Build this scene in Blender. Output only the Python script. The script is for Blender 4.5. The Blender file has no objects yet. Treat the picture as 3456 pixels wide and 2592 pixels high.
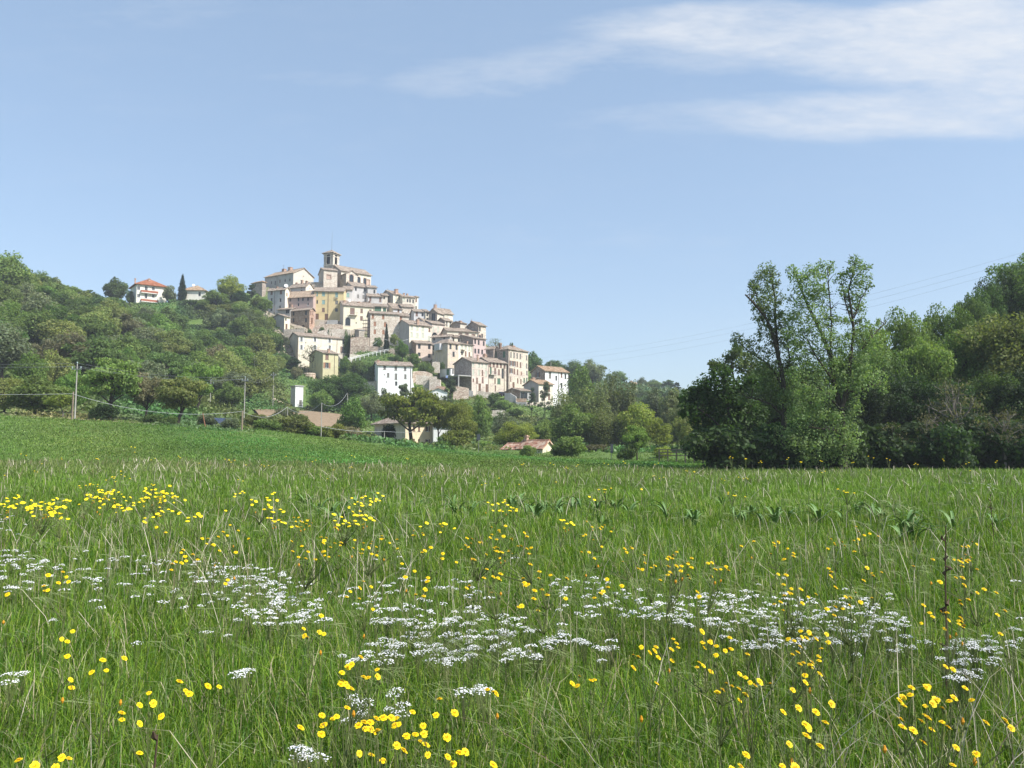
import bpy, math, random
import numpy as np
from mathutils import Vector
PI = math.pi
rad = math.radians
SC = bpy.context.scene
COL = SC.collection
# ------------------------------------------------------------------ camera
FPX = 2690.0                      # focal length in pixels of the 3456-wide photograph
CAMZ = 1.55
HOR = 1525.0                      # horizon row
PITCH = math.atan((HOR - 1296.0) / FPX)
cam_d = bpy.data.cameras.new("camera")
cam = bpy.data.objects.new("camera", cam_d)
COL.objects.link(cam)
cam_d.sensor_width = 36.0
cam_d.lens = FPX / 3456.0 * 36.0
cam_d.clip_start = 0.1
cam_d.clip_end = 20000.0
cam.location = (0, 0, CAMZ)
cam.rotation_euler = (PI / 2 + PITCH, 0, 0)
SC.camera = cam
# ------------------------------------------------------------------ sun, sky, exposure
SUN = Vector((0.86, -0.42, 1.02)).normalized()      # towards the sun
sun_d = bpy.data.lights.new("sun", 'SUN')
sun_d.energy = 4.0
sun_d.angle = rad(0.5)
sun_d.color = (1.0, 0.965, 0.91)
sun = bpy.data.objects.new("sun", sun_d)
COL.objects.link(sun)
sun.rotation_euler = SUN.to_track_quat('Z', 'Y').to_euler()
sun.location = (0, 0, 300)
SC.view_settings.view_transform = 'Standard'
SC.view_settings.look = 'None'
SC.view_settings.gamma = 1.0
SC.view_settings.exposure = 0.78
SC.cycles.max_bounces = 6
SC.cycles.diffuse_bounces = 3
SC.cycles.transmission_bounces = 4
SC.cycles.transparent_max_bounces = 6
SC.cycles.volume_bounces = 0
SC.cycles.use_denoising = True
SC.cycles.sample_clamp_indirect = 6.0

W = bpy.data.worlds.new("World")
SC.world = W
W.use_nodes = True
wn, wl = W.node_tree.nodes, W.node_tree.links
wn.clear()
def wmath(op, a, b=None, c=None, clamp=False):
    n = wn.new('ShaderNodeMath'); n.operation = op; n.use_clamp = clamp
    for i, v in enumerate((a, b, c)):
        if v is None: continue
        if isinstance(v, (int, float)): n.inputs[i].default_value = v
        else: wl.new(v, n.inputs[i])
    return n.outputs[0]
w_out = wn.new('ShaderNodeOutputWorld')
w_bg = wn.new('ShaderNodeBackground')
w_sky = wn.new('ShaderNodeTexSky')
w_sky.sky_type = 'NISHITA'
w_sky.sun_disc = False
w_sky.sun_elevation = math.asin(SUN.z)
w_sky.sun_rotation = math.atan2(SUN.x, SUN.y)
w_sky.altitude = 200
w_sky.air_density = 1.0
w_sky.dust_density = 1.5
w_sky.ozone_density = 1.7
SKY_STR = 0.127
CLOUD_VAL = 4.25
w_bg.inputs['Strength'].default_value = SKY_STR
# thin high clouds, laid out by direction on the sky itself, in level streaks
w_tc = wn.new('ShaderNodeTexCoord')
w_sep = wn.new('ShaderNodeSeparateXYZ')
wl.new(w_tc.outputs['Generated'], w_sep.inputs[0])
w_fwd = wmath('MAXIMUM', w_sep.outputs[1], 0.15)
w_az = wmath('DIVIDE', w_sep.outputs[0], w_fwd)          # sideways and upward slope of the line of sight
w_el = wmath('DIVIDE', w_sep.outputs[2], w_fwd)
w_cmb = wn.new('ShaderNodeCombineXYZ')
wl.new(w_az, w_cmb.inputs[0]); wl.new(wmath('MULTIPLY', w_el, 3.6), w_cmb.inputs[1])
def wnoise(scale, detail, rough, dist=0.0, off=0.0):
    n = wn.new('ShaderNodeTexNoise'); n.noise_dimensions = '3D'
    n.inputs['Scale'].default_value = scale; n.inputs['Detail'].default_value = detail
    n.inputs['Roughness'].default_value = rough; n.inputs['Distortion'].default_value = dist
    v = wn.new('ShaderNodeVectorMath'); v.operation = 'ADD'; v.inputs[1].default_value = (off, off * 1.7, off * 0.3)
    wl.new(w_cmb.outputs[0], v.inputs[0]); wl.new(v.outputs[0], n.inputs['Vector'])
    return n.outputs['Fac']
nz1 = wnoise(5.0, 9, 0.62, 0.4, 1.3)
nz2 = wnoise(13.0, 8, 0.6, 0.3, 7.1)
nz3 = wnoise(34.0, 7, 0.62, 0.5, 2.7)
nzw = wmath('SUBTRACT', wnoise(3.0, 3, 0.5, 0.0, 4.4), 0.5)
def ang(px, py):
    x = (px - 1728) / FPX; y = -(py - 1296) / FPX
    d = Vector((x, math.cos(PITCH) - y * math.sin(PITCH), math.sin(PITCH) + y * math.cos(PITCH))).normalized()
    return d.x / d.y, d.z / d.y
def puff(px, py, rx, ry, amp, tilt=0.0):
    """a soft elliptical region of cloud: centre and half-widths in degrees of sky"""
    az, el = ang(px, py)
    ra, re = rx / FPX, ry / FPX
    da = wmath('SUBTRACT', w_az, az)
    de = wmath('ADD', wmath('SUBTRACT', w_el, el), wmath('MULTIPLY', nzw, re * 1.3))
    de = wmath('SUBTRACT', de, wmath('MULTIPLY', da, tilt))
    q = wmath('ADD', wmath('POWER', wmath('ABSOLUTE', wmath('DIVIDE', da, ra)), 2.0), wmath('POWER', wmath('ABSOLUTE', wmath('DIVIDE', de, re)), 2.0))
    s = wmath('SUBTRACT', 1.0, q, clamp=True)
    return wmath('MULTIPLY', wmath('MULTIPLY', s, wmath('SUBTRACT', 2.0, s)), amp)
regions = [puff(2700, 105, 900, 125, .72), puff(3350, 140, 1000, 200, .85), puff(2200, 190, 640, 80, .42), puff(1640, 255, 440, 84, .40, .06), puff(1120, 268, 330, 36, .2), puff(3200, 385, 1000, 130, .70), puff(2400, 400, 640, 66, .32),
           puff(3480, 270, 760, 260, .6), puff(1850, 775, 520, 34, .2), puff(2150, 815, 600, 34, .18), puff(500, 30, 420, 80, .22), puff(480, 770, 520, 44, .14), puff(900, 850, 600, 80, .1), puff(250, 400, 380, 60, .14)]
reg = regions[0]
for r_ in regions[1:]:
    reg = wmath('SMOOTH_MAX', reg, r_, 0.12)
tex = wmath('ADD', wmath('ADD', wmath('MULTIPLY', nz1, 0.48), wmath('MULTIPLY', nz2, 0.34)), wmath('MULTIPLY', nz3, 0.18))
dens = wmath('ADD', wmath('MULTIPLY', reg, 1.0), wmath('MULTIPLY', wmath('SUBTRACT', tex, 0.53), 2.6))
dens = wmath('MULTIPLY', wmath('MULTIPLY', dens, wmath('MULTIPLY', reg, 1.5, clamp=True)), 0.95, clamp=True)
cl = wmath('MULTIPLY', dens, 0.9, clamp=True)
w_mix = wn.new('ShaderNodeMix'); w_mix.data_type = 'RGBA'
w_col = wn.new('ShaderNodeRGB'); w_col.outputs[0].default_value = (CLOUD_VAL * 0.955, CLOUD_VAL * 0.985, CLOUD_VAL * 1.03, 1)
wl.new(cl, w_mix.inputs['Factor'])
w_tint = wn.new('ShaderNodeMix'); w_tint.data_type = 'RGBA'; w_tint.blend_type = 'MULTIPLY'; w_tint.inputs['Factor'].default_value = 1.0; w_tint.inputs['B'].default_value = (1.02, 1.0, 0.965, 1)   # moist, slightly grey spring air
wl.new(w_sky.outputs[0], w_tint.inputs['A']); w_veil = wn.new('ShaderNodeMix'); w_veil.data_type = 'RGBA'; w_veil.inputs['Factor'].default_value = 0.45   # thin even cirrus over the whole sky
w_veil.inputs['B'].default_value = (2.08, 2.86, 3.86, 1)
wl.new(w_tint.outputs['Result'], w_veil.inputs['A']); wl.new(w_veil.outputs['Result'], w_mix.inputs['A']); wl.new(w_col.outputs[0], w_mix.inputs['B'])
wl.new(w_mix.outputs['Result'], w_bg.inputs['Color'])
wl.new(w_bg.outputs[0], w_out.inputs['Surface'])

# ------------------------------------------------------------------ picture rows to places
def ray(px, py):
    x = (px - 1728) / FPX; y = -(py - 1296) / FPX
    return np.array((x, math.cos(PITCH) - y * math.sin(PITCH), math.sin(PITCH) + y * math.cos(PITCH)))
def at(px, py, Y):
    d = ray(px, py)
    return np.array((0, 0, CAMZ)) + d * (Y / d[1])
def pix(P):
    P = np.asarray(P, float); q = P - np.array((0, 0, CAMZ))
    D = q[..., 1] * math.cos(PITCH) + q[..., 2] * math.sin(PITCH)
    U = -q[..., 1] * math.sin(PITCH) + q[..., 2] * math.cos(PITCH)
    return np.stack((1728 + FPX * q[..., 0] / D, 1296 - FPX * U / D), -1)
ZOOMS = dict(A=(860, 780, 5.027), B=(1080, 780, 5.53), C=(940, 1060, 5.53), D=(1240, 940, 5.027), E=(1240, 1160, 5.53),
             F=(1500, 1060, 5.027), G=(1180, 1340, 5.027), V=(0, 800, 3.16), L=(0, 1150, 3.16), M=(600, 850, 5.53),
             N=(600, 1150, 4.424), R=(1600, 1150, 2.765), P=(2280, 820, 2.127), Q=(2850, 820, 2.074), S=(0, 0, 1.0),
             T=(1560, 1230, 7.373), U=(1400, 1180, 9.217))
def z(k, x, y):
    o = ZOOMS[k]; return o[0] + x / o[2], o[1] + y / o[2]

# ------------------------------------------------------------------ mesh helpers
def tagset(o, label=None, cat=None, group=None, kind=None):
    if label: o['label'] = label
    if cat: o['category'] = cat
    if group: o['group'] = group
    if kind: o['kind'] = kind
    return o
def empty(name, loc, rotz=0.0, label=None, cat=None, group=None):
    o = bpy.data.objects.new(name, None); COL.objects.link(o)
    o.empty_display_size = 0.3
    o.location = loc; o.rotation_euler = (0, 0, rotz)
    return tagset(o, label, cat, group)
def link(name, me, parent=None, loc=None):
    o = bpy.data.objects.new(name, me); COL.objects.link(o)
    if parent is not None: o.parent = parent
    if loc is not None: o.location = loc
    return o
class MB:
    """collects boxes, tubes and faces into one mesh"""
    def __init__(s): s.v = []; s.f = []; s.m = []
    def add(s, vs, fs, mi=0):
        b = len(s.v); s.v += [tuple(map(float, v)) for v in vs]
        for f in fs: s.f.append([b + i for i in f]); s.m.append(mi)
        return s
    def box(s, a, b, mi=0):
        (x0, y0, z0), (x1, y1, z1) = a, b
        x0, x1 = min(x0, x1), max(x0, x1); y0, y1 = min(y0, y1), max(y0, y1); z0, z1 = min(z0, z1), max(z0, z1)
        return s.add([(x0, y0, z0), (x1, y0, z0), (x1, y1, z0), (x0, y1, z0), (x0, y0, z1), (x1, y0, z1), (x1, y1, z1), (x0, y1, z1)],
              [(0, 3, 2, 1), (4, 5, 6, 7), (0, 1, 5, 4), (1, 2, 6, 5), (2, 3, 7, 6), (3, 0, 4, 7)], mi)
    def tube(s, pts, rs, n=6, mi=0, cap=True):
        pts = [Vector(p) for p in pts]
        if isinstance(rs, (int, float)): rs = [rs] * len(pts)
        vs = []; fs = []
        for i, p in enumerate(pts):
            t = (pts[min(i + 1, len(pts) - 1)] - pts[max(i - 1, 0)])
            t = t.normalized() if t.length > 1e-9 else Vector((0, 0, 1))
            a = t.cross(Vector((0.13, 0.97, 0.21)))
            if a.length < 1e-3: a = t.cross(Vector((1, 0, 0)))
            a.normalize(); b = t.cross(a)
            for k in range(n):
                an = 2 * PI * k / n
                vs.append(p + (a * math.cos(an) + b * math.sin(an)) * rs[i])
        for i in range(len(pts) - 1):
            for k in range(n):
                k2 = (k + 1) % n
                fs.append((i * n + k, i * n + k2, (i + 1) * n + k2, (i + 1) * n + k))
        if cap:
            fs.append(tuple(range(n - 1, -1, -1))); fs.append(tuple((len(pts) - 1) * n + k for k in range(n)))
        return s.add(vs, fs, mi)
    def prism(s, poly, vec, mi=0):
        """closed solid: polygon swept along vec"""
        n = len(poly); v = Vector(vec); P = [Vector(p) for p in poly]
        fs = [tuple(range(n)), tuple(range(2 * n - 1, n - 1, -1))] + [(k, k + n, (k + 1) % n + n, (k + 1) % n) for k in range(n)]
        return s.add(P + [p + v for p in P], fs, mi)
    def mesh(s, name, mats):
        me = bpy.data.meshes.new(name); me.from_pydata(s.v, [], s.f)
        for m in (mats if isinstance(mats, (list, tuple)) else [mats]): me.materials.append(m)
        if len(me.materials) > 1: me.polygons.foreach_set('material_index', s.m)
        me.update(); return me
    def build(s, name, mats, parent=None, loc=None):
        return link(name, s.mesh(name, mats), parent, loc)
def np_mesh(name, V, loops, starts, totals, mat, col=None, smooth=False):
    me = bpy.data.meshes.new(name)
    me.vertices.add(len(V)); me.vertices.foreach_set('co', np.ascontiguousarray(V, np.float32).ravel())
    me.loops.add(len(loops)); me.loops.foreach_set('vertex_index', loops.astype(np.int32))
    me.polygons.add(len(starts)); me.polygons.foreach_set('loop_start', starts.astype(np.int32)); me.polygons.foreach_set('loop_total', totals.astype(np.int32))
    if smooth: me.polygons.foreach_set('use_smooth', np.ones(len(starts), bool))
    me.update(calc_edges=True)
    for m in (mat if isinstance(mat, (list, tuple)) else [mat]): me.materials.append(m)
    if col is not None:
        a = me.attributes.new('col', 'FLOAT_COLOR', 'FACE')
        c = np.ones((len(starts), 4), np.float32); c[:, :3] = col
        a.data.foreach_set('color', c.ravel())
    return me
def quads_mesh(name, V, mat, col=None):
    """V: (n,4,3) free quads"""
    n = len(V)
    return np_mesh(name, V.reshape(-1, 3), np.arange(4 * n), np.arange(n) * 4, np.full(n, 4), mat, col)

# ------------------------------------------------------------------ materials
def new_mat(name):
    m = bpy.data.materials.new(name); m.use_nodes = True
    nt = m.node_tree; nt.nodes.clear()
    o = nt.nodes.new('ShaderNodeOutputMaterial'); b = nt.nodes.new('ShaderNodeBsdfPrincipled')
    b.inputs['Roughness'].default_value = 0.9
    b.inputs['Specular IOR Level'].default_value = 0.2
    nt.links.new(b.outputs[0], o.inputs[0])
    return m, nt, b, o
def nd(nt, t, **kw):
    n = nt.nodes.new(t)
    for k, v in kw.items():
        if k in n.inputs: n.inputs[k].default_value = v
        else: setattr(n, k, v)
    return n
def mixc(nt, fac, a, b, mode='MIX'):
    n = nt.nodes.new('ShaderNodeMix'); n.data_type = 'RGBA'; n.blend_type = mode
    for k, v in (('Factor', fac), ('A', a), ('B', b)):
        s = n.inputs[k] if k == 'Factor' else [i for i in n.inputs if i.name == k and i.type == 'RGBA'][0]
        if isinstance(v, (int, float)): s.default_value = v
        elif isinstance(v, tuple): s.default_value = v if len(v) == 4 else (*v, 1)
        else: nt.links.new(v, s)
    return [o for o in n.outputs if o.type == 'RGBA'][0]
def ramp(nt, fac, stops):
    n = nt.nodes.new('ShaderNodeValToRGB')
    e = n.color_ramp.elements
    while len(e) < len(stops): e.new(0.5)
    for i, (p, c) in enumerate(stops):
        e[i].position = p; e[i].color = (*c, 1) if len(c) == 3 else c
    nt.links.new(fac, n.inputs[0])
    return n.outputs[0]
def objco(nt, scale=(1, 1, 1)):
    t = nt.nodes.new('ShaderNodeTexCoord'); m = nt.nodes.new('ShaderNodeMapping')
    m.inputs['Scale'].default_value = scale
    nt.links.new(t.outputs['Object'], m.inputs[0]); return m.outputs[0]
def noise(nt, vec, scale, detail=4, rough=0.6):
    n = nd(nt, 'ShaderNodeTexNoise', Scale=scale, Detail=detail, Roughness=rough)
    if vec is not None: nt.links.new(vec, n.inputs['Vector'])
    return n.outputs['Fac']
MATS = {}
def flat(name, col, rough=0.7, spec=0.3, var=0.0, metal=0.0):
    if name in MATS: return MATS[name]
    m, nt, b, o = new_mat(name)
    b.inputs['Roughness'].default_value = rough; b.inputs['Specular IOR Level'].default_value = spec; b.inputs['Metallic'].default_value = metal
    if var:
        f = noise(nt, objco(nt), 3.0, 5)
        c = ramp(nt, f, [(0.3, tuple(x * (1 - var) for x in col)), (0.7, tuple(min(1, x * (1 + var)) for x in col))])
        nt.links.new(c, b.inputs['Base Color'])
    else: b.inputs['Base Color'].default_value = (*col, 1)
    MATS[name] = m; return m
def plaster(name, col, stain=(0.30, 0.24, 0.17), amt=0.35, stone=0.0):
    """lime plaster: patchy, streaked downwards, with bare masonry showing where it has fallen off"""
    if name in MATS: return MATS[name]
    m, nt, b, o = new_mat(name)
    v = objco(nt); vs = objco(nt, (1, 1, 0.18))
    a = noise(nt, v, 0.55, 6, 0.65); s = noise(nt, vs, 1.6, 5, 0.6); fine = noise(nt, v, 4.0, 4, 0.6)
    c = ramp(nt, a, [(0.28, tuple(x * 0.84 for x in col)), (0.5, col), (0.75, tuple(min(0.85, x * 1.10) for x in col))])
    st = ramp(nt, s, [(0.50, (0, 0, 0)), (0.72, (amt, amt, amt))])
    c = mixc(nt, st, c, stain)
    c = mixc(nt, 0.5, c, ramp(nt, fine, [(0.3, (0.42, 0.42, 0.42)), (0.7, (0.58, 0.58, 0.58))]), 'OVERLAY')
    if stone > 0:
        vo = nd(nt, 'ShaderNodeTexVoronoi', Scale=2.2); nt.links.new(objco(nt, (1, 1, 1.6)), vo.inputs['Vector'])
        sc = ramp(nt, vo.outputs['Color'], [(0.1, (0.40, 0.33, 0.27)), (0.5, (0.54, 0.46, 0.39)), (0.9, (0.64, 0.56, 0.48))])
        pm = ramp(nt, noise(nt, v, 0.35, 6, 0.7), [(0.60 - 0.25 * stone, (0, 0, 0)), (0.66 - 0.25 * stone, (1, 1, 1))])
        c = mixc(nt, pm, c, sc)
    nt.links.new(c, b.inputs['Base Color'])
    bp = nd(nt, 'ShaderNodeBump', Strength=0.5, Distance=0.05); nt.links.new(fine, bp.inputs['Height']); nt.links.new(bp.outputs[0], b.inputs['Normal'])
    MATS[name] = m; return m
def stonewall(name, c0, c1, c2, scale=2.4, big=0.5):
    if name in MATS: return MATS[name]
    m, nt, b, o = new_mat(name)
    vo = nd(nt, 'ShaderNodeTexVoronoi', Scale=scale); nt.links.new(objco(nt, (1, 1, 1.7)), vo.inputs['Vector'])
    sep = nd(nt, 'ShaderNodeSeparateColor'); nt.links.new(vo.outputs['Color'], sep.inputs[0])
    c = ramp(nt, sep.outputs[0], [(0.05, c0), (0.5, c1), (0.95, c2)])
    d = ramp(nt, vo.outputs['Distance'], [(0.25, (1, 1, 1)), (0.62, (0.72, 0.70, 0.66))])
    c = mixc(nt, 1.0, c, d, 'MULTIPLY')
    n1 = noise(nt, objco(nt), big, 6, 0.65)
    c = mixc(nt, 0.85, c, ramp(nt, n1, [(0.3, (0.40, 0.36, 0.34)), (0.7, (0.62, 0.61, 0.58))]), 'OVERLAY')
    nt.links.new(c, b.inputs['Base Color'])
    bp = nd(nt, 'ShaderNodeBump', Strength=0.7, Distance=0.08); bp.invert = True
    nt.links.new(vo.outputs['Distance'], bp.inputs['Height']); nt.links.new(bp.outputs[0], b.inputs['Normal'])
    MATS[name] = m; return m
def tiles(name, axis, c0=(0.27, 0.21, 0.17), c1=(0.40, 0.325, 0.265), c2=(0.53, 0.46, 0.39), cols=4.0):
    """curved clay tiles: columns run down the slope; axis is the ridge direction"""
    if name in MATS: return MATS[name]
    m, nt, b, o = new_mat(name)
    vv = objco(nt)
    vo = nd(nt, 'ShaderNodeTexVoronoi', Scale=1.9); nt.links.new(vv, vo.inputs['Vector'])
    sep = nd(nt, 'ShaderNodeSeparateColor'); nt.links.new(vo.outputs['Color'], sep.inputs[0])
    c = ramp(nt, sep.outputs[0], [(0.0, c0), (0.5, c1), (1.0, c2)])
    n1 = noise(nt, vv, 0.6, 5, 0.65)
    c = mixc(nt, 0.9, c, ramp(nt, n1, [(0.3, (0.36, 0.36, 0.34)), (0.7, (0.63, 0.60, 0.57))]), 'OVERLAY')
    li = ramp(nt, noise(nt, vv, 1.7, 5, 0.7), [(0.58, (0, 0, 0)), (0.70, (0.6, 0.6, 0.6))])
    c = mixc(nt, li, c, (0.33, 0.29, 0.20))
    nt.links.new(c, b.inputs['Base Color'])
    w = nd(nt, 'ShaderNodeTexWave', Scale=cols / 2); w.wave_type = 'BANDS'; w.bands_direction = axis
    w.inputs['Distortion'].default_value = 0.6
    nt.links.new(vv, w.inputs['Vector'])
    bp = nd(nt, 'ShaderNodeBump', Strength=0.9, Distance=0.12); nt.links.new(w.outputs['Fac'], bp.inputs['Height']); nt.links.new(bp.outputs[0], b.inputs['Normal'])
    MATS[name] = m; return m
def foliage(name, col, var=0.28, trans=0.42):
    if name in MATS: return MATS[name]
    m, nt, b, o = new_mat(name)
    b.inputs['Roughness'].default_value = 0.62; b.inputs['Specular IOR Level'].default_value = 0.25
    at_ = nd(nt, 'ShaderNodeAttribute', attribute_name='col')
    oi = nd(nt, 'ShaderNodeObjectInfo')
    hs = nd(nt, 'ShaderNodeHueSaturation', Color=(*col, 1))
    mr = nd(nt, 'ShaderNodeMapRange'); mr.inputs['To Min'].default_value = 0.499; mr.inputs['To Max'].default_value = 0.524
    nt.links.new(oi.outputs['Random'], mr.inputs['Value']); nt.links.new(mr.outputs[0], hs.inputs['Hue'])
    mr2 = nd(nt, 'ShaderNodeMapRange'); mr2.inputs['To Min'].default_value = 1 - var; mr2.inputs['To Max'].default_value = 1 + var
    mm = nd(nt, 'ShaderNodeMath', operation='MULTIPLY'); mm.inputs[1].default_value = 7.31
    fr = nd(nt, 'ShaderNodeMath', operation='FRACT')
    nt.links.new(oi.outputs['Random'], mm.inputs[0]); nt.links.new(mm.outputs[0], fr.inputs[0])
    nt.links.new(fr.outputs[0], mr2.inputs['Value']); nt.links.new(mr2.outputs[0], hs.inputs['Value'])
    c = mixc(nt, 1.0, hs.outputs[0], at_.outputs['Color'], 'MULTIPLY')
    nt.links.new(c, b.inputs['Base Color'])
    tr = nd(nt, 'ShaderNodeBsdfTranslucent'); nt.links.new(mixc(nt, 1.0, c, (1.25, 1.35, 0.6), 'MULTIPLY'), tr.inputs[0])
    mx = nd(nt, 'ShaderNodeMixShader', Fac=trans); nt.links.new(b.outputs[0], mx.inputs[1]); nt.links.new(tr.outputs[0], mx.inputs[2])
    nt.links.new(mx.outputs[0], o.inputs[0])
    MATS[name] = m; return m
def bladed(name, trans=0.3, spec=0.3, rough=0.5):
    """plant stuff whose natural colour is stored blade by blade"""
    if name in MATS: return MATS[name]
    m, nt, b, o = new_mat(name)
    b.inputs['Roughness'].default_value = rough; b.inputs['Specular IOR Level'].default_value = spec
    at_ = nd(nt, 'ShaderNodeAttribute', attribute_name='col')
    nt.links.new(at_.outputs['Color'], b.inputs['Base Color'])
    tr = nd(nt, 'ShaderNodeBsdfTranslucent'); nt.links.new(mixc(nt, 1.0, at_.outputs['Color'], (1.2, 1.3, 0.6), 'MULTIPLY'), tr.inputs[0])
    mx = nd(nt, 'ShaderNodeMixShader', Fac=trans); nt.links.new(b.outputs[0], mx.inputs[1]); nt.links.new(tr.outputs[0], mx.inputs[2])
    nt.links.new(mx.outputs[0], o.inputs[0])
    MATS[name] = m; return m
WALL = {
 'grey': plaster('grey_plaster', (0.447, 0.427, 0.398), (0.26, 0.23, 0.20), 0.4),
 'lightgrey': plaster('light_grey_plaster', (0.524, 0.504, 0.484), (0.30, 0.27, 0.24), 0.35),
 'bluegrey': plaster('pale_grey_plaster', (0.578, 0.568, 0.568), (0.33, 0.30, 0.27), 0.3),
 'beige': plaster('beige_plaster', (0.636, 0.577, 0.488), (0.34, 0.29, 0.22), 0.45),
 'cream': plaster('cream_plaster', (0.768, 0.699, 0.562), (0.42, 0.37, 0.27), 0.35),
 'butter': plaster('pale_yellow_plaster', (0.768, 0.705, 0.532), (0.55, 0.47, 0.30), 0.25),
 'yellow': plaster('yellow_plaster', (0.657, 0.525, 0.287), (0.50, 0.38, 0.18), 0.25),
 'olive': plaster('olive_yellow_plaster', (0.581, 0.536, 0.332), (0.36, 0.33, 0.19), 0.3),
 'pink': plaster('pink_plaster', (0.469, 0.354, 0.319), (0.36, 0.22, 0.18), 0.3),
 'rose': plaster('rose_plaster', (0.565, 0.442, 0.408), (0.42, 0.29, 0.25), 0.35),
 'salmon': plaster('salmon_plaster', (0.691, 0.558, 0.462), (0.48, 0.36, 0.25), 0.4),
 'white': plaster('white_plaster', (0.820, 0.820, 0.794), (0.60, 0.57, 0.52), 0.25),
 'villa': plaster('villa_plaster', (0.820, 0.777, 0.689), (0.5, 0.45, 0.38), 0.2),
 'peel': plaster('peeling_plaster', (0.655, 0.576, 0.458), (0.36, 0.30, 0.22), 0.5, 0.45),
 'peelpink': plaster('peeling_rosy_plaster', (0.702, 0.594, 0.506), (0.46, 0.32, 0.25), 0.5, 0.4),
 'ochre': plaster('ochre_plaster', (0.601, 0.513, 0.385), (0.36, 0.29, 0.20), 0.5, 0.5),
 'peach': plaster('peach_plaster', (0.752, 0.624, 0.438), (0.48, 0.37, 0.24), 0.3),
 'stone': stonewall('pale_stone', (0.60, 0.54, 0.47), (0.72, 0.66, 0.59), (0.80, 0.75, 0.69)),
 'rosestone': stonewall('rosy_stone', (0.48, 0.37, 0.30), (0.62, 0.52, 0.44), (0.74, 0.66, 0.57), 1.8),
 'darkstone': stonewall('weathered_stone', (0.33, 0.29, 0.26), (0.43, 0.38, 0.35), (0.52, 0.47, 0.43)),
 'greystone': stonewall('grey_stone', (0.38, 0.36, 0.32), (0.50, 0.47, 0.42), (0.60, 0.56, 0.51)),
 'brick': stonewall('brown_brick', (0.36, 0.26, 0.19), (0.45, 0.34, 0.26), (0.53, 0.43, 0.34), 3.2),
 'brickpink': stonewall('pale_brick', (0.42, 0.27, 0.21), (0.54, 0.38, 0.30), (0.64, 0.50, 0.42), 3.2),
 'concrete': plaster('concrete', (0.412, 0.402, 0.383), (0.22, 0.21, 0.19), 0.4),
}
ROOF = {
 'x': tiles('old_roof_tiles_x', 'X'), 'y': tiles('old_roof_tiles_y', 'Y'),
 'rx': tiles('red_roof_tiles_x', 'X', (0.34, 0.12, 0.06), (0.42, 0.16, 0.085), (0.48, 0.21, 0.12)),
 'ox': tiles('orange_roof_tiles_x', 'X', (0.34, 0.21, 0.13), (0.46, 0.32, 0.21), (0.54, 0.42, 0.30)),
 'oy': tiles('orange_roof_tiles_y', 'Y', (0.34, 0.24, 0.165), (0.46, 0.345, 0.25), (0.55, 0.45, 0.35)),
 'py': tiles('mottled_roof_tiles', 'Y', (0.34, 0.15, 0.10), (0.50, 0.30, 0.22), (0.62, 0.50, 0.40)),
}
M_GLASS = flat('dark_window_glass', (0.03, 0.035, 0.04), 0.15, 0.5)
M_TEAL = flat('teal_shutter_paint', (0.26, 0.42, 0.40), 0.6, 0.3, 0.12)
M_BROWN = flat('red_brown_shutter_paint', (0.21, 0.13, 0.10), 0.65, 0.3, 0.15)
M_RUST = flat('orange_brown_shutter_wood', (0.34, 0.17, 0.10), 0.65, 0.3, 0.15)
M_GREYS = flat('grey_shutter_paint', (0.20, 0.19, 0.17), 0.65, 0.3, 0.15)
M_GREENS = flat('green_shutter_paint', (0.08, 0.16, 0.10), 0.65, 0.3, 0.15)
M_PALEG = flat('pale_green_shutter_paint', (0.50, 0.52, 0.43), 0.65, 0.3, 0.12)
M_WHITEP = flat('white_frame_paint', (0.75, 0.75, 0.73), 0.5, 0.3, 0.05)
M_DOORW = flat('door_wood', (0.16, 0.09, 0.055), 0.7, 0.3, 0.2)
M_GREEND = flat('light_green_door_paint', (0.30, 0.42, 0.18), 0.6, 0.3, 0.12)
M_METAL = flat('grey_metal', (0.28, 0.28, 0.29), 0.45, 0.4, 0.1, 0.6)
M_DISH = flat('white_dish_enamel', (0.72, 0.72, 0.71), 0.4, 0.4, 0.04)
M_PIPE = flat('brown_downpipe_paint', (0.17, 0.11, 0.085), 0.5, 0.3, 0.1)
M_STONEF = flat('pale_stone_trim', (0.58, 0.53, 0.46), 0.9, 0.2, 0.15)
M_BRICKT = flat('brick_trim', (0.50, 0.37, 0.30), 0.9, 0.2, 0.2)
M_BARK = flat('bark', (0.060, 0.050, 0.040), 0.95, 0.1, 0.3)
M_PALEBARK = flat('pale_bark', (0.19, 0.17, 0.145), 0.95, 0.1, 0.3)
M_CONC = flat('pole_concrete', (0.36, 0.345, 0.31), 0.9, 0.2, 0.12)
M_POLEW = flat('pole_wood', (0.24, 0.19, 0.14), 0.9, 0.2, 0.2)
M_CABLE = flat('cable_rubber', (0.45, 0.46, 0.46), 0.6, 0.3)
M_WIRE = flat('wire_metal', (0.22, 0.23, 0.25), 0.5, 0.4)
M_DIRT = flat('rubble_earth', (0.50, 0.40, 0.30), 0.95, 0.1, 0.25)
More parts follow.
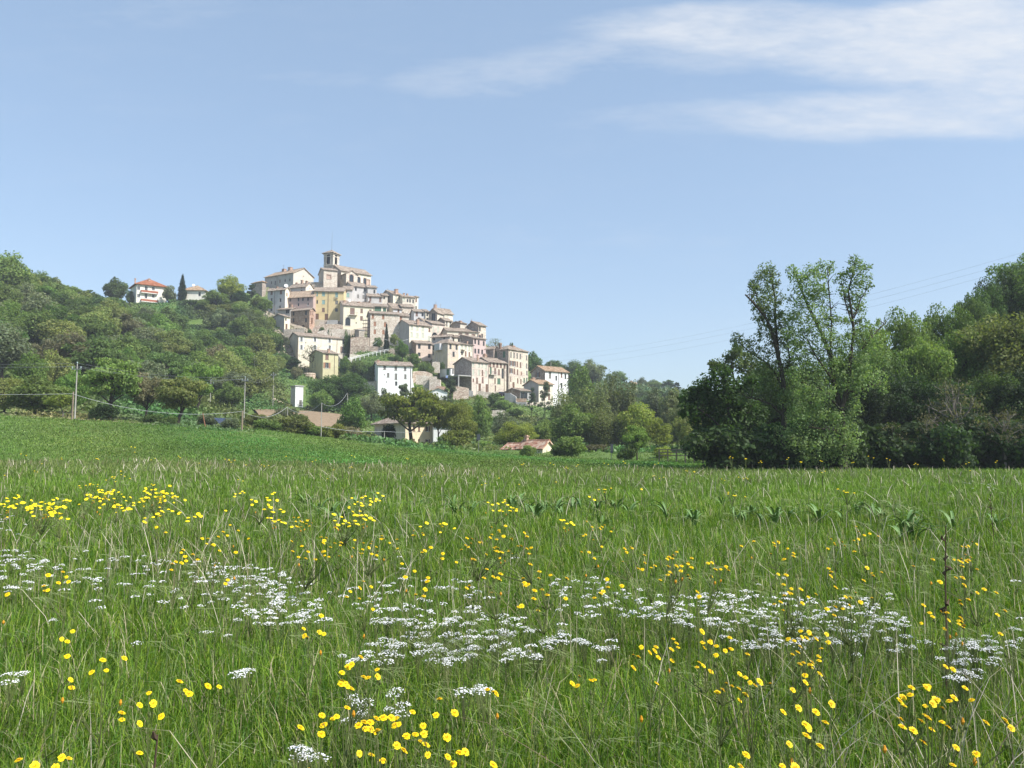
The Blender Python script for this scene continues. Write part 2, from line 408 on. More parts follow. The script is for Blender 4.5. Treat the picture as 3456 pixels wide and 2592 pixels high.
# ------------------------------------------------------------------ houses of the hill village
VILLAGE = []
GROUND_CTRL = []                 # (x, y, z): where the hill must pass under the houses
def Yof(yb): return 258.0 + (1420.0 - yb) * 0.207
WT = {  # window kinds: width, height, leaf material, build style
 'd': (0.95, 1.45, None, 'pane'), 'r': (0.95, 1.5, M_BROWN, 'shut'), 'o': (0.95, 1.5, M_RUST, 'shut'), 't': (1.1, 1.5, M_TEAL, 'shut'),
 'g': (0.95, 1.5, M_GREYS, 'shut'), 'n': (0.95, 1.5, M_GREENS, 'shut'), 'p': (1.0, 1.6, M_PALEG, 'shut'),
 'w': (1.0, 1.5, M_WHITEP, 'open'), 'br': (1.1, 1.6, M_BROWN, 'open'), 'ro': (1.2, 1.4, M_RUST, 'open'), 'wn': (0.95, 1.4, None, 'whitepane'),
 'a': (0.9, 1.2, None, 'pane'), 's': (0.55, 0.6, None, 'pane'), 'D': (1.1, 2.2, M_DOORW, 'door'), 'G': (2.0, 2.3, M_GREEND, 'door'),
 'A': (2.2, 3.2, None, 'arch'), 'B': (1.5, 3.6, None, 'belfry'), 'k': (1.6, 1.6, None, 'brickwin'), 'K': (1.6, 3.4, None, 'brickarch'),
}
class House:
    def __init__(s, name, label, cat, zk, corner, xl, xr, th, wall, roof='g2', ry=None, wins=(), Y=None, w1=None, w2=None, over=0.45,
                 rmat=None, ext=9.0, chim=(), dish=(), ant=(), bal=(), pipes=(), thick=0.2, rh=None, group=None, ctrl=True, parapet=False, wr=(4.5, 12.5), square=False):
        s.zk = zk
        (xc, ye), (_, yb) = z(zk, corner[0], corner[1]), z(zk, corner[0], corner[2])
        s.Y = Y or Yof(yb)
        B = at(xc, yb, s.Y); E = at(xc, ye, s.Y)
        s.B = B; s.H = E[2] - B[2]
        # the angle nearest the estimate that gives both visible faces a sensible width
        best = None
        for c_ in (range(4, 80) if not w1 and not w2 else [th]):
            t_ = rad(c_); a1 = np.array((-math.sin(t_), math.cos(t_), 0)); a2 = np.array((math.cos(t_), math.sin(t_), 0))
            v1 = s.solve(E, a1, z(zk, xl, 0)[0]) if not w1 else w1; v2 = s.solve(E, a2, z(zk, xr, 0)[0]) if not w2 else w2
            pen = abs(c_ - th) + 1000 * (not (wr[0] <= v1 <= wr[1])) + 1000 * (not 0.8 < v2 < 60) + (60 * abs(v1 - v2) if square else 0)
            if best is None or pen < best[0]: best = (pen, c_)
        th = rad(best[1]); s.th = th
        s.d2 = np.array((math.cos(th), math.sin(th), 0)); s.d1 = np.array((-math.sin(th), math.cos(th), 0))
        s.W2 = w2 if w2 else s.solve(E, s.d2, z(zk, xr, 0)[0])
        s.W1 = w1 if w1 else s.solve(E, s.d1, z(zk, xl, 0)[0])
        s.W1 = min(max(s.W1, 1.0), 40); s.W2 = min(max(s.W2, 1.0), 60)
        s.ext = ext
        if s.Y > 265 and s.Y < 370 and B[0] > -105:
            for u_ in (0, .5, 1): VILLAGE.append(tuple((B + s.d2 * s.W2 * u_)[:2])); VILLAGE.append(tuple((B + s.d1 * s.W1 * u_)[:2]))
        if ctrl:
            gd = 1.6 if name in ('house', 'stone_house', 'brick_house', 'tower_house', 'apartment_house') and s.Y > 258 else 0.0
            GROUND_CTRL.append((B[0], B[1], B[2] + 0.2 - gd))
            e = B + s.d2 * s.W2; GROUND_CTRL.append((e[0], e[1], e[2] + 0.3 - gd))
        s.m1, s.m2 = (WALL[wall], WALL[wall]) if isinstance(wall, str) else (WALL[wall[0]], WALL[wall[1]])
        s.root = empty(name, B, th, label, cat, group)
        H, W1, W2 = s.H, s.W1, s.W2
        # roof height
        along2 = roof in ('g2',) or (roof == 'h' and W2 >= W1)
        span = W1 if along2 else W2
        if ry is not None:
            mid = {'g2': (0, W1 / 2), 'g1': (W2 / 2, 0), 'h': (W2 / 2, W1 / 2), 'p': (W2 / 2, W1 / 2), 'm2': (W2 * .5, W1), 'f': (0, 0)}[roof]
            P = E + s.d2 * mid[0] + s.d1 * mid[1]
            pxm = pix(P)[0]
            rh = at(pxm, z(zk, 0, ry)[1], P[1])[2] - E[2]
        if rh is None: rh = 0.36 * span / 2
        if roof not in ('f', 'm2'): rh = min(max(rh, 0.22 * span / 2), 0.8 * span / 2)
        if roof == 'm2': rh = min(max(rh, 0.15 * W1), 0.5 * W1)
        s.rh = rh; s.roofk = roof
        holes = {1: [], 2: []}
        s.wins = []
        for it in wins:
            f, wx, wy, k = it[:4]
            w0, h0 = WT[k][0], WT[k][1]
            if len(it) > 4: w0 = it[4]
            if len(it) > 5: h0 = it[5]
            u, zz = s.face_pt(f, *z(zk, wx, wy))
            Wf = W1 if f == 1 else W2
            if k not in 'ABKDG': w0 *= .86; h0 *= .92
            w0 = min(w0, Wf * 0.8)
            u = min(max(u, w0 / 2 + 0.12), Wf - w0 / 2 - 0.12)
            zz = min(zz, H - h0 / 2 - 0.12)
            r = (u - w0 / 2, u + w0 / 2, zz - h0 / 2, zz + h0 / 2)
            if any(r[0] < q[1] + .05 and r[1] > q[0] - .05 and r[2] < q[3] + .05 and r[3] > q[2] - .05 for q in holes[f]): continue
            holes[f].append(r); s.wins.append((f, r, k))
        s.walls(holes)
        s.make_roof(rmat, over, thick, parapet)
        for w in s.wins: s.window(*w)
        for c in chim: s.chimney(*c)
        for d in dish: s.dish(*d)
        for a in ant: s.antenna(*a)
        for b_ in bal: s.balcony(*b_)
        for p in pipes: s.pipe(*p)
    def solve(s, P, d, px):
        k = (px - 1728) / FPX
        D0 = P[1] * math.cos(PITCH) + (P[2] - CAMZ) * math.sin(PITCH)
        den = d[0] - k * d[1] * math.cos(PITCH)
        return (k * D0 - P[0]) / den
    def face_pt(s, f, px, py):
        d = s.d2 if f == 2 else s.d1
        u = 0; zz = s.H * .5
        for _ in range(4):
            P = s.B + np.array((0, 0, zz)); u = s.solve(P, d, px)
            Q = s.B + d * u
            zz = at(px, py, Q[1])[2] - s.B[2]
        return u, zz
    def fp(s, f, u, zz, dep): return (u, dep, zz) if f == 2 else (dep, u, zz)
    def fbox(s, mb, f, u0, u1, z0, z1, d0, d1, mi=0): mb.box(s.fp(f, u0, z0, d0), s.fp(f, u1, z1, d1), mi)
    def walls(s, holes):
        H, W1, W2, e = s.H, s.W1, s.W2, s.ext
        mb = MB()
        def wallface(f, Wd, hs, mi):
            us = sorted({0.0, Wd} | {r[0] for r in hs} | {r[1] for r in hs}); zs = sorted({-e, H} | {r[2] for r in hs} | {r[3] for r in hs})
            for i in range(len(us) - 1):
                for j in range(len(zs) - 1):
                    cu, cz = (us[i] + us[i + 1]) / 2, (zs[j] + zs[j + 1]) / 2
                    if any(r[0] < cu < r[1] and r[2] < cz < r[3] for r in hs): continue
                    q = [s.fp(f, us[i], zs[j], 0), s.fp(f, us[i + 1], zs[j], 0), s.fp(f, us[i + 1], zs[j + 1], 0), s.fp(f, us[i], zs[j + 1], 0)]
                    mb.add(q, [(0, 1, 2, 3) if f == 2 else (0, 3, 2, 1)], mi)
            for r in hs:
                D = 0.26
                a, b, c, d = (r[0], r[2]), (r[1], r[2]), (r[1], r[3]), (r[0], r[3])
                for p, q in ((a, b), (b, c), (c, d), (d, a)):
                    mb.add([s.fp(f, p[0], p[1], 0), s.fp(f, q[0], q[1], 0), s.fp(f, q[0], q[1], D), s.fp(f, p[0], p[1], D)], [(0, 3, 2, 1) if f == 2 else (0, 1, 2, 3)], mi)
        wallface(2, W2, holes[2], 1); wallface(1, W1, holes[1], 0)
        mb.add([(W2, 0, -e), (W2, W1, -e), (W2, W1, H), (W2, 0, H)], [(0, 1, 2, 3)], 0)
        mb.add([(0, W1, -e), (W2, W1, -e), (W2, W1, H), (0, W1, H)], [(0, 3, 2, 1)], 1)
        r = s.rh - 0.02
        if s.roofk == 'g2':
            for x in (0, W2): mb.add([(x, 0, H), (x, W1, H), (x, W1 / 2, H + r)], [(0, 2, 1) if x == 0 else (0, 1, 2)], 0)
        elif s.roofk == 'g1':
            for y in (0, W1): mb.add([(0, y, H), (W2, y, H), (W2 / 2, y, H + r)], [(0, 1, 2) if y == 0 else (0, 2, 1)], 1)
        elif s.roofk == 'm2':
            for x in (0, W2): mb.add([(x, 0, H), (x, W1, H), (x, W1, H + r)], [(0, 2, 1) if x == 0 else (0, 1, 2)], 0)
            mb.add([(0, W1, H), (W2, W1, H), (W2, W1, H + r), (0, W1, H + r)], [(0, 3, 2, 1)], 1)
        for f, rr, k in s.wins:                      # arched heads: the corners of the opening are filled
            if WT[k][3] in ('arch', 'belfry', 'brickarch'):
                u0, u1, z0, z1 = rr; w = (u1 - u0) / 2; n = 5
                for sgn, uc in ((1, u0), (-1, u1)):
                    pts = [(uc, z1)] + [(uc + sgn * w * (1 - math.cos(a)), z1 - w + w * math.sin(a)) for a in [PI / 2 * i / n for i in range(n + 1)]]
                    for dep in (0.03,):
                        mb.add([s.fp(f, p[0], p[1], dep) for p in pts], [tuple(range(len(pts)))], 1 if f == 2 else 0)
        s.wall = mb.build('wall', [s.m1, s.m2], s.root)
    def make_roof(s, rmat, o, t, parapet):
        H, W1, W2, r = s.H, s.W1, s.W2, s.rh
        mb = MB(); k = s.roofk
        def slab(poly, tt=t):
            P = [Vector(p) for p in poly]
            n = (P[1] - P[0]).cross(P[2] - P[0]).normalized()
            if n.z < 0: n = -n
            mb.prism([p + n * tt for p in P], -n * tt)
        if k == 'g2':
            sl = r / (W1 / 2); oz = o * sl
            slab([(-o, -o, H - oz), (W2 + o, -o, H - oz), (W2 + o, W1 / 2, H + r), (-o, W1 / 2, H + r)])
            slab([(-o, W1 + o, H - oz), (-o, W1 / 2, H + r), (W2 + o, W1 / 2, H + r), (W2 + o, W1 + o, H - oz)])
            mb.tube([(-o, W1 / 2, H + r + t), (W2 + o, W1 / 2, H + r + t)], 0.12, 6)
        elif k == 'g1':
            sl = r / (W2 / 2); oz = o * sl
            slab([(-o, -o, H - oz), (W2 / 2, -o, H + r), (W2 / 2, W1 + o, H + r), (-o, W1 + o, H - oz)])
            slab([(W2 + o, -o, H - oz), (W2 + o, W1 + o, H - oz), (W2 / 2, W1 + o, H + r), (W2 / 2, -o, H + r)])
            mb.tube([(W2 / 2, -o, H + r + t), (W2 / 2, W1 + o, H + r + t)], 0.12, 6)
        elif k in ('h', 'p'):
            a, b = (-o, -o, H), (W2 + o, -o, H); c, d = (W2 + o, W1 + o, H), (-o, W1 + o, H)
            hx = (W2 - min(W1, W2)) / 2 if k == 'h' else 0; hy = (W1 - min(W1, W2)) / 2 if k == 'h' else 0
            p, q = (W2 / 2 - hx, W1 / 2 - hy, H + r), (W2 / 2 + hx, W1 / 2 + hy, H + r)
            up = lambda v: (v[0], v[1], v[2] + t)
            vs = [a, b, c, d] + [up(a), up(b), up(c), up(d), up(p), up(q)]
            if hy > 0: fs = [(4, 5, 8), (5, 6, 9, 8), (6, 7, 9), (7, 4, 8, 9)]
            else: fs = [(4, 5, 9, 8), (5, 6, 9), (6, 7, 8, 9), (7, 4, 8)]
            mb.add(vs, fs + [(0, 3, 2, 1), (0, 1, 5, 4), (1, 2, 6, 5), (2, 3, 7, 6), (3, 0, 4, 7)])
        elif k == 'm2':
            oz = o * r / W1
            slab([(-o, -o, H - oz), (W2 + o, -o, H - oz), (W2 + o, W1 + o, H + r + oz), (-o, W1 + o, H + r + oz)])
        else:
            mb.box((-o * .4, -o * .4, H), (W2 + o * .4, W1 + o * .4, H + t))
        m = rmat or ('x' if k in ('g2', 'm2', 'h') else 'y')
        s.roof = mb.build('roof', ROOF[m] if isinstance(m, str) else m, s.root)
        s.eave_over = o
    def window(s, f, r, k):
        u0, u1, z0, z1 = r; st = WT[k][3]; lm = WT[k][2]
        A = lambda mb, *q, mi=0: s.fbox(mb, f, *q, mi)
        if st in ('pane', 'whitepane', 'open', 'arch', 'belfry', 'brickwin', 'brickarch'):
            fm = {'whitepane': M_WHITEP, 'open': M_WHITEP, 'brickwin': M_BRICKT, 'brickarch': M_BRICKT, 'belfry': M_STONEF, 'arch': M_STONEF}.get(st, M_GREYS)
            w = MB(); fr = 0.07
            if st in ('brickwin', 'brickarch', 'arch', 'belfry'):
                fr = 0.22
                A(w, u0 - fr, u0, z0, z1 + fr, -0.05, 0.05); A(w, u1, u1 + fr, z0, z1 + fr, -0.05, 0.05); A(w, u0, u1, z1, z1 + fr, -0.05, 0.05); A(w, u0 - fr, u1 + fr, z0 - 0.16, z0, -0.12, 0.05)
            else:
                A(w, u0, u0 + fr, z0, z1, .12, .20); A(w, u1 - fr, u1, z0, z1, .12, .20); A(w, u0 + fr, u1 - fr, z1 - fr, z1, .12, .20); A(w, u0 + fr, u1 - fr, z0, z0 + fr, .12, .20)
                um = (u0 + u1) / 2
                if u1 - u0 > .7: A(w, um - .03, um + .03, z0 + fr, z1 - fr, .125, .195)
                if st != 'pane' or s.bright: A(w, u0 - .12, u1 + .12, z0 - .1, z0 - .002, -.1, .1)
            wo = w.build('window', fm, s.root)
            p = MB(); A(p, u0, u1, z0, z1, .21 if st != 'belfry' else 1.2, .25 if st != 'belfry' else 1.25)
            if st == 'belfry':
                A(p, u0 - .02, u0, z0, z1, .26, 1.2); A(p, u1, u1 + .02, z0, z1, .26, 1.2); A(p, u0, u1, z1, z1 + .02, .26, 1.2); A(p, u0, u1, z0 - .02, z0, .26, 1.2)
            p.build('pane', M_BRICKT if st in ('brickwin',) else M_GLASS, wo)
            if st == 'open':
                h = (u1 - u0) / 2
                for q0, q1 in ((u0 - h - .06, u0 - .06), (u1 + .06, u1 + h + .06)):
                    sh = MB(); A(sh, q0, q1, z0, z1, -.07, -.02)
                    sh.build('shutter', lm, wo)
        elif st == 'shut':
            h = (u0 + u1) / 2
            w = MB(); A(w, u0, h - .01, z0, z1, .10, .15); A(w, h + .01, u1, z0, z1, .10, .15); A(w, u0, u1, z0, z1, .16, .22)
            A(w, u0 - .1, u1 + .1, z0 - .1, z0 - .002, -.08, .08)
            w.build('shutter', lm, s.root)
        else:
            w = MB(); A(w, u0, u1, z0, z1, .14, .22); A(w, u0 + .12, u1 - .12, z0 + .2, (z0 + z1) / 2 - .1, .11, .14); A(w, u0 + .12, u1 - .12, (z0 + z1) / 2 + .1, z1 - .15, .11, .14)
            w.build('door', lm, s.root)
    bright = False
    def roof_pt(s, px, dy=0.5):
        """local place on the ridge side at photo column px"""
        along2 = s.W2 >= s.W1
        if along2:
            P = s.B + s.d1 * (s.W1 * dy) + np.array((0, 0, s.H)); u = s.solve(P, s.d2, px)
            return min(max(u, .5), s.W2 - .5), s.W1 * dy
        P = s.B + s.d2 * (s.W2 * dy) + np.array((0, 0, s.H)); u = s.solve(P, s.d1, px)
        return s.W2 * dy, min(max(u, .5), s.W1 - .5)
    def top_z(s, x, y, py):
        P = s.B + s.d2 * x + s.d1 * y
        return at(pix(P)[0], py, P[1])[2] - s.B[2]
    def chimney(s, cx, cy, w=0.7, dy=0.5, m=None):
        px, py = z(s.zk, cx, cy)
        x, y = s.roof_pt(px, dy); zt = max(s.top_z(x, y, py), s.H + s.rh * 0.8 + 0.5)
        mb = MB(); mb.box((x - w / 2, y - w / 2, s.H + .05), (x + w / 2, y + w / 2, zt - .25)); mb.box((x - w / 2 - .12, y - w / 2 - .12, zt - .25), (x + w / 2 + .12, y + w / 2 + .12, zt - .13))
        mb.box((x - w / 3, y - w / 3, zt - .13), (x + w / 3, y + w / 3, zt))
        mb.build('chimney', m or WALL['brickpink'], s.roof)
    def antenna(s, cx, cy, dy=0.5):
        px, py = z(s.zk, cx, cy)
        x, y = s.roof_pt(px, dy); zt = s.top_z(x, y, py)
        mb = MB(); mb.tube([(x, y, s.H), (x, y, zt)], 0.045, 5)
        for i in range(4): mb.tube([(x - .5 + .1 * i, y, zt - .15 - .28 * i), (x + .5 - .1 * i, y, zt - .15 - .28 * i)], .03, 4)
        mb.build('antenna', M_METAL, s.roof)
    def dish(s, cx, cy, R=0.5, dy=0.25):
        px, py = z(s.zk, cx, cy)
        x, y = s.roof_pt(px, dy); zt = s.top_z(x, y, py)
        mb = MB(); mb.tube([(x, y, s.H), (x, y, zt)], .04, 5)
        a = -s.th - 0.5; n = Vector((math.sin(a + .9), -math.cos(a + .9), .35)).normalized(); t1 = n.cross(Vector((0, 0, 1))).normalized(); t2 = n.cross(t1)
        c = Vector((x, y, zt)) + n * .1
        ring = lambda rr, d: [c + n * d + (t1 * math.cos(q) + t2 * math.sin(q)) * rr for q in [2 * PI * i / 14 for i in range(14)]]
        V = ring(R, .16) + ring(R * .55, .05) + [c] + [v - n * .04 for v in ring(R, .16)]
        F = [(i, (i + 1) % 14, 14 + (i + 1) % 14, 14 + i) for i in range(14)] + [(14 + i, 14 + (i + 1) % 14, 28) for i in range(14)] + [(i, 29 + i, 29 + (i + 1) % 14, (i + 1) % 14) for i in range(14)] + [tuple(29 + i for i in range(14))]
        mb.add(V, F); mb.tube([c, c + n * .55], .025, 4)
        mb.build('satellite_dish', M_DISH, s.roof)
    def balcony(s, f, bx0, bx1, by, m=None, rail=None, dep=1.1):
        u0, zz = s.face_pt(f, *z(s.zk, bx0, by)); u1, _ = s.face_pt(f, *z(s.zk, bx1, by))
        mb = MB(); s.fbox(mb, f, u0, u1, zz - .18, zz, -dep, -.003)
        bo = mb.build('balcony', m or M_STONEF, s.root)
        rl = MB(); h = 1.0
        if rail is None:
            for q in np.linspace(u0 + .03, u1 - .03, max(4, int((u1 - u0) / .35))): s.fbox(rl, f, q - .02, q + .02, zz, zz + h, -dep + .02, -dep + .06)
            s.fbox(rl, f, u0, u1, zz + h, zz + h + .06, -dep, -dep + .08); s.fbox(rl, f, u0, u0 + .05, zz + h, zz + h + .06, -dep + .08, -.01); s.fbox(rl, f, u1 - .05, u1, zz + h, zz + h + .06, -dep + .08, -.01)
            rl.build('railing', M_METAL, bo)
        else:
            s.fbox(rl, f, u0, u1, zz + .1, zz + h, -dep + .01, -dep + .1); s.fbox(rl, f, u0, u0 + .1, zz + .1, zz + h, -dep + .1, -.02); s.fbox(rl, f, u1 - .1, u1, zz + .1, zz + h, -dep + .1, -.02)
            rl.build('railing', rail, bo)
    def pipe(s, f, px_, y0=None, y1=None):
        u, _ = s.face_pt(f, *z(s.zk, px_, 0 if y0 is None else y0))
        zt = s.H - .1 if y0 is None else s.face_pt(f, *z(s.zk, px_, y0))[1]; zb = -.5 if y1 is None else s.face_pt(f, *z(s.zk, px_, y1))[1]
        mb = MB(); p = s.fp(f, u, zb, -.1); q = s.fp(f, u, zt, -.1); mb.tube([p, q], .07, 6)
        mb.build('downpipe', M_PIPE, s.root)

def W(f, k, pts, *size): return [(f, x, y, k) + tuple(size) for x, y in pts]
V_ = 'houses of the hill village'
def house(name, label, *a, cat='house', **k): return House(name, label, cat, *a, group=k.pop('group', V_), **k)

# ---- top of the hill
house('house', 'long grey house with brick chimneys left of the church, cream gable to the right', 'A', (650, 705, 960), 165, 992, 58, ('grey', 'beige'), 'g1', 632,
      W(1, 'd', [(280, 875), (512, 838), (593, 828)]) + W(1, 'r', [(425, 850)]) + W(1, 'd', [(345, 880)], .9, 2.2) + W(1, 's', [(283, 770), (350, 757), (515, 735)]) + W(2, 's', [(830, 765)]),
      Y=350, wr=(10, 20), rmat='oy', chim=[(600, 612, 1.6), (495, 640, 1.5), (205, 735, .8), (315, 706, .7)], ant=[(482, 572)], pipes=[(1, 400)])
house('stone_house', 'small round-cornered stone house at the far left end of the hilltop', 'M', (1572, 562, 790), 1378, 1640, 55, 'darkstone', 'h', 520, W(1, 'd', [(1445, 625)]), Y=352, rmat='ox', wr=(4, 9))
house('house', 'tall narrow grey house with two red-brown top shutters at the left edge', 'A', (507, 988, 1440), 210, 578, 68, ('lightgrey', 'cream'), 'g1', 925,
      W(1, 'r', [(285, 1042), (443, 1037)], 1.3, 1.7) + W(1, 'd', [(283, 1168), (433, 1172)], 1.1, 1.7) + W(1, 'd', [(279, 1320)], 1.2, 2.0) + W(1, 'a', [(425, 1285)]) + W(2, 'r', [(545, 1075)], .8, 1.4),
      Y=326, pipes=[(1, 367)], dish=[(555, 930, .8, .4)], chim=[(380, 940, .7)])
house('house', 'grey house with cream gable above the dusky pink house', 'A', (862, 940, 1090), 578, 995, 66, ('lightgrey', 'cream'), 'g1', 885,
      W(1, 'd', [(608, 1033), (790, 1025)], 1.2, 1.6) + W(1, 's', [(608, 965), (792, 955)]) + W(2, 's', [(935, 945)]), Y=336, chim=[(800, 830, .8), (877, 842, .8), (707, 872, .7)])
house('house', 'dusky pink house with a steep tiled roof beside the yellow house', 'A', (988, 1112, 1345), 440, None, 76, 'pink', 'g1', 1012,
      W(1, 'd', [(600, 1162), (740, 1152), (815, 1148), (902, 1144)], .95, 1.6) + W(1, 'd', [(597, 1270)], 1.2, 1.7) + W(1, 'd', [(738, 1248)], .8, 1.3) + W(1, 'wn', [(900, 1240)], .8, 1.3),
      Y=325, w2=11.5, rmat='oy', chim=[(828, 1020, .6), (556, 1065, .7)])
house('house', 'bright yellow house with teal shutters', 'A', (998, 1018, 1505), None, 1500, 4, 'yellow', 'g2', 962,
      W(2, 't', [(1057, 1065)], .8, 1.9) + W(2, 't', [(1165, 1065)], 1.4, 1.9) + W(2, 't', [(1388, 1078)], 1.3, 2.2) + W(2, 'd', [(1057, 1202)], .75, 1.7) + W(2, 't', [(1165, 1203)], 1.4, 1.8)
      + W(2, 'g', [(1388, 1207)], 1.4, 1.6) + W(2, 'r', [(1162, 1335)], 1.3, 1.8) + W(2, 'd', [(1385, 1338)], 1.3, 1.6) + W(2, 'D', [(1055, 1452), (1215, 1455)], 1.4, 2.6),
      Y=327, w1=8, pipes=[(2, 1270, None, 1390)], bal=[(2, 1362, 1412, 1135, None, None, .5)], chim=[(1295, 985, .6)])
house('house', 'narrow pale grey house with one teal window right of the yellow house', 'A', (1502, 992, 1190), None, 1652, 10, 'bluegrey', 'g2', 940, W(2, 't', [(1580, 1083)], 1.3, 1.9), Y=334, w1=8)
house('house', 'broad plain grey house with four small windows below the church', 'A', (1656, 932, 1210), 1500, 1914, 19, ('grey', 'lightgrey'), 'g2', 866,
      W(2, 'd', [(1713, 983), (1864, 998)], 1.0, 1.7) + W(2, 'g', [(1752, 1103), (1841, 1112)], 1.0, 1.6), Y=339, chim=[(1595, 832, .7)])
house('house', 'low grey house with one window stepping down right of the broad grey house', 'A', (1914, 952, 1090), None, 2065, 22, 'lightgrey', 'g2', 925, W(2, 'd', [(2028, 1028)], 1.0, 1.7), Y=341, w1=7, chim=[(1905, 905, .6)])
house('house', 'low grey house with two red-brown shutters under a thin roof', 'B', (890, 1212, 1380), None, 1165, 17, 'lightgrey', 'g2', 1176, W(2, 'r', [(940, 1265), (1125, 1282)], 1.0, 1.9), Y=335, w1=6, chim=[(1080, 1160, .6)])
house('house', 'slim cream house with one high window beside the dark gable', 'B', (1165, 1200, 1380), None, 1262, 20, 'beige', 'g2', 1172, W(2, 'd', [(1198, 1242)], .9, 1.5), Y=337, w1=6)
house('house', 'tall pale house with dark left gable and a big brick chimney', 'B', (1363, 1175, 1390), 1115, 1535, 30, ('grey', 'cream'), 'g2', 1110,
      W(2, 'p', [(1418, 1237), (1485, 1249)], .9, 1.7) + W(2, 'g', [(1425, 1347)], 1.2, 1.1), Y=338, chim=[(1422, 1085, 1.3, .4)], ant=[(1262, 1072, .7)])
house('house', 'long cream house with a row of four windows on the ridge', 'B', (1537, 1222, 1420), None, 1772, 27, 'beige', 'g2', 1200,
      W(2, 'p', [(1558, 1277)], 1.2, 1.6) + W(2, 'd', [(1634, 1297)], .8, 1.5) + W(2, 'd', [(1680, 1300), (1738, 1312)], .8, 1.7) + W(2, 'a', [(1680, 1385)]), Y=337, w1=7, chim=[(1552, 1155, .7)])
house('house', 'tall cream end house with hipped roof right of the four-window house', 'B', (1778, 1228, 1480), 1585, 1832, 44, ('lightgrey', 'cream'), 'h', 1170,
      W(2, 'r', [(1797, 1285)], .9, 1.9) + W(2, 'd', [(1795, 1428)], .8, 1.6) + W(1, 'd', [(1750, 1420)], .8, 1.5), Y=342, chim=[(1590, 1165, .7)])
# ---- church
House('church_nave', 'church nave with long tiled roof and arched side windows', 'church', 'A', (1460, 668, 985), 1235, 1966, 41, ('greystone', 'cream'), 'g2', 580,
      W(2, 'K', [(1762, 838)], 1.8, 3.4) + W(2, 'K', [(1868, 862)], 1.6, 3.6) + W(2, 'brickwin' if False else 'k', [(1925, 880)], 2.0, 3.4), Y=353, over=.55)
House('church_chapel', 'small gabled church chapel with a tall brick-framed arch', 'chapel', 'A', (1546, 718, 985), 1440, 1738, 38, ('greystone', 'stone'), 'g1', 672,
      W(2, 'K', [(1640, 770)], 2.0, 4.6) + W(1, 'd', [(1465, 785)], 1.0, 2.4), Y=347, over=.4)
House('church_apse', 'square stone church apse with a walled-up brick window', 'church apse', 'A', (1162, 655, 1010), 1078, 1395, 20, ('greystone', 'stone'), 'g2', 628,
      W(2, 'k', [(1257, 775)], 2.2, 2.0), Y=344, over=.4)
bt = House('bell_tower', 'square stone bell tower with arched openings and low pyramid roof', 'bell tower', 'A', (1323, 368, 700), 1167, 1430, 48, ('greystone', 'stone'), 'p', 300,
      W(1, 'B', [(1248, 475)], 1.9, 4.6) + W(2, 'B', [(1377, 482)], 1.9, 4.8), Y=357, over=.75, thick=.25, ext=14, square=True)
mb = MB()
for zz, o_ in ((bt.H - .5, .3), (bt.H - 1.6, .12), (bt.face_pt(1, *z('A', 1248, 585))[1], .15)):
    mb.box((-o_, -o_, zz), (bt.W2 + o_, -.004, zz + .3)); mb.box((-o_, -.004, zz), (-.004, bt.W1 + o_, zz + .3)); mb.box((bt.W2 + .004, -.004, zz), (bt.W2 + o_, bt.W1 + o_, zz + .3)); mb.box((-.004, bt.W1 + .004, zz), (bt.W2 + .004, bt.W1 + o_, zz + .3))
mb.build('cornice', M_STONEF, bt.root)
mb = MB(); c_ = (bt.W2 / 2, bt.W1 / 2); zt_ = bt.H + bt.rh
mb.tube([(*c_, zt_), (*c_, zt_ + 5.5), (c_[0] + .1, c_[1], zt_ + 9.0)], [.09, .06, .03], 5); mb.box((c_[0] - .5, c_[1] - .04, zt_ + 6.4), (c_[0] + .5, c_[1] + .04, zt_ + 6.5))
mb.build('iron_cross', M_METAL, bt.root)
mb = MB()                                                     # a bell seen in the openings
ring = [(.0, 1.0), (.25, .95), (.34, .6), (.42, .2), (.62, 0)]
zc_ = bt.face_pt(1, *z('A', 1248, 490))[1]
mb.tube([(*c_, zc_ + 1 - .02)] + [(*c_, zc_ + h_) for r_, h_ in ring], [.02] + [r_ + .02 for r_, h_ in ring], 12)
mb.build('bell', flat('bell_bronze', (.20, .14, .07), .4, .5, .1, .7), bt.root)
house('stone_house', 'low flat-topped stone building between the long grey house and the church', 'A', (905, 878, 985), None, 1168, 2, 'greystone', 'f', None, W(2, 's', [(945, 912)]), Y=346, w1=5, rmat=WALL['concrete'], thick=.35)
# ---- upper middle
cb = house('house', 'pale yellow house with red-shuttered balcony door and arched entrance', 'A', (1500, 1255, 1600), 1408, 2008, 12, ('beige', 'butter'), 'g2', 1188,
      W(2, 'r', [(1655, 1360)], 2.2, 2.9) + W(2, 'r', [(1812, 1352)], 1.2, 1.9) + W(2, 'r', [(1960, 1348)], 1.1, 1.0) + W(2, 'A', [(1578, 1535)], 2.0, 3.3) + W(2, 's', [(1720, 1558)])
      + W(2, 'r', [(1810, 1478)], 1.3, 1.9) + W(1, 'd', [(1430, 1256), (1427, 1356)], .9, 1.7), Y=321, bal=[(2, 1600, 1735, 1418)], chim=[(1525, 1180, 1.1, .3), (1765, 1195, .8, .35), (1945, 1190, .7), (2010, 1190, .7)],
      dish=[(1605, 1180, .6)])
house('brick_house', 'brown brick house with pinkish right gable below the dusky pink house', 'A', (925, 1332, 1600), 595, 1012, 66, ('brick', 'brickpink'), 'g1', 1305,
      W(1, 'd', [(655, 1393), (868, 1387), (655, 1513), (866, 1508)], 1.15, 1.9) + W(1, 'a', [(820, 1612)], 1.3, 1.0) + W(2, 'r', [(950, 1385), (985, 1390)], .8, 1.7) + W(2, 'D', [(968, 1525)], 1.1, 2.6), Y=318)
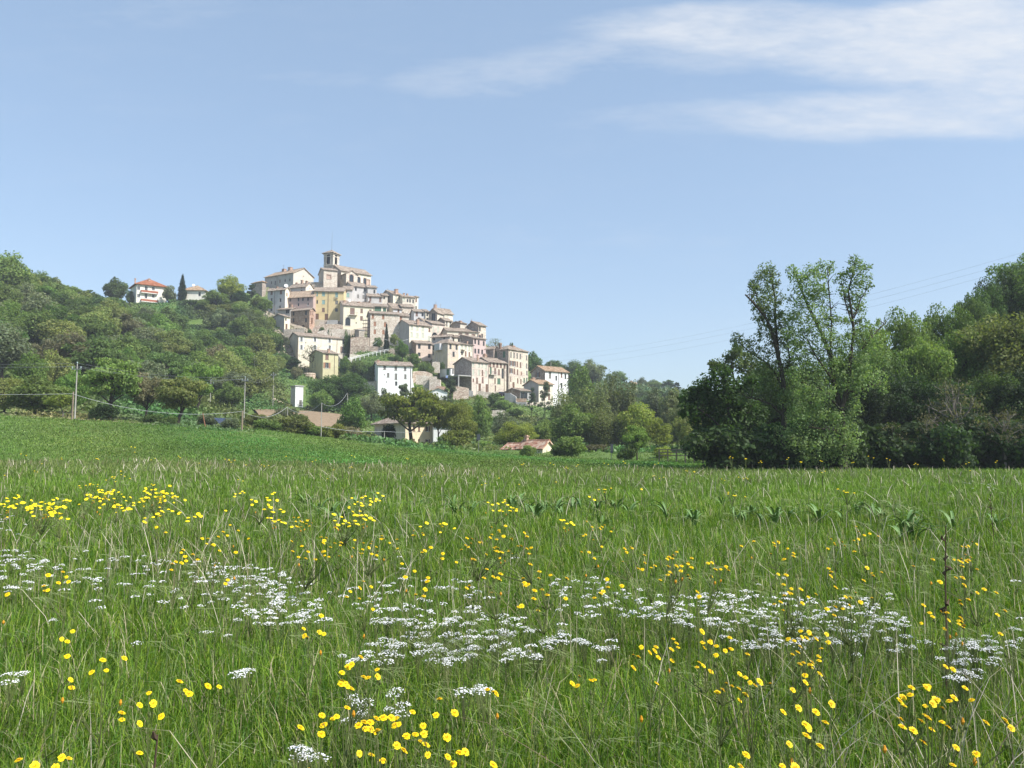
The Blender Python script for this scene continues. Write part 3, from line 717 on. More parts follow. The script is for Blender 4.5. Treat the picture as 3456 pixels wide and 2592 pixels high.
house('house', 'lean-to grey house with one open window left of the brick house', 'A', (600, 1325, 1500), 385, None, 74, 'grey', 'g1', 1305, W(1, 'd', [(553, 1358)], 1.9, 1.7), Y=321, w2=6, chim=[(645, 1245, .7)])
house('house', 'small gabled grey house at the lower left corner of the village', 'A', (497, 1448, 1700), 296, 592, 52, ('grey', 'butter'), 'g2', 1412, W(1, 'd', [(340, 1498)], 1.1, 1.5) + W(2, 'd', [(527, 1497)], .8, 1.3) + W(2, 'D', [(537, 1622)], .9, 2.2), Y=309)
house('house', 'cream house with dark green awning windows under a thin roof', 'B', (1010, 1402, 1510), None, 1248, 14, 'cream', 'g2', 1362, W(2, 'n', [(1055, 1450)], 3.2, 2.0) + W(2, 'r', [(1138, 1465)], 1.3, 1.6) + W(2, 'n', [(1205, 1465)], 1.5, 1.8), Y=327, w1=7)
house('house', 'small white house with one shutter under a red-brown roof in mid-village', 'B', (1363, 1445, 1560), 1180, 1522, 24, ('beige', 'bluegrey'), 'g2', 1350, W(2, 'r', [(1465, 1488)], 1.0, 1.7), Y=329)
house('stone_house', 'broad pale stone house with traces of walled-up arches in mid-village', 'B', (1525, 1408, 1600), None, 1748, 22, 'stone', 'g2', 1368, W(2, 'r', [(1540, 1532)], .9, 1.2) + W(2, 'r', [(1697, 1566)], 1.0, 1.6) + W(2, 'd', [(1720, 1452)], .8, 1.2), Y=331, w1=7)
house('house', 'small pale grey house with two windows right of the walled-up arches', 'D', (790, 557, 710), None, 987, 20, 'bluegrey', 'g2', 525, W(2, 'r', [(837, 590)], 1.1, 1.9) + W(2, 'd', [(932, 612)], .8, 1.7), Y=327, w1=6)
house('house', 'slim cream house with stacked dark windows in mid-village', 'D', (987, 560, 730), None, 1042, 28, 'cream', 'g2', 530, W(2, 'd', [(1015, 607), (1015, 700)], .9, 1.9), Y=328, w1=7)
house('house', 'shaded grey house with one tall dark doorway high in its wall', 'D', (1182, 578, 750), 1040, 1205, 64, ('darkstone', 'beige'), 'g2', 505, W(1, 'd', [(1118, 635)], 2.0, 3.8), Y=324, w2=5, ant=[(1135, 430), (1160, 395)])
house('house', 'cream house with gabled left end and a grey roof terrace near the skyline', 'D', (1192, 578, 700), 1072, 1448, 36, ('cream', 'cream'), 'g2', 498, W(2, 'd', [(1235, 625), (1290, 640)], .9, 1.6), Y=331,
      chim=[(1072, 470, .9), (1342, 548, 1.2), (1412, 590, .7), (930, 440, 1.0)], ant=[(1238, 430, .6), (1310, 500)], bal=[(2, 1200, 1325, 675, WALL['concrete'], None, 1.2)])
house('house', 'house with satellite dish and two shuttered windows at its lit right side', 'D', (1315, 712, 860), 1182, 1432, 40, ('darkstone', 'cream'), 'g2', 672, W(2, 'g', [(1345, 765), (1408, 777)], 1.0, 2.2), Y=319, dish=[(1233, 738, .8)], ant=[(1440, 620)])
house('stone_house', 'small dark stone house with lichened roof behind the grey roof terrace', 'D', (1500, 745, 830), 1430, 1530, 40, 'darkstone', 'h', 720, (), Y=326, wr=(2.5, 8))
house('house', 'low house with pale gable and tiled roof above the cream house with pale green shutters', 'D', (975, 742, 800), 785, None, 66, 'bluegrey', 'g2', 672, W(1, 's', [(925, 752)]), Y=316, w2=7)
# ---- middle
house('stone_house', 'big pale stone house with orange-brown shutters and sloping base', 'D', (42, 590, 1140), -18, 540, 17, ('darkstone', 'stone'), 'g2', 560,
      W(2, 'o', [(93, 640), (268, 650), (127, 765), (300, 778), (127, 900), (272, 907)], 1.05, 1.8), Y=306, w1=9, chim=[(400, 580, .7)])
house('stone_house', 'stone house with one rusty shutter tucked behind the big pale stone house', 'D', (540, 632, 740), None, 702, 24, 'beige', 'g2', 590, W(2, 'o', [(560, 660)], 1.1, 1.7), Y=314, w1=6)
house('house', 'large cream house with pale green shutters and broad shaded left gable', 'D', (708, 778, 1120), 465, 1085, 36, ('grey', 'cream'), 'g2', 705,
      W(2, 'p', [(750, 820), (845, 835), (940, 847), (750, 950), (845, 967), (940, 960), (1047, 1022)], 1.2, 2.0) + W(2, 'r', [(1053, 872)], 1.0, 1.6) + W(1, 't', [(493, 830), (493, 960)], 1.2, 2.0), Y=303, chim=[(862, 740, .9, .4)])
house('house', 'house with arched passage and two pale shuttered windows', 'D', (1092, 762, 1010), None, 1315, 36, ('grey', 'peelpink'), 'g2', 718, W(2, 'p', [(1118, 860)], .9, 2.2) + W(2, 'p', [(1202, 865)], 1.2, 2.4) + W(2, 'A', [(1112, 968)], 2.4, 2.6), Y=313, w1=9)
house('house', 'small dark-gabled house with a broad pale chimney on the right skyline', 'D', (1575, 755, 860), 1440, 1688, 44, ('darkstone', 'beige'), 'g2', 735, (), Y=317, chim=[(1578, 715, 1.0, .2)])
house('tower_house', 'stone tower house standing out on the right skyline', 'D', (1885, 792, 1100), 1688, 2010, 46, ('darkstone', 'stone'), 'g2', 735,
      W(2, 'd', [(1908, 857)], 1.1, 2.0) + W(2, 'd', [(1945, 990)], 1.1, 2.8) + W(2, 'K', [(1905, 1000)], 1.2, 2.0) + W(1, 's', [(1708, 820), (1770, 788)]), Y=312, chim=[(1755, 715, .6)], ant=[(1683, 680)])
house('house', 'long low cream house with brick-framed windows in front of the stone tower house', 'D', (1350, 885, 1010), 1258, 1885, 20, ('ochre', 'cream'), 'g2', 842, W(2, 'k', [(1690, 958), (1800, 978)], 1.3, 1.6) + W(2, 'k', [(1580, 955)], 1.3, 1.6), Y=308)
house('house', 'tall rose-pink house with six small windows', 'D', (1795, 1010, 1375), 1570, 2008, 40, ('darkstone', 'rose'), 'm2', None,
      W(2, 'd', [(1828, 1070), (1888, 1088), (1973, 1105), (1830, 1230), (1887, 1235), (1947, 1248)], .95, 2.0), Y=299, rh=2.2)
house('house', 'small cream-gabled house with two windows left of the tall rose-pink house', 'D', (1440, 990, 1110), None, 1622, 34, 'cream', 'g2', 955, W(2, 'd', [(1447, 1035), (1550, 1052)], .9, 1.8), Y=303, w1=6, chim=[(1420, 945, .7)])
house('house', 'low grey house with a roof terrace and parasols above the big brown corner house', 'D', (1395, 985, 1080), 1090, None, 70, 'grey', 'g1', 955, W(1, 'd', [(1130, 1010), (1300, 1000)], 1.0, 1.2), Y=301, w2=5, chim=[(1258, 950, 1.0)])
house('house', 'salmon house with brown left gable at the top of the grassy bank', 'D', (825, 1098, 1345), 704, 1102, 16, ('brick', 'salmon'), 'g2', 1058,
      W(2, 'd', [(880, 1145), (1050, 1155)], 1.15, 2.1) + W(2, 'd', [(878, 1288), (1050, 1310)], 1.2, 1.6) + W(1, 'd', [(765, 1265)], 1.3, 2.2), Y=297)
bh = house('house', 'big brown corner house with hipped roof and a box bay hung on its shaded side', 'D', (1360, 1100, 1590), 1098, 1540, 44, ('ochre', 'ochre'), 'h', 1025,
      W(2, 'd', [(1410, 1147), (1513, 1162), (1462, 1285)], 1.15, 2.1) + W(1, 'd', [(1112, 1155)], 1.0, 1.8) + W(1, 'd', [(1110, 1270)], .9, 1.6), Y=289)
mb = MB(); u0_, z0_ = bh.face_pt(1, *z('D', 1272, 1215)); u1_, z1_ = bh.face_pt(1, *z('D', 1182, 1118))
bh.fbox(mb, 1, u0_, u1_, z0_, z1_, -1.3, -.004); mb.build('box_bay', WALL['bluegrey'], bh.root)
house('house', 'narrow cream house with a tiny high balcony right of the big brown corner house', 'D', (1542, 1106, 1420), None, 1692, 42, ('beige', 'cream'), 'g2', 1075,
      W(2, 'p', [(1600, 1165), (1668, 1160)], 1.0, 2.0) + W(2, 'd', [(1605, 1270)], .9, 1.6) + W(2, 'r', [(1667, 1275)], .9, 2.0), Y=293.5, w1=9, bal=[(2, 1590, 1648, 1205)])
house('house', 'low cream house with pale shutters against the shaded side of the tall rose-pink house', 'D', (1692, 1122, 1420), None, 1790, 40, 'cream', 'g2', 1100,
      W(2, 'p', [(1725, 1182), (1762, 1195)], .9, 1.9) + W(2, 'r', [(1730, 1285)], .9, 1.9) + W(2, 'a', [(1760, 1345)]), Y=297.5, w1=8, chim=[(1695, 1065, .6)])
# ---- lower right
fb = house('house', 'peeling rosy house with dark stone gable beside the open concrete terrace', 'F', (462, 808, 1330), 163, 742, 38, ('darkstone', 'peelpink'), 'g2', 740,
      W(2, 'p', [(487, 855), (585, 862), (640, 870), (707, 882)], .9, 1.8) + W(2, 'p', [(490, 985), (582, 990), (708, 1010)], 1.0, 2.2) + W(2, 'r', [(645, 998)], .8, 2.2)
      + W(2, 'r', [(490, 1120)], .7, 1.2) + W(2, 'r', [(552, 1128), (648, 1120)], .9, 2.2) + W(2, 'D', [(530, 1245), (598, 1250), (725, 1262)], 1.0, 3.0) + W(2, 'G', [(660, 1262)], 2.6, 2.9), Y=277, chim=[(600, 690, .5, .4)])
house('house', 'peeling ochre house with a dark downpipe and washing on its balcony', 'F', (745, 812, 1360), 520, 1048, 38, ('darkstone', 'peel'), 'g2', 738,
      W(2, 'r', [(775, 845), (835, 852), (898, 858), (958, 868), (1020, 880)], 1.1, 1.7) + W(2, 'n', [(785, 965)], .9, 3.0) + W(2, 'r', [(860, 975)], 1.0, 2.6) + W(2, 'r', [(925, 985)], .9, 2.2) + W(2, 'd', [(988, 1010)], 1.1, 4.0)
      + W(2, 'r', [(858, 1130)], .7, 2.0) + W(2, 'n', [(923, 1138)], 1.6, 2.2) + W(2, 'd', [(993, 1140)], 2.2, 4.2) + W(2, 'r', [(865, 1258)], .7, 2.2) + W(2, 'D', [(928, 1265)], 1.3, 4.2), Y=282.5,
      bal=[(2, 755, 850, 1022)], pipes=[(2, 1015), (2, 748)], chim=[(668, 690, 1.2, .5), (607, 672, .9, .5)])
house('apartment_house', 'tallest five-storey ochre house with hipped roof at the right end', 'F', (1085, 602, 1370), 828, 1418, 48, ('darkstone', 'peel'), 'h', 545,
      W(2, 'g', [(1128, 690), (1180, 697), (1235, 707), (1288, 717)], .95, 2.1) + W(2, 'g', [(1393, 740)], .9, 1.9) + W(2, 'br', [(1133, 835), (1185, 843)], 1.0, 2.1) + W(2, 'r', [(1237, 850), (1290, 862)], .95, 2.1) + W(2, 'g', [(1394, 878)], .9, 1.9)
      + W(2, 'br', [(1135, 962)], 1.1, 2.0) + W(2, 'r', [(1188, 972), (1240, 982)], .95, 2.1) + W(2, 'o', [(1302, 1005)], .7, 1.4) + W(2, 'g', [(1397, 998)], .9, 1.6) + W(2, 'r', [(1122, 1100)], .6, 2.0)
      + W(2, 'r', [(1243, 1130), (1297, 1140)], .85, 1.9) + W(2, 'n', [(1352, 1120), (1397, 1118)], .9, 1.8) + W(2, 'D', [(1172, 1245), (1220, 1245)], 1.1, 3.9) + W(1, 'n', [(865, 688), (1010, 682)], 1.5, 2.4), Y=288,
      chim=[(1160, 535, 1.3, .4), (855, 490, .8, .6), (830, 500, .8, .6)], pipes=[(2, 1095)])
house('house', 'low dark house with patched tiles just left of the tallest ochre house', 'F', (832, 592, 790), 700, None, 60, 'darkstone', 'g1', 555, W(1, 'g', [(750, 630)], 1.2, 1.5), Y=291, w2=4)
house('house', 'white house with dark stone left gable at the right foot of the village', 'F', (1710, 962, 1575), 1473, 2102, 36, ('darkstone', 'white'), 'g2', 885,
      W(2, 'g', [(1790, 1033)], 1.3, 2.4) + W(2, 'd', [(1897, 1088)], .9, 1.9) + W(2, 'r', [(1987, 1022)], .9, 1.9) + W(2, 'd', [(2053, 1058)], .9, 2.2) + W(2, 'd', [(1987, 1215)], .9, 2.2) + W(2, 's', [(2050, 1198)]) + W(1, 'br', [(1585, 1025)], 1.4, 2.0), Y=272,
      pipes=[(2, 1932), (2, 2095)], rmat='ox')
house('house', 'low cream house with grey gable and brick chimney in front of the tall white one', 'F', (1600, 1185, 1500), 1345, 1842, 33, ('grey', 'cream'), 'g2', 1120,
      W(2, 'r', [(1775, 1262), (1775, 1402)], 1.0, 2.2), Y=263, chim=[(1505, 1078, 1.1, .5)], rmat='ox')
house('garage', 'low grey garage with slanting roof below the tallest ochre house', 'F', (1285, 1300, 1470), 1030, 1465, 34, ('brickpink', 'concrete'), 'g2', 1285, W(2, 'd', [(1330, 1390)], 3.2, 2.6), Y=260, cat='garage')
# white shed on the terrace
hut = house('terrace_hut', 'flat-roofed grey and white hut on the open concrete terrace', 'F', (303, 932, 1060), 113, 357, 50, ('bluegrey', 'white'), 'f', None, W(1, 'n', [(250, 985)], 1.6, 2.2) + W(2, 'd', [(345, 990)], .9, 2.0),
            Y=271.5, ext=0.05, cat='hut', ctrl=False, wr=(2, 9), rmat=flat('tin_roof', (.22, .21, .20), .6, .3, .1), thick=.15)
# ---- lower left
big = house('house', 'long cream house with white-shuttered windows and a curved balcony base', 'C', (360, 402, 930), 186, 1342, 9, ('beige', 'cream'), 'g2', 346,
      W(2, 'w', [(427, 472), (680, 472), (953, 477)], .9, 1.9) + W(2, 'w', [(427, 620), (680, 622), (953, 627)], .9, 1.9) + W(2, 'wn', [(1210, 497)], 1.0, 2.0) + W(2, 'br', [(1210, 668)], 1.3, 2.8) + W(2, 's', [(508, 535)], .4, .5), Y=298,
      pipes=[(2, 372), (2, 1102)], bal=[(2, 1150, 1330, 735)], chim=[(320, 338, .6)])
mb = MB(); uu, z0_ = big.face_pt(2, *z('C', 1215, 735))
half = 3.0; prof = [(-half, 0), (half, 0)] + [(half * math.cos(t), -3.6 * math.sin(t)) for t in np.linspace(.25, PI - .25, 8)]
mb.prism([(uu + p[0], -.9, z0_ - .18 + p[1]) for p in prof], (0, .895, 0)); mb.build('balcony_corbel', WALL['beige'], big.root)
house('house', 'small olive-yellow house with orange-brown open shutters', 'C', (822, 726, 1180), 570, 1108, 20, ('olive', 'olive'), 'g2', 675,
      W(2, 'r', [(905, 795)], 1.5, 2.2) + W(2, 'ro', [(903, 957)], 1.5, 2.2) + W(1, 'r', [(648, 803)], 1.2, 2.1) + W(1, 'd', [(632, 963), (680, 958)], .7, 1.9), Y=286, pipes=[(2, 1060)], chim=[(1030, 655, .7, .4)])
wh = house('house', 'plain white house with grey shutters in the middle of the green slope', 'E', (193, 400, 960), 105, 830, 13, ('white', 'white'), 'g2', 335,
      W(2, 'g', [(322, 433), (530, 460), (704, 468)], .95, 1.4) + W(2, 'g', [(387, 585)], .9, 1.5) + W(2, 'g', [(533, 612)], .95, 2.2) + W(2, 'g', [(708, 612)], .9, 1.6) + W(2, 's', [(315, 580), (353, 715)], .35, .5)
      + W(2, 'd', [(537, 745)], .9, 1.6) + W(1, 'd', [(125, 435), (135, 600)], .5, .9), Y=266, chim=[(178, 300, .8, .3), (545, 325, .9, .5)], pipes=[(2, 815)])
mb = MB(); mb.prism([(wh.W2, -.002, wh.H * .62), (wh.W2 + 2.2, -.002, -4), (wh.W2, -.002, -4)], (0, 2.5, 0)); mb.build('buttress', WALL['white'], wh.root)
house('barn', 'low white barn with a bare gable half hidden by the pine', 'E', (1150, 890, 1110), None, 1490, 8, 'white', 'g1', 835, (), Y=258, w1=7, cat='barn', rmat='y')
house('shed', 'tiny white shed on the wooded slope left of the long cream house', 'N', (1402, 62, 135), 1350, 1428, 45, ('bluegrey', 'white'), 'p', 45, (), Y=296, cat='shed', ext=2, wr=(1.5, 4))
tw = house('transformer_tower', 'slim white transformer tower with flat cap at the foot of the hill', 'C', (308, 1348, 1740), 222, 455, 24, ('bluegrey', 'white'), 'f', None, W(1, 's', [(270, 1378)], .5, .4) + W(2, 'g', [(410, 1655)], .9, 1.6), Y=225, cat='transformer tower',
           rmat=WALL['concrete'], thick=.3, over=.5, group=None, wr=(2, 3.5))
# ---- out of the village
vil = house('villa', 'cream villa with red hipped roof and red balconies on the left ridge', 'V', (1450, 503, 735), 1384, 1768, 16, ('villa', 'villa'), 'h', 450,
      W(2, 'wn', [(1478, 545), (1636, 548), (1478, 625), (1635, 628)], 1.3, 1.6) + W(2, 'wn', [(1560, 548), (1557, 628)], 1.3, 2.2), Y=334, rmat='rx', over=.9, chim=[(1588, 442, .7, .3), (1414, 460, .5)], cat='villa', group=None,
      bal=[(2, 1500, 1682, 590, M_WHITEP, flat('red_balcony_brick', (.36, .13, .08), .8, .2, .15)), (2, 1500, 1680, 685, M_WHITEP, MATS['red_balcony_brick'])])
house('villa', 'low cream house with light tan hipped roof beside the cypress', 'M', (78, 722, 900), None, 505, 4, 'villa', 'h', 640, W(2, 'd', [(150, 790), (407, 792)], 1.1, 1.9), Y=333, w1=11, rmat='ox', over=.7,
      chim=[(345, 652, 2.0, .3), (488, 668, .9)], dish=[(292, 628, .6)], cat='villa', group=None)
house('farmhouse', 'far farmhouse with orange roof on the hazy ridge to the right', 'R', (1488, 402, 470), 1425, 1565, 52, ('brickpink', 'beige'), 'g2', 385, W(1, 'd', [(1455, 425)], 1.2, 1.4), Y=470, rmat='ox', cat='farmhouse', group=None, chim=[(1470, 372, .9)])
# houses at the foot, behind the bank
gh = house('house', 'peach house with red-brown shutters behind the big spreading tree', 'G', (943, 448, 850), 420, 1416, 12, ('beige', 'peach'), 'h', 300,
      W(2, 'r', [(1090, 525), (1178, 530)], .62, 1.3) + W(2, 'br', [(1322, 540)], .62, 1.2) + W(2, 'r', [(1090, 760), (1178, 765)], .62, 1.4) + W(2, 'br', [(1322, 768)], .62, 1.4) + W(1, 'd', [(578, 540)], .9, 1.9), Y=172, group=None, over=.7,
      chim=[(1160, 285, .5, .5)], dish=[(1165, 285, .35, .5)], bal=[(1, 640, 440, 660, M_STONEF, None, .9)], pipes=[(2, 1408)])
house('house', 'white house joined to the right of the peach house', 'G', (1420, 452, 850), None, 1790, 10, 'white', 'g2', 345, (), Y=173.5, w1=8, group=None, chim=[(1590, 320, .6, .5)], over=.6)
lh = house('cottage', 'low cottage with mottled red tile roof at the edge of the field', 'R', (640, 1003, 1045), 415, 742, 48, ('cream', 'butter'), 'g1', 918, (), Y=120, rmat='py', cat='cottage', group=None, over=.3, chim=[(484, 880, .5)], ext=3)
house('shed', 'tiled lean-to shed at the left end of the low cottage', 'R', (400, 1018, 1040), 262, None, 60, 'cream', 'g1', 968, (), Y=124, w2=4, rmat='py', cat='shed', group=None, over=.3)
# open concrete terrace on columns
tr = empty('concrete_terrace', fb.B - fb.d1 * 0.0, fb.th, 'open concrete terrace on pillars under the grey and white hut', 'terrace', V_)
zt_ = fb.face_pt(1, *z('F', 300, 1065))[1]; u9, _ = fb.face_pt(1, *z('F', 118, 1060))
L_ = max(u9, 6.0)
mb = MB(); mb.box((-5.5, .2, zt_ - .35), (-.01, L_, zt_)); mb.build('slab', WALL['concrete'], tr)
for q in np.linspace(.5, L_ - .5, 3):
    mb = MB(); mb.box((-5.4, q - .18, -3), (-5.05, q + .18, zt_ - .35)); mb.build('pillar', WALL['concrete'], tr)
mb = MB(); mb.box((-5.5, .3, 0), (-5.35, 3.2, 2.2)); mb.build('brick_infill', WALL['brickpink'], tr)
hut.root.location = tuple(fb.B + fb.d2 * (-5.2) + fb.d1 * (L_ * .42) + np.array((0, 0, zt_ + .01)))
# ------------------------------------------------------------------ terrain
def gp(px, py, Y): GROUND_CTRL.append(tuple(at(px, py, Y)))
# (column, ground row, distance): the bank, the flat beyond it, the wooded hill and the far ridge
for a in [(-500, 1395, 95), (0, 1412, 96), (250, 1420, 100), (500, 1434, 105), (700, 1446, 108), (960, 1462, 110), (1230, 1503, 116), (1400, 1516, 122), (1600, 1526, 122), (1850, 1543, 118), (2100, 1552, 112), (2290, 1560, 95),
          (-500, 1520, 72), (0, 1500, 74), (300, 1510, 74), (700, 1520, 76), (1000, 1530, 78), (1300, 1545, 80), (1700, 1556, 80), (2200, 1572, 76),
          (-500, 1390, 118), (0, 1400, 118), (400, 1415, 122), (700, 1432, 128), (1000, 1452, 135), (1300, 1506, 150), (1600, 1520, 150), (1300, 1502, 170), (1550, 1512, 172), (1850, 1522, 170), (2150, 1530, 160), (2300, 1535, 160),
          (840, 1425, 165), (1000, 1440, 158), (1130, 1450, 160), (860, 1388, 200), (1000, 1386, 205), (1140, 1400, 205), (930, 1362, 225), (820, 1340, 215),
          (-400, 1250, 160), (0, 1290, 160), (200, 1310, 160), (450, 1340, 160), (650, 1362, 165), (750, 1365, 185),
          (-400, 1080, 205), (0, 1130, 205), (200, 1175, 205), (450, 1225, 210), (650, 1250, 220), (800, 1275, 230),
          (-500, 930, 250), (-100, 985, 250), (60, 1010, 255), (180, 1050, 265), (330, 1085, 275), (480, 1120, 275), (650, 1150, 280), (800, 1160, 285), (900, 1190, 285),
          (-500, 930, 340), (0, 985, 330), (250, 1035, 335), (380, 1035, 332), (459, 1025, 332), (540, 1028, 332), (620, 1020, 335), (700, 1024, 338), (780, 1022, 340), (850, 1010, 345), (900, 960, 356),
          (640, 1105, 300), (760, 1100, 305), (860, 1090, 312), (930, 1110, 308), (900, 1250, 270), (960, 1290, 262), (1000, 1376, 228), (1080, 1372, 240), (1150, 1345, 258), (1250, 1330, 262),
          (1200, 1180, 292), (1270, 1215, 286), (1330, 1170, 300), (1350, 1195, 292), (1400, 1240, 283), (1450, 1290, 275), (1280, 1240, 280), (1420, 1330, 268), (1330, 1370, 250), (1470, 1360, 252), (1560, 1352, 258), (1620, 1345, 262), (1680, 1350, 258), (1760, 1400, 246), (1860, 1390, 250), (1230, 1400, 230), (1400, 1420, 220), (1600, 1430, 220), (1750, 1440, 225),
          (1150, 985, 385), (1000, 985, 385), (900, 990, 385), (1300, 1040, 380), (1400, 1085, 372), (1500, 1130, 362), (1600, 1175, 352), (1700, 1220, 345), (1800, 1275, 345), (1860, 1290, 350), (1300, 1090, 440), (1600, 1220, 440), (1000, 1040, 450), (1950, 1305, 350), (1900, 1380, 270), (1960, 1420, 240), (2000, 1450, 210),
          (2050, 1300, 420), (2150, 1315, 450), (2250, 1322, 460), (2350, 1335, 450), (2500, 1360, 430), (2100, 1400, 330), (2200, 1410, 320), (2350, 1420, 300), (2100, 1480, 230), (2300, 1490, 220),
          (2400, 1555, 100), (2600, 1530, 110), (2800, 1480, 110), (3000, 1420, 108), (3150, 1330, 108), (3300, 1270, 112), (3456, 1190, 115), (3700, 1100, 115), (3000, 1480, 96), (3200, 1440, 92), (3456, 1380, 92), (3800, 1330, 92), (2700, 1560, 84), (3000, 1560, 78), (3456, 1540, 76), (4000, 1530, 76),
          (3456, 1050, 180), (3000, 1330, 180), (2700, 1450, 180), (3456, 1100, 300), (3000, 1300, 300), (2600, 1400, 300)]:
    gp(*a)
GC = np.array(GROUND_CTRL)
for yy in (600., 900., 1500.):
    for xx in np.linspace(-1.2, 1.2, 7):
        zz = 40 + 20 * max(0, -xx) - 18 * max(0, xx)
        GC = np.vstack((GC, (xx * yy, yy, zz * (1.0 if yy < 1000 else .6))))
for yy in (45., 60.):
    for xx in np.linspace(-1.5, 1.5, 9): GC = np.vstack((GC, (xx * yy, yy, 0.9 * min(1, max(0, -xx / .6)) * yy / 60)))
def field_z(x, y):
    t = np.clip(-x / 40.0, 0, 1.3); return 0.85 * t * np.clip(y / 60.0, 0, 1.4) + 0.05 * np.sin(x * .35 + 1) * np.cos(y * .27) * np.clip(y / 12, 0, 1)
_d = np.hypot(GC[:, None, 0] - GC[None, :, 0], GC[:, None, 1] - GC[None, :, 1])
_n = len(GC)
_A = np.zeros((_n + 3, _n + 3)); _A[:_n, :_n] = _d + np.eye(_n) * -1.0
_P = np.c_[np.ones(_n), GC[:, 0] / 100, GC[:, 1] / 100]
_A[:_n, _n:] = _P; _A[_n:, :_n] = _P.T
_w = np.linalg.solve(_A, np.r_[GC[:, 2], 0, 0, 0])
def hill_z(x, y):
    x = np.asarray(x, float); y = np.asarray(y, float); sh = x.shape
    x = x.ravel(); y = y.ravel(); out = np.empty(len(x))
    for i in range(0, len(x), 20000):
        d = np.hypot(x[i:i + 20000, None] - GC[None, :, 0], y[i:i + 20000, None] - GC[None, :, 1])
        out[i:i + 20000] = d @ _w[:_n] + _w[_n] + _w[_n + 1] * x[i:i + 20000] / 100 + _w[_n + 2] * y[i:i + 20000] / 100
    return out.reshape(sh)
def gz(x, y):
    x = np.asarray(x, float); y = np.asarray(y, float)
    r = np.hypot(x, y)
    t = np.clip((y - 56) / 20.0, 0, 1); t = t * t * (3 - 2 * t)
    far = np.clip((r - 900) / 900, 0, 1)
    a = field_z(x, np.minimum(y, 76)); b = hill_z(x, np.maximum(y, 40)) * (1 - far) + 10 * far
    return a * (1 - t) + b * t
def g1(x, y): return float(gz(np.array([x]), np.array([y]))[0])
az = np.concatenate((np.linspace(-180, -52, 26)[:-1], np.linspace(-52, 52, 420), np.linspace(52, 180, 26)[1:])) * PI / 180
rr = np.concatenate(([0.0], np.geomspace(1.2, 60, 46), np.linspace(61.5, 380, 190), np.geomspace(386, 6000, 30)))
AZ, RR = np.meshgrid(az, rr)
X, Yg = RR * np.sin(AZ), RR * np.cos(AZ)
Zg = gz(X, Yg)
bump = 0.25 * (np.sin(X * .9 + np.cos(Yg * .7) * 2) * np.cos(Yg * .8 + np.sin(X * .5)))
Zg = Zg + bump * np.clip((Yg - 80) / 30, 0, 1)
na = len(az)
V = np.stack((X, Yg, Zg), -1).reshape(-1, 3)
i, j = np.meshgrid(np.arange(len(rr) - 1), np.arange(na - 1), indexing='ij')
q = (i * na + j).ravel()
loops = np.stack((q, q + na, q + na + 1, q + 1), 1).ravel()
m, nt, b, o = new_mat('ground')
geo = nd(nt, 'ShaderNodeNewGeometry')
n1 = noise(nt, geo.outputs['Position'], 0.12, 8, 0.65); n2 = noise(nt, geo.outputs['Position'], 1.4, 7, 0.65); n3 = noise(nt, geo.outputs['Position'], 9.0, 4, 0.6)
c = ramp(nt, n1, [(0.30, (0.060, 0.105, 0.024)), (0.48, (0.10, 0.165, 0.036)), (0.62, (0.13, 0.18, 0.052)), (0.78, (0.18, 0.17, 0.085))])
c2 = ramp(nt, n2, [(0.30, (0.045, 0.075, 0.018)), (0.55, (0.115, 0.175, 0.038)), (0.74, (0.19, 0.20, 0.085))])
c = mixc(nt, 0.5, c, c2)
c = mixc(nt, 0.5, c, ramp(nt, n3, [(0.3, (0.36, 0.36, 0.36)), (0.7, (0.64, 0.64, 0.64))]), 'OVERLAY')
er = nd(nt, 'ShaderNodeAttribute', attribute_name='col')
ec = ramp(nt, noise(nt, geo.outputs['Position'], 0.9, 7, 0.7), [(0.3, (0.16, 0.13, 0.09)), (0.5, (0.30, 0.25, 0.19)), (0.62, (0.38, 0.33, 0.27)), (0.75, (0.10, 0.13, 0.05))])
sm = nd(nt, 'ShaderNodeMath', operation='MULTIPLY_ADD'); nt.links.new(n2, sm.inputs[0]); sm.inputs[1].default_value = 1.6; nt.links.new(er.outputs['Fac'], sm.inputs[2])
s2 = nd(nt, 'ShaderNodeMapRange'); s2.inputs['From Min'].default_value = 1.15; s2.inputs['From Max'].default_value = 1.55; nt.links.new(sm.outputs[0], s2.inputs['Value'])
c = mixc(nt, s2.outputs[0], c, ec)
nt.links.new(c, b.inputs['Base Color'])
bp = nd(nt, 'ShaderNodeBump', Strength=0.8, Distance=0.25); nt.links.new(n2, bp.inputs['Height']); nt.links.new(bp.outputs[0], b.inputs['Normal'])
HB = np.array([(h_[0], h_[1]) for h_ in VILLAGE])
FC = V[loops.reshape(-1, 4)].mean(1)
earth = np.zeros(len(FC)); near = np.where((FC[:, 1] > 240) & (FC[:, 1] < 380))[0]
dd = np.min(np.hypot(FC[near, None, 0] - HB[None, :, 0], FC[near, None, 1] - HB[None, :, 1]), 1)
earth[near] = np.clip(1.15 - dd / 8.0, 0, 1) * np.clip((FC[near, 2] - 22) / 12, 0, 1)
me = np_mesh('terrain', V, loops, np.arange(len(q)) * 4, np.full(len(q), 4), m, earth[:, None].repeat(3, 1), smooth=True)
terr = link('terrain', me); tagset(terr, 'grassy field rising into the village hill', 'ground', kind='structure')
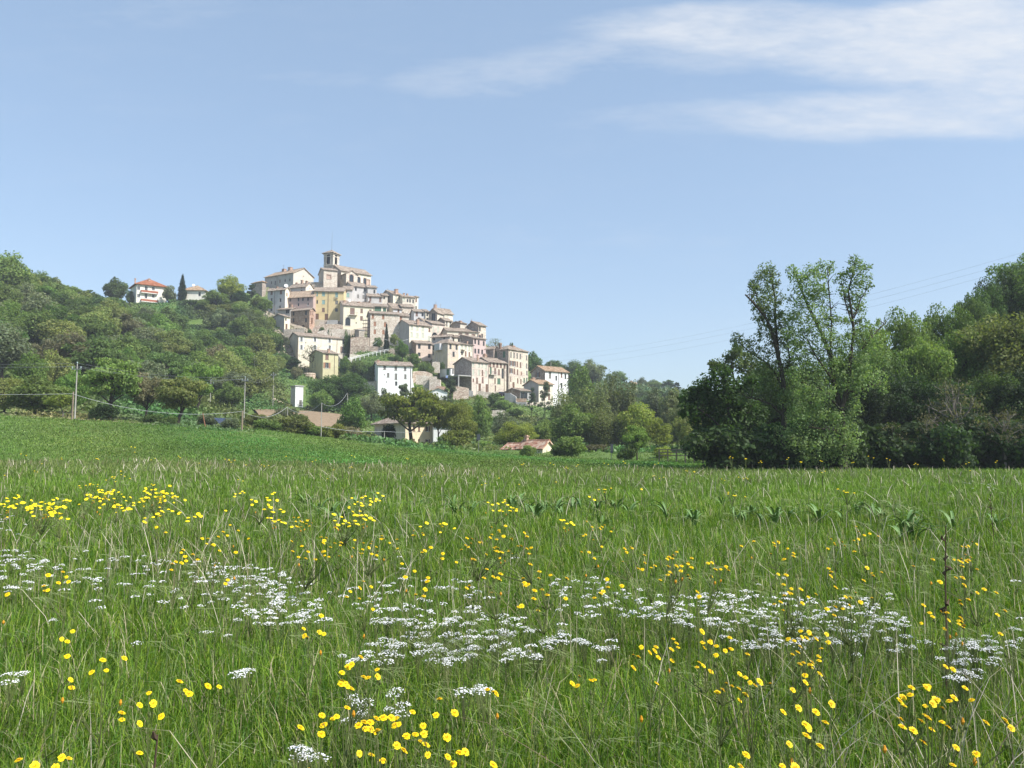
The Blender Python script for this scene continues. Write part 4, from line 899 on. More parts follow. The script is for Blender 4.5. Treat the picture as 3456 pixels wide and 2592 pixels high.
# bare ploughed patch on the rise
def patch(name, pts, mat, lift, label, cat, n=26):
    """a sheet draped over the ground between a lower and an upper edge given as places"""
    lo, hi = pts
    V = []; F = []
    t = np.linspace(0, 1, n)
    lo = np.array(lo); hi = np.array(hi)
    L = np.stack([np.interp(t, np.linspace(0, 1, len(lo)), lo[:, k]) for k in (0, 1)], 1); Hh = np.stack([np.interp(t, np.linspace(0, 1, len(hi)), hi[:, k]) for k in (0, 1)], 1)
    for s_ in np.linspace(0, 1, 14):
        p = L * (1 - s_) + Hh * s_; zz = gz(p[:, 0], p[:, 1]) + lift
        V += [tuple(v) for v in np.c_[p, zz]]
    for a in range(13):
        for b_ in range(n - 1): F.append((a * n + b_, a * n + b_ + 1, (a + 1) * n + b_ + 1, (a + 1) * n + b_))
    mb = MB(); mb.add(V, F); o = mb.build(name, mat)
    return tagset(o, label, cat, kind='structure')
m, nt, b, o = new_mat('ploughed_earth')
v = objco(nt)
c = ramp(nt, noise(nt, v, 1.2, 8, 0.7), [(0.3, (0.15, 0.12, 0.065)), (0.5, (0.25, 0.18, 0.115)), (0.75, (0.32, 0.245, 0.165))])
nt.links.new(c, b.inputs['Base Color'])
P2 = lambda px, py, Y: tuple(at(px, py, Y)[:2])
patch('ploughed_field', ([P2(880, 1412, 170), P2(985, 1438, 161), P2(1060, 1440, 163), P2(1140, 1448, 161), P2(1210, 1455, 161)], [P2(852, 1390, 193), P2(900, 1383, 201), P2(960, 1388, 200), P2(1040, 1391, 204), P2(1148, 1404, 204), P2(1215, 1415, 204)]), m, .5, 'bare brown ploughed patch on the rise', 'field')
patch('track', ([P2(-600, 1400, 98.5), P2(0, 1412, 98.5), P2(250, 1420, 102), P2(520, 1434, 107), P2(700, 1446, 110)], [P2(-600, 1398, 101), P2(0, 1410, 101), P2(250, 1418, 104.5), P2(520, 1433, 109), P2(700, 1445, 111.5)]),
      flat('track_gravel', (.24, .21, .13), .95, .1, .3), .12, 'narrow earth track along the top of the bank', 'path', 60)
# ------------------------------------------------------------------ trees
rng = np.random.default_rng(11)
def unit(n, r=None):
    v = (r or rng).normal(size=(n, 3)); return v / np.linalg.norm(v, axis=1, keepdims=True)
def leaf_quads(C, N, size, r, aspect=0.6):
    """diamond leaf sprays at C facing N"""
    n = len(C); t = unit(n, r); a = np.cross(N, t); a /= np.linalg.norm(a, axis=1, keepdims=True) + 1e-9; b = np.cross(N, a)
    s = size * r.uniform(.6, 1.35, (n, 1))
    return np.stack((C - a * s, C - b * s * aspect + N * s * .15, C + a * s, C + b * s * aspect + N * s * .15), 1)
def crown_mesh(name, lobes, nper, size, mat, r, fill=0.35, up=0.25, aspect=.62):
    """lobes: (centre, radii). Leaves gather on each lobe's lumpy skin, fewer inside."""
    Q = []; T = []
    tot = sum((l[1][0] * l[1][1] * l[1][2]) ** (2 / 3) for l in lobes)
    for c, rad_ in lobes:
        c = np.array(c); R = np.array(rad_)
        n = max(12, int(nper * (R.prod() ** (2 / 3)) / tot))
        u = unit(n, r)
        k = unit(7, r); lump = 1 + 0.22 * np.max(u @ k.T, axis=1) + .10 * np.sin(u @ np.array((9., 7., 8.)) + r.uniform(0, 6))
        rad1 = np.where(r.uniform(size=n) < fill, r.uniform(.15, .8, n), r.uniform(.72, 1.0, n)) * lump
        C = c + u * R * rad1[:, None]
        N = u * .9 + unit(n, r) * .9 + np.array((0, 0, up)); N /= np.linalg.norm(N, axis=1, keepdims=True)
        Q.append(leaf_quads(C, N, size, r, aspect))
        t = r.uniform(.78, 1.18) * r.uniform(.72, 1.28, n)
        g = r.normal(0, .05, n)
        T.append(np.stack((t * (1 + g), t, t * (1 - g * .5)), 1))
    return quads_mesh(name, np.concatenate(Q), mat, np.concatenate(T))
def bough(mb, a, b, r0, r1, bend, r, n=5, sides=5):
    a, b = np.array(a, float), np.array(b, float)
    mid = (a + b) / 2 + np.array((r.normal() * .1, r.normal() * .1, bend)) * np.linalg.norm(b - a)
    pts = []; rs = []
    for t in np.linspace(0, 1, n):
        p = a * (1 - t) ** 2 + 2 * mid * t * (1 - t) + b * t * t; pts.append(p); rs.append(r0 * (1 - t) + r1 * t)
    mb.tube(pts, rs, sides)
FOL = {}
FOLC = dict(mid=(0.170, 0.230, 0.058), dark=(0.110, 0.163, 0.046), olive=(0.208, 0.230, 0.070), yellow=(0.227, 0.248, 0.046), bright=(0.143, 0.214, 0.042), grey=(0.172, 0.195, 0.105), brown=(0.176, 0.160, 0.088), cypress=(0.034, 0.057, 0.029),
            pine=(0.071, 0.099, 0.049), willow=(0.185, 0.210, 0.084), silver=(0.165, 0.215, 0.082), deep_shaded=(0.045, 0.076, 0.022), oak=(0.080, 0.133, 0.029))  # deep leaf tone: hill shade on the right wood is put into this colour
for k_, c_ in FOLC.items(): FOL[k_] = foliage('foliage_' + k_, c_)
PROTO = {}
def proto(key, seed, H=10., R=4.5, base=.16, nl=20, lr=(.30, .46), leaves=9000, size=.24, fill=.35, trunk_r=.28, fork=.35, lean=0., flatten=.85, bark=M_BARK, cone=False, sub=True):
    r = np.random.default_rng(seed)
    lobes = []
    cz = H * (base + (1 - base) / 2); hz = H * (1 - base) / 2
    for i in range(nl):
        for _ in range(30):
            u = unit(1, r)[0]; d = r.uniform(.35, .82)
            p = np.array((u[0] * R * d, u[1] * R * d, cz + u[2] * hz * d))
            if cone and np.hypot(p[0], p[1]) > R * (1.05 - (p[2] - H * base) / (H * (1 - base))): continue
            if all(np.linalg.norm((p - q) / np.array((R, R, hz))) > .30 for q, _ in lobes): break
        q = r.uniform(*lr) * (.8 if cone else 1)
        lobes.append((p, np.array((R * q, R * q, hz * q * flatten))))
    lean_v = np.array((lean * H * .4, 0, 0))
    mb = MB(); f = H * (fork if fork > base * .8 else base)
    top = np.array((0, 0, f)) + lean_v
    bough(mb, (0, 0, -.8), top, trunk_r * 1.15, trunk_r * .8, 0, r, 5, 7)
    bough(mb, top, (0, 0, H * .8), trunk_r * .75, .04, 0, r, 5, 6)
    for c, R_ in lobes:
        h0 = top if c[2] < f + hz * .8 else top + (np.array((0, 0, H * .8)) - top) * min(.6, (c[2] - f) / H)
        bough(mb, h0, c, trunk_r * .42, .05, -.06 if r.uniform() < .6 else .05, r, 5, 5)
        if sub:
            for _ in range(3):
                e = c + unit(1, r)[0] * R_ * .95; bough(mb, c * .75 + np.array(h0) * .25, e, trunk_r * .16, .025, .02, r, 4, 4)
    extra = []
    for c, R_ in lobes:                         # ragged small sprays past the lobes
        for _ in range(3):
            u = unit(1, r)[0]; extra.append((c + u * R_ * 1.0, R_ * r.uniform(.22, .42)))
    PROTO[key] = (mb.mesh('trunk', bark), crown_mesh('crown', lobes + extra, leaves, size, FOL['mid'], r, fill), H, R)
for n_, s_ in enumerate((1, 2, 3, 4)): proto('round%d' % n_, s_)
for n_, s_ in enumerate((11, 12, 13)): proto('open%d' % n_, s_, H=9, R=5.0, base=.30, nl=18, lr=(.24, .38), leaves=6500, size=.22, fill=.5, trunk_r=.32, fork=.28, flatten=.7)
for n_, s_ in enumerate((21, 22)): proto('tall%d' % n_, s_, H=12, R=2.8, base=.15, nl=20, lr=(.34, .52), leaves=7500, size=.22, trunk_r=.2, flatten=.5)
for n_, s_ in enumerate((31, 32, 33)): proto('bush%d' % n_, s_, H=4, R=2.8, base=.02, nl=14, lr=(.32, .5), leaves=4500, size=.19, trunk_r=.10, fork=.1, sub=False)
for n_, s_ in enumerate((41, 42)): proto('feather%d' % n_, s_, H=12, R=4.0, base=.06, nl=26, lr=(.2, .34), leaves=11000, size=.17, fill=.6, trunk_r=.2, flatten=1.5, fork=.15)
for n_, s_ in enumerate((51, 52, 53)): proto('near%d' % n_, s_, H=11, R=4.6, base=.12, nl=26, lr=(.22, .38), leaves=22000, size=.135, fill=.3, trunk_r=.25)
proto('conifer0', 61, H=10, R=2.4, base=.08, nl=26, lr=(.26, .36), leaves=6000, size=.2, cone=True, trunk_r=.2, flatten=.35)
proto('bare0', 71, H=8, R=3.6, base=.2, nl=22, lr=(.2, .32), leaves=900, size=.10, fill=.6, trunk_r=.16, bark=M_PALEBARK)
proto('thin0', 81, H=12, R=2.6, base=.42, nl=16, lr=(.26, .4), leaves=3200, size=.2, fill=.6, trunk_r=.13, bark=M_PALEBARK, fork=.45)
def cypress_proto():
    r = np.random.default_rng(5); lob = []
    for t in np.linspace(.03, .97, 26):
        w = 1.15 * math.sin(PI * min(1, t ** .55 * .98 + .02)) ** .7 * (1.05 - .35 * t) + .12
        a = r.uniform(0, 6.28); lob.append((np.array((math.cos(a) * w * .12, math.sin(a) * w * .12, t * 12)), np.array((w, w, .75))))
    mb = MB(); mb.tube([(0, 0, -.8), (0, 0, 6), (0, 0, 11)], [.18, .1, .02], 6)
    PROTO['cypress0'] = (mb.mesh('trunk', M_BARK), crown_mesh('crown', lob, 9000, .15, FOL['cypress'], r, .1, .8), 12, 1.25)
def pine_proto(key, seed, H=9, R=2.6, flat=.4):
    r = np.random.default_rng(seed); lob = []; mb = MB()
    bough(mb, (0, 0, -.8), (.3, 0, H * .95), .17, .03, 0, r, 7, 6)
    for i in range(17):
        t = r.uniform(.35, 1.0); a = r.uniform(0, 6.28); w = R * (1.15 - t * .85) * r.uniform(.5, 1)
        c = np.array((math.cos(a) * w + .3 * t, math.sin(a) * w, t * H + .3)); bough(mb, (.3 * t, 0, t * H * .93), c, .06, .02, -.04, r, 4, 4)
        q = r.uniform(.5, .85); lob.append((c, np.array((q * 1.15, q * 1.15, q * .6))))
    PROTO[key] = (mb.mesh('trunk', M_BARK), crown_mesh('crown', lob, 3800, .19, FOL['pine'], r, .5, .5, .28), H, R)
cypress_proto(); pine_proto('pine0', 7); pine_proto('pine1', 9)
KINDS = {'round': 4, 'open': 3, 'tall': 2, 'bush': 3, 'feather': 2, 'near': 3, 'conifer': 1, 'bare': 1, 'thin': 1, 'cypress': 1, 'pine': 2}
BASE_FOL = {'cypress': 'cypress', 'pine': 'pine'}
TREES = []
def plant(kind, x, y, H, Wd, fol, label, name='tree', cat='tree', group=None, rot=None, sink=.3, variant=None):
    k = kind + str(variant if variant is not None else int(rng.integers(KINDS[kind])))
    tm, cm, h0, r0 = PROTO[k]
    e = empty(name, (x, y, g1(x, y) - sink), rng.uniform(0, 6.28) if rot is None else rot, label, cat, group)
    sx = Wd / (2 * r0); sz = H / h0
    e.scale = (sx, sx, sz)
    t = link('trunk', tm, e); c = link('crown', cm, e)
    c.material_slots[0].link = 'OBJECT'; c.material_slots[0].material = FOL[fol]
    TREES.append(e); return e
def tree_px(kind, px, top, wpx, Y, fol, label, **k):
    """a tree whose stem stands at photo column px at distance Y and whose crown reaches row top"""
    x = at(px, 1400, Y)[0]; zb = g1(x, Y)
    zt = at(px, top, Y)[2]; H = max(zt - zb + k.get('sink', .3), 1.0); Wd = wpx / FPX * Y
    return plant(kind, x, Y, H, Wd, fol, label, **k)
# --- on the left ridge
tree_px('cypress', 600, 926, 26, 331, 'cypress', 'tall dark cypress standing right of the red-roofed villa', name='cypress', cat='cypress')
tree_px('round', 370, 940, 84, 322, 'dark', 'round dark tree standing alone left of the red-roofed villa', variant=2)
tree_px('bush', 428, 985, 40, 338, 'dark', 'dark bush at the left wall of the red-roofed villa', name='bush', cat='bush')
tree_px('bush', 560, 968, 46, 338, 'grey', 'thin grey-green bush at the right wall of the red-roofed villa', name='bush', cat='bush')
tree_px('round', 768, 938, 98, 334, 'yellow', 'light yellow-green rounded tree between the tan-roofed house and the village', variant=0)
tree_px('round', 716, 978, 78, 325, 'mid', 'mid-green tree partly hiding the right wall of the tan-roofed house', variant=1)
tree_px('conifer', 838, 943, 34, 342, 'pine', 'small dark conifer touching the left end of the hilltop village', name='conifer', cat='conifer')
tree_px('round', 800, 978, 60, 328, 'deep_shaded', 'very dark tree below the small conifer', variant=3)
tree_px('bush', 630, 1010, 60, 322, 'dark', 'dark hedge in front of the tan-roofed house', name='hedge', cat='hedge', variant=0)
tree_px('bush', 672, 1012, 50, 320, 'mid', 'green hedge below the tan-roofed house, right piece', name='hedge', cat='hedge', variant=1)
for i_, (px, top, w, Y, f) in enumerate([(752, 1020, 60, 308, 'olive'), (806, 1010, 56, 312, 'olive'), (830, 1030, 46, 306, 'willow'), (858, 990, 56, 316, 'olive'), (885, 1000, 50, 314, 'mid')]):
    tree_px('thin', px, top, w, Y, f, 'slender tree with a long pale bare stem left of the village', group='slender pale-stemmed trees left of the village')
tree_px('bush', 905, 1068, 32, 308, 'yellow', 'light green bush beside the small gabled grey house at the village corner', name='bush', cat='bush')
# --- trees along the bank
tree_px('open', 372, 1195, 215, 110, 'mid', 'big leaning tree with a thick crooked stem on the bank behind the tall concrete pole', rot=.4, variant=0)
tree_px('open', 495, 1250, 130, 113, 'brown', 'brownish sparse tree in the middle of the three on the bank', variant=1)
tree_px('open', 612, 1272, 190, 111, 'olive', 'yellow-olive spreading tree, rightmost of the three on the bank', variant=2)
tree_px('bush', 354, 1362, 92, 106, 'deep_shaded', 'dark round bush under the big leaning tree', name='bush', cat='bush', variant=0)
tree_px('bush', 525, 1400, 80, 108, 'dark', 'low dark bush at the foot of the brownish sparse tree', name='bush', cat='bush', variant=1)
tree_px('bush', 575, 1402, 60, 108, 'mid', 'small green bush between the brownish tree and the spreading olive tree', name='bush', cat='bush', variant=2)
tree_px('round', 90, 1200, 118, 142, 'bright', 'bright fresh-green tree on the left slope', variant=0)
tree_px('round', 168, 1185, 112, 150, 'olive', 'olive-green tree right of the bright fresh-green one', variant=1)
tree_px('round', 118, 1275, 190, 112, 'mid', 'wide bushy green tree at the left end of the bank', variant=2)
tree_px('round', 15, 1262, 120, 113, 'olive', 'brownish-green tree cut by the left edge of the picture on the bank', variant=3)
tree_px('thin', 202, 1320, 90, 108, 'yellow', 'thin young yellow-green tree left of the tall concrete pole')
tree_px('round', 243, 1246, 92, 126, 'bright', 'fresh green tree right behind the tall concrete pole', variant=1)
tree_px('round', 6, 866, 150, 246, 'mid', 'tall rounded tree on the crest at the left edge of the picture', variant=0)
tree_px('round', 62, 904, 110, 248, 'olive', 'second rounded tree on the crest from the left edge of the picture', variant=3)
tree_px('bush', 778, 1412, 64, 109, 'grey', 'twiggy grey bush in front of the right half of the solar panels', name='bush', cat='bush', variant=1)
tree_px('bush', 700, 1395, 70, 118, 'grey', 'grey-green thicket beside the solar panels', name='bush', cat='bush')
tree_px('open', 862, 1395, 80, 120, 'olive', 'small olive tree beside the solar panels')
for i_, (px, top, w, Y, f) in enumerate([(905, 1412, 90, 118, 'mid'), (1000, 1402, 110, 120, 'olive'), (930, 1396, 70, 130, 'willow'), (1040, 1425, 80, 122, 'mid'), (1090, 1436, 80, 124, 'yellow'), (1130, 1432, 80, 126, 'yellow'), (815, 1440, 60, 116, 'mid'), (960, 1378, 110, 138, 'grey'), (935, 1392, 80, 136, 'brown'), (1010, 1395, 80, 134, 'olive'), (880, 1400, 80, 132, 'grey')]):
    tree_px('bush', px, top, w, Y, f, 'bush in the loose hedge between the ploughed patch and the field', name='bush', cat='bush', group='hedge bushes below the ploughed patch')
# --- foot of the village
tree_px('near', 1152, 1256, 205, 222, 'dark', 'large dark dome-shaped tree between the white tower and the white house', variant=0)
tree_px('round', 1086, 1318, 84, 214, 'mid', 'green tree touching the right side of the white tower', variant=2)
tree_px('round', 1195, 1352, 100, 166, 'bright', 'bright leafy bush-like tree at the right end of the ploughed patch', variant=0)
tree_px('bush', 1180, 1440, 90, 150, 'brown', 'brownish bush left of the peach house', name='bush', cat='bush', variant=1)
tree_px('round', 1255, 1322, 80, 205, 'grey', 'grey-green tree below the plain white house', variant=1)
tree_px('tall', 1300, 1300, 42, 216, 'grey', 'narrow grey-green tree against the plain white house', variant=0)
tree_px('conifer', 1362, 1258, 52, 213, 'grey', 'pale pointed conifer in front of the right half of the plain white house', name='conifer', cat='conifer')
BIGT = tree_px('open', 1385, 1300, 225, 152, 'yellow', 'big spreading olive-green tree in front of the peach house', rot=2.1, variant=1)
tree_px('open', 1480, 1330, 100, 158, 'olive', 'smaller olive tree right of the big spreading tree')
tree_px('round', 1312, 1425, 52, 158, 'deep_shaded', 'small dark tree in front of the shaded wall of the peach house', variant=3)
tree_px('near', 1548, 1345, 130, 153, 'yellow', 'yellow-green leafy tree at the right end of the peach house', variant=1)
tree_px('round', 1612, 1338, 95, 165, 'mid', 'mid-green tree behind the two road signs', variant=1)
tree_px('bush', 1545, 1448, 120, 138, 'yellow', 'yellow-green shrub mass in front of the white house', name='bush', cat='bush', variant=0)
tree_px('bush', 1500, 1475, 60, 136, 'bright', 'small light bush at the corner of the peach house', name='bush', cat='bush', variant=1)
tree_px('bush', 1378, 1478, 50, 148, 'mid', 'low round bush at the foot of the big spreading tree', name='bush', cat='bush', variant=2)
tree_px('bush', 1640, 1490, 80, 134, 'mid', 'low green bush between the sign post and the cottage', name='bush', cat='bush', variant=1)
tree_px('pine', 1520, 1276, 56, 232, 'pine', 'ragged dark pine beside the white barn', name='pine', cat='pine', variant=0)
tree_px('near', 1735, 1418, 150, 152, 'yellow', 'yellow-green tree behind the low cottage', variant=2)
tree_px('round', 1840, 1418, 100, 160, 'mid', 'green tree behind the right end of the low cottage', variant=2)
tree_px('round', 1700, 1395, 90, 178, 'grey', 'grey-green bushy tree under the retaining wall', variant=0)
tree_px('bush', 1668, 1322, 44, 250, 'dark', 'dark round bush beside the parked dark car', name='bush', cat='bush', variant=0)
tree_px('bush', 1700, 1352, 66, 246, 'mid', 'green bush on the steep bank below the parked dark car', name='bush', cat='bush', variant=1)
tree_px('bush', 1735, 1375, 60, 240, 'mid', 'green bush hanging under the concrete retaining wall', name='bush', cat='bush', variant=2)
tree_px('pine', 1795, 1315, 36, 236, 'pine', 'thin bare-stemmed pine, left of the pair in front of the cream house', name='pine', cat='pine', variant=1)
tree_px('pine', 1838, 1297, 54, 233, 'pine', 'taller bare-stemmed pine, right of the pair in front of the cream house', name='pine', cat='pine', variant=0)
tree_px('bush', 1835, 1415, 60, 226, 'mid', 'green bush at the foot of the bare-stemmed pine pair', name='bush', cat='bush', variant=2)
tree_px('bush', 1782, 1500, 52, 112, 'mid', 'small rounded bush before the roof of the low cottage', name='bush', cat='bush', variant=0)
tree_px('bush', 1920, 1475, 110, 116, 'mid', 'wide green bush at the right wall of the low cottage', name='bush', cat='bush', variant=1)
tree_px('bush', 1880, 1500, 46, 117, 'bright', 'small bright bush against the gable of the low cottage', name='bush', cat='bush', variant=2)
tree_px('bush', 2010, 1498, 100, 128, 'brown', 'reddish-brown hedge left of the leaning road sign', name='hedge', cat='hedge', variant=0)
# --- valley trees right of the village
for px, top, w, Y, k_, f, lab in [(1965, 1278, 110, 232, 'round', 'bright', 'fresh green tree right beside the white house at the village foot'),
        (1915, 1335, 120, 168, 'feather', 'willow', 'feathery pale tree at the left end of the valley row'), (2000, 1330, 140, 166, 'feather', 'willow', 'second feathery pale tree of the valley row from the left'),
        (2085, 1305, 130, 170, 'feather', 'willow', 'highest feathery pale tree of the valley row'), (1945, 1395, 150, 150, 'round', 'mid', 'broad dark green tree below the feathery trees'),
        (2045, 1412, 140, 148, 'feather', 'olive', 'olive feathery tree at the front of the valley row'), (2150, 1400, 130, 146, 'round', 'yellow', 'yellow-green tree in the middle of the valley row'),
        (2265, 1320, 74, 172, 'tall', 'willow', 'tall narrow pale tree near the dark oak'), (2215, 1335, 70, 195, 'tall', 'grey', 'narrow grey-green tree left of the tall narrow pale one'),
        (2215, 1445, 96, 136, 'round', 'yellow', 'low yellowish tree right of the small dark-stemmed tree'), (2335, 1425, 120, 124, 'round', 'olive', 'olive tree behind the wooden railing'),
        (2300, 1400, 90, 150, 'feather', 'willow', 'pale feathery tree behind the wooden railing'), (2395, 1330, 110, 160, 'round', 'grey', 'grey-green tree at the left shoulder of the dark oak')]:
    tree_px(k_, px, top - 28, w * 1.05, Y, f, lab)
tree_px('open', 2148, 1428, 90, 104, 'bright', 'small dark-stemmed tree with fresh leaves standing forward in the field edge', variant=0)
tree_px('bush', 2118, 1494, 70, 104, 'mid', 'green bush at the foot of the small dark-stemmed tree', name='bush', cat='bush', variant=1)
tree_px('bush', 2230, 1505, 70, 112, 'yellow', 'yellowish bush left of the wooden railing', name='bush', cat='bush', variant=2)
# --- on the far ridge
for px, top, w, Y, k_, f, lab in [(1800, 1190, 66, 345, 'round', 'dark', 'dark tree against the sky right of the tallest ochre house'), (1862, 1210, 76, 350, 'round', 'dark', 'dark tree against the sky above the white house'),
        (1935, 1222, 90, 362, 'round', 'dark', 'left of the two big ridge trees right of the white house'), (2000, 1214, 90, 366, 'round', 'grey', 'right of the two big ridge trees right of the white house'),
        (2083, 1256, 74, 440, 'round', 'mid', 'dome-shaped tree alone on the far ridge'), (2045, 1270, 16, 440, 'conifer', 'dark', 'tiny pointed conifer left of the dome-shaped ridge tree'),
        (2168, 1276, 36, 455, 'round', 'grey', 'small tree just right of the far farmhouse'), (2208, 1283, 66, 452, 'round', 'mid', 'hazy bushy tree right of the far farmhouse'),
        (2260, 1281, 48, 448, 'open', 'dark', 'umbrella-shaped pine on the far ridge'), (2287, 1279, 28, 446, 'conifer', 'pine', 'spiky conifer at the right end of the far ridge')]:
    tree_px(k_, px, top, w, Y, f, lab, name='conifer' if k_ == 'conifer' else 'tree', cat='conifer' if k_ == 'conifer' else 'tree')
tree_px('bare', 1672, 1138, 74, 338, 'grey', 'bare grey tree behind the right skyline of the village')
tree_px('bush', 1725, 1152, 19, 318, 'dark', 'clipped round tree top showing behind the tallest ochre house', sink=0)
# --- in the village
tree_px('cypress', 1301, 1092, 17, 292, 'cypress', 'slim dark cypress in front of the big pale stone house', name='cypress', cat='cypress')
tree_px('round', 1355, 1148, 46, 286, 'bright', 'light green tree on the bank below the large cream house', variant=1)
tree_px('thin', 1328, 1120, 36, 292, 'olive', 'thin bush-tree right of the slim dark cypress')
tree_px('bush', 1270, 1140, 34, 296, 'dark', 'dark ivy bush at the foot of the big pale stone house', name='bush', cat='bush')
tree_px('bare', 1050, 1158, 92, 294.5, 'grey', 'pale leafless tree in front of the long cream house', rot=.5)
tree_px('bush', 1488, 1218, 28, 283, 'dark', 'dark ivy clump climbing the base of the big brown corner house', name='bush', cat='bush', sink=0)
tree_px('bush', 1395, 1190, 46, 284, 'mid', 'green bush high on the bank below the salmon house', name='bush', cat='bush')
tree_px('bush', 1340, 1195, 26, 284, 'dark', 'small dark bush on the grassy bank below the light green tree', name='bush', cat='bush')
tree_px('bush', 1205, 1215, 70, 276, 'mid', 'wide green bush on the bank right of the olive-yellow house', name='bush', cat='bush')
tree_px('bush', 1245, 1225, 50, 274, 'dark', 'dark green bush on the bank left of the plain white house', name='bush', cat='bush')
tree_px('bush', 1435, 1218, 50, 278, 'mid', 'bush in the middle of the bank under the brown corner house', name='bush', cat='bush')
tree_px('bush', 1160, 1200, 46, 282, 'bright', 'light bush touching the right wall of the olive-yellow house', name='bush', cat='bush')
tree_px('tall', 985, 1205, 44, 278, 'deep_shaded', 'dark tree covering the lower left corner of the long cream house', variant=1)
tree_px('round', 950, 1190, 60, 284, 'dark', 'dark tree at the left end of the long cream house', variant=2)
tree_px('round', 925, 1130, 62, 292, 'deep_shaded', 'dark tree on the slope below the small gabled grey house', variant=0)
tree_px('round', 996, 1235, 36, 270, 'brown', 'brownish creeper-covered tree left of the round stone bastion', variant=3)
for px, top, w, Y in [(1010, 1108, 30, 312), (1035, 1112, 26, 311), (1080, 1100, 22, 313), (1110, 1112, 24, 309), (1138, 1108, 20, 310), (1170, 1112, 26, 308), (1190, 1116, 22, 307)]:
    tree_px('bush', px, top, w, Y, 'dark', 'small dark shrub on the rubble terrace above the long cream house', name='bush', cat='bush', group='shrubs on the rubble terrace')
# --- the wood covering the left hill
KEEP = [(428, 930, 570, 1026), (588, 920, 700, 1018), (625, 1066, 690, 1098), (985, 1295, 1034, 1382), (838, 1375, 1145, 1450), (975, 1110, 1200, 1300), (905, 1335, 980, 1372), (925, 840, 1200, 1110)]
FK = [('mid', .36), ('olive', .22), ('dark', .16), ('grey', .13), ('bright', .09), ('brown', .04)]
fk = [a for a, _ in FK]; fw = np.array([b for _, b in FK]); fw /= fw.sum()
SKY = [(-600, 840), (0, 868), (60, 905), (150, 922), (230, 958), (330, 985), (420, 1010), (560, 1012), (620, 1012), (740, 1000), (860, 1000), (960, 1100)]
def wood_label(px, py, Y, f):
    band = 'crest' if Y > 265 else ('middle' if Y > 200 else 'foot')
    col = {'mid': 'mid-green', 'olive': 'olive-green', 'dark': 'dark green', 'grey': 'grey-green', 'bright': 'fresh green', 'brown': 'brownish'}[f]
    side = 'by the picture edge' if px < 330 else ('below the villas' if px < 680 else 'towards the village')
    return '%s tree at the %s of the left wood, %s' % (col, band, side), '%s trees at the %s of the left wood, %s' % (col, band, side)
def clear_of(px, wpx, top, base): return not any(px + wpx * .45 > x0 and px - wpx * .45 < x1 and top < y1 and base > y0 for (x0, y0, x1, y1) in KEEP)
nw = 0
Y0 = 330.
while Y0 > 150:
    step = 11.0 * FPX / Y0 * (.62 if Y0 > 200 else .8)
    for xp in np.arange(-420, 960, step):
        px = xp + rng.uniform(-.3, .3) * step; Y = Y0 + rng.uniform(-6, 6)
        lim_r = np.interp(Y, [118, 150, 200, 240, 290, 330], [700, 760, 840, 930, 960, 900])
        if px > lim_r: continue
        x = at(px, 1400, Y)[0]; zb = g1(x, Y); base = pix((x, Y, zb))[1]
        sky = np.interp(px, [s_[0] for s_ in SKY], [s_[1] for s_ in SKY])
        for H in (rng.uniform(8.5, 12), 6.5, 4.5, 3.0):
            Wd = H * rng.uniform(.85, 1.1) if H > 5 else H * 1.5
            top = base - H / Y * FPX; wpx = Wd / Y * FPX
            if top >= sky and clear_of(px, wpx, top, base): break
        else: continue
        f = fk[int(rng.choice(len(fk), p=fw))]
        lab, grp = wood_label(px, top, Y, f); nw += 1
        plant('bush' if H < 3.6 else ('open' if rng.uniform() < .2 else 'round'), x, Y, H, Wd, f, lab, group=grp)
    Y0 -= 15.5 if Y0 > 200 else 18
# --- hazy slope under the far ridge
nf = 0
for Y0 in range(445, 215, -30):
    for xp in np.arange(1890, 2480, 11.5 * FPX / Y0):
        px = xp + rng.uniform(-25, 25); Y = Y0 + rng.uniform(-10, 10); x = at(px, 1400, Y)[0]; zb = g1(x, Y)
        H = rng.uniform(7, 10); base = pix((x, Y, zb)); top = base[1] - H / Y * FPX
        lim = 1300 if px < 2040 else 1318
        if top < lim:
            H *= (base[1] - lim) / (base[1] - top)
            if H < 2.5: continue
        if px < 1975 and Y < 300: continue
        if 2095 < px < 2190 and Y > 400: continue
        nf += 1
        plant('round', x, Y, H, 12.5 if H > 5 else H * 1.6, ('mid', 'grey', 'dark')[int(rng.integers(3))], 'tree on the hazy wooded slope under the far ridge', group='trees on the hazy slope under the far ridge')
print('wood', nw, 'far slope', nf)
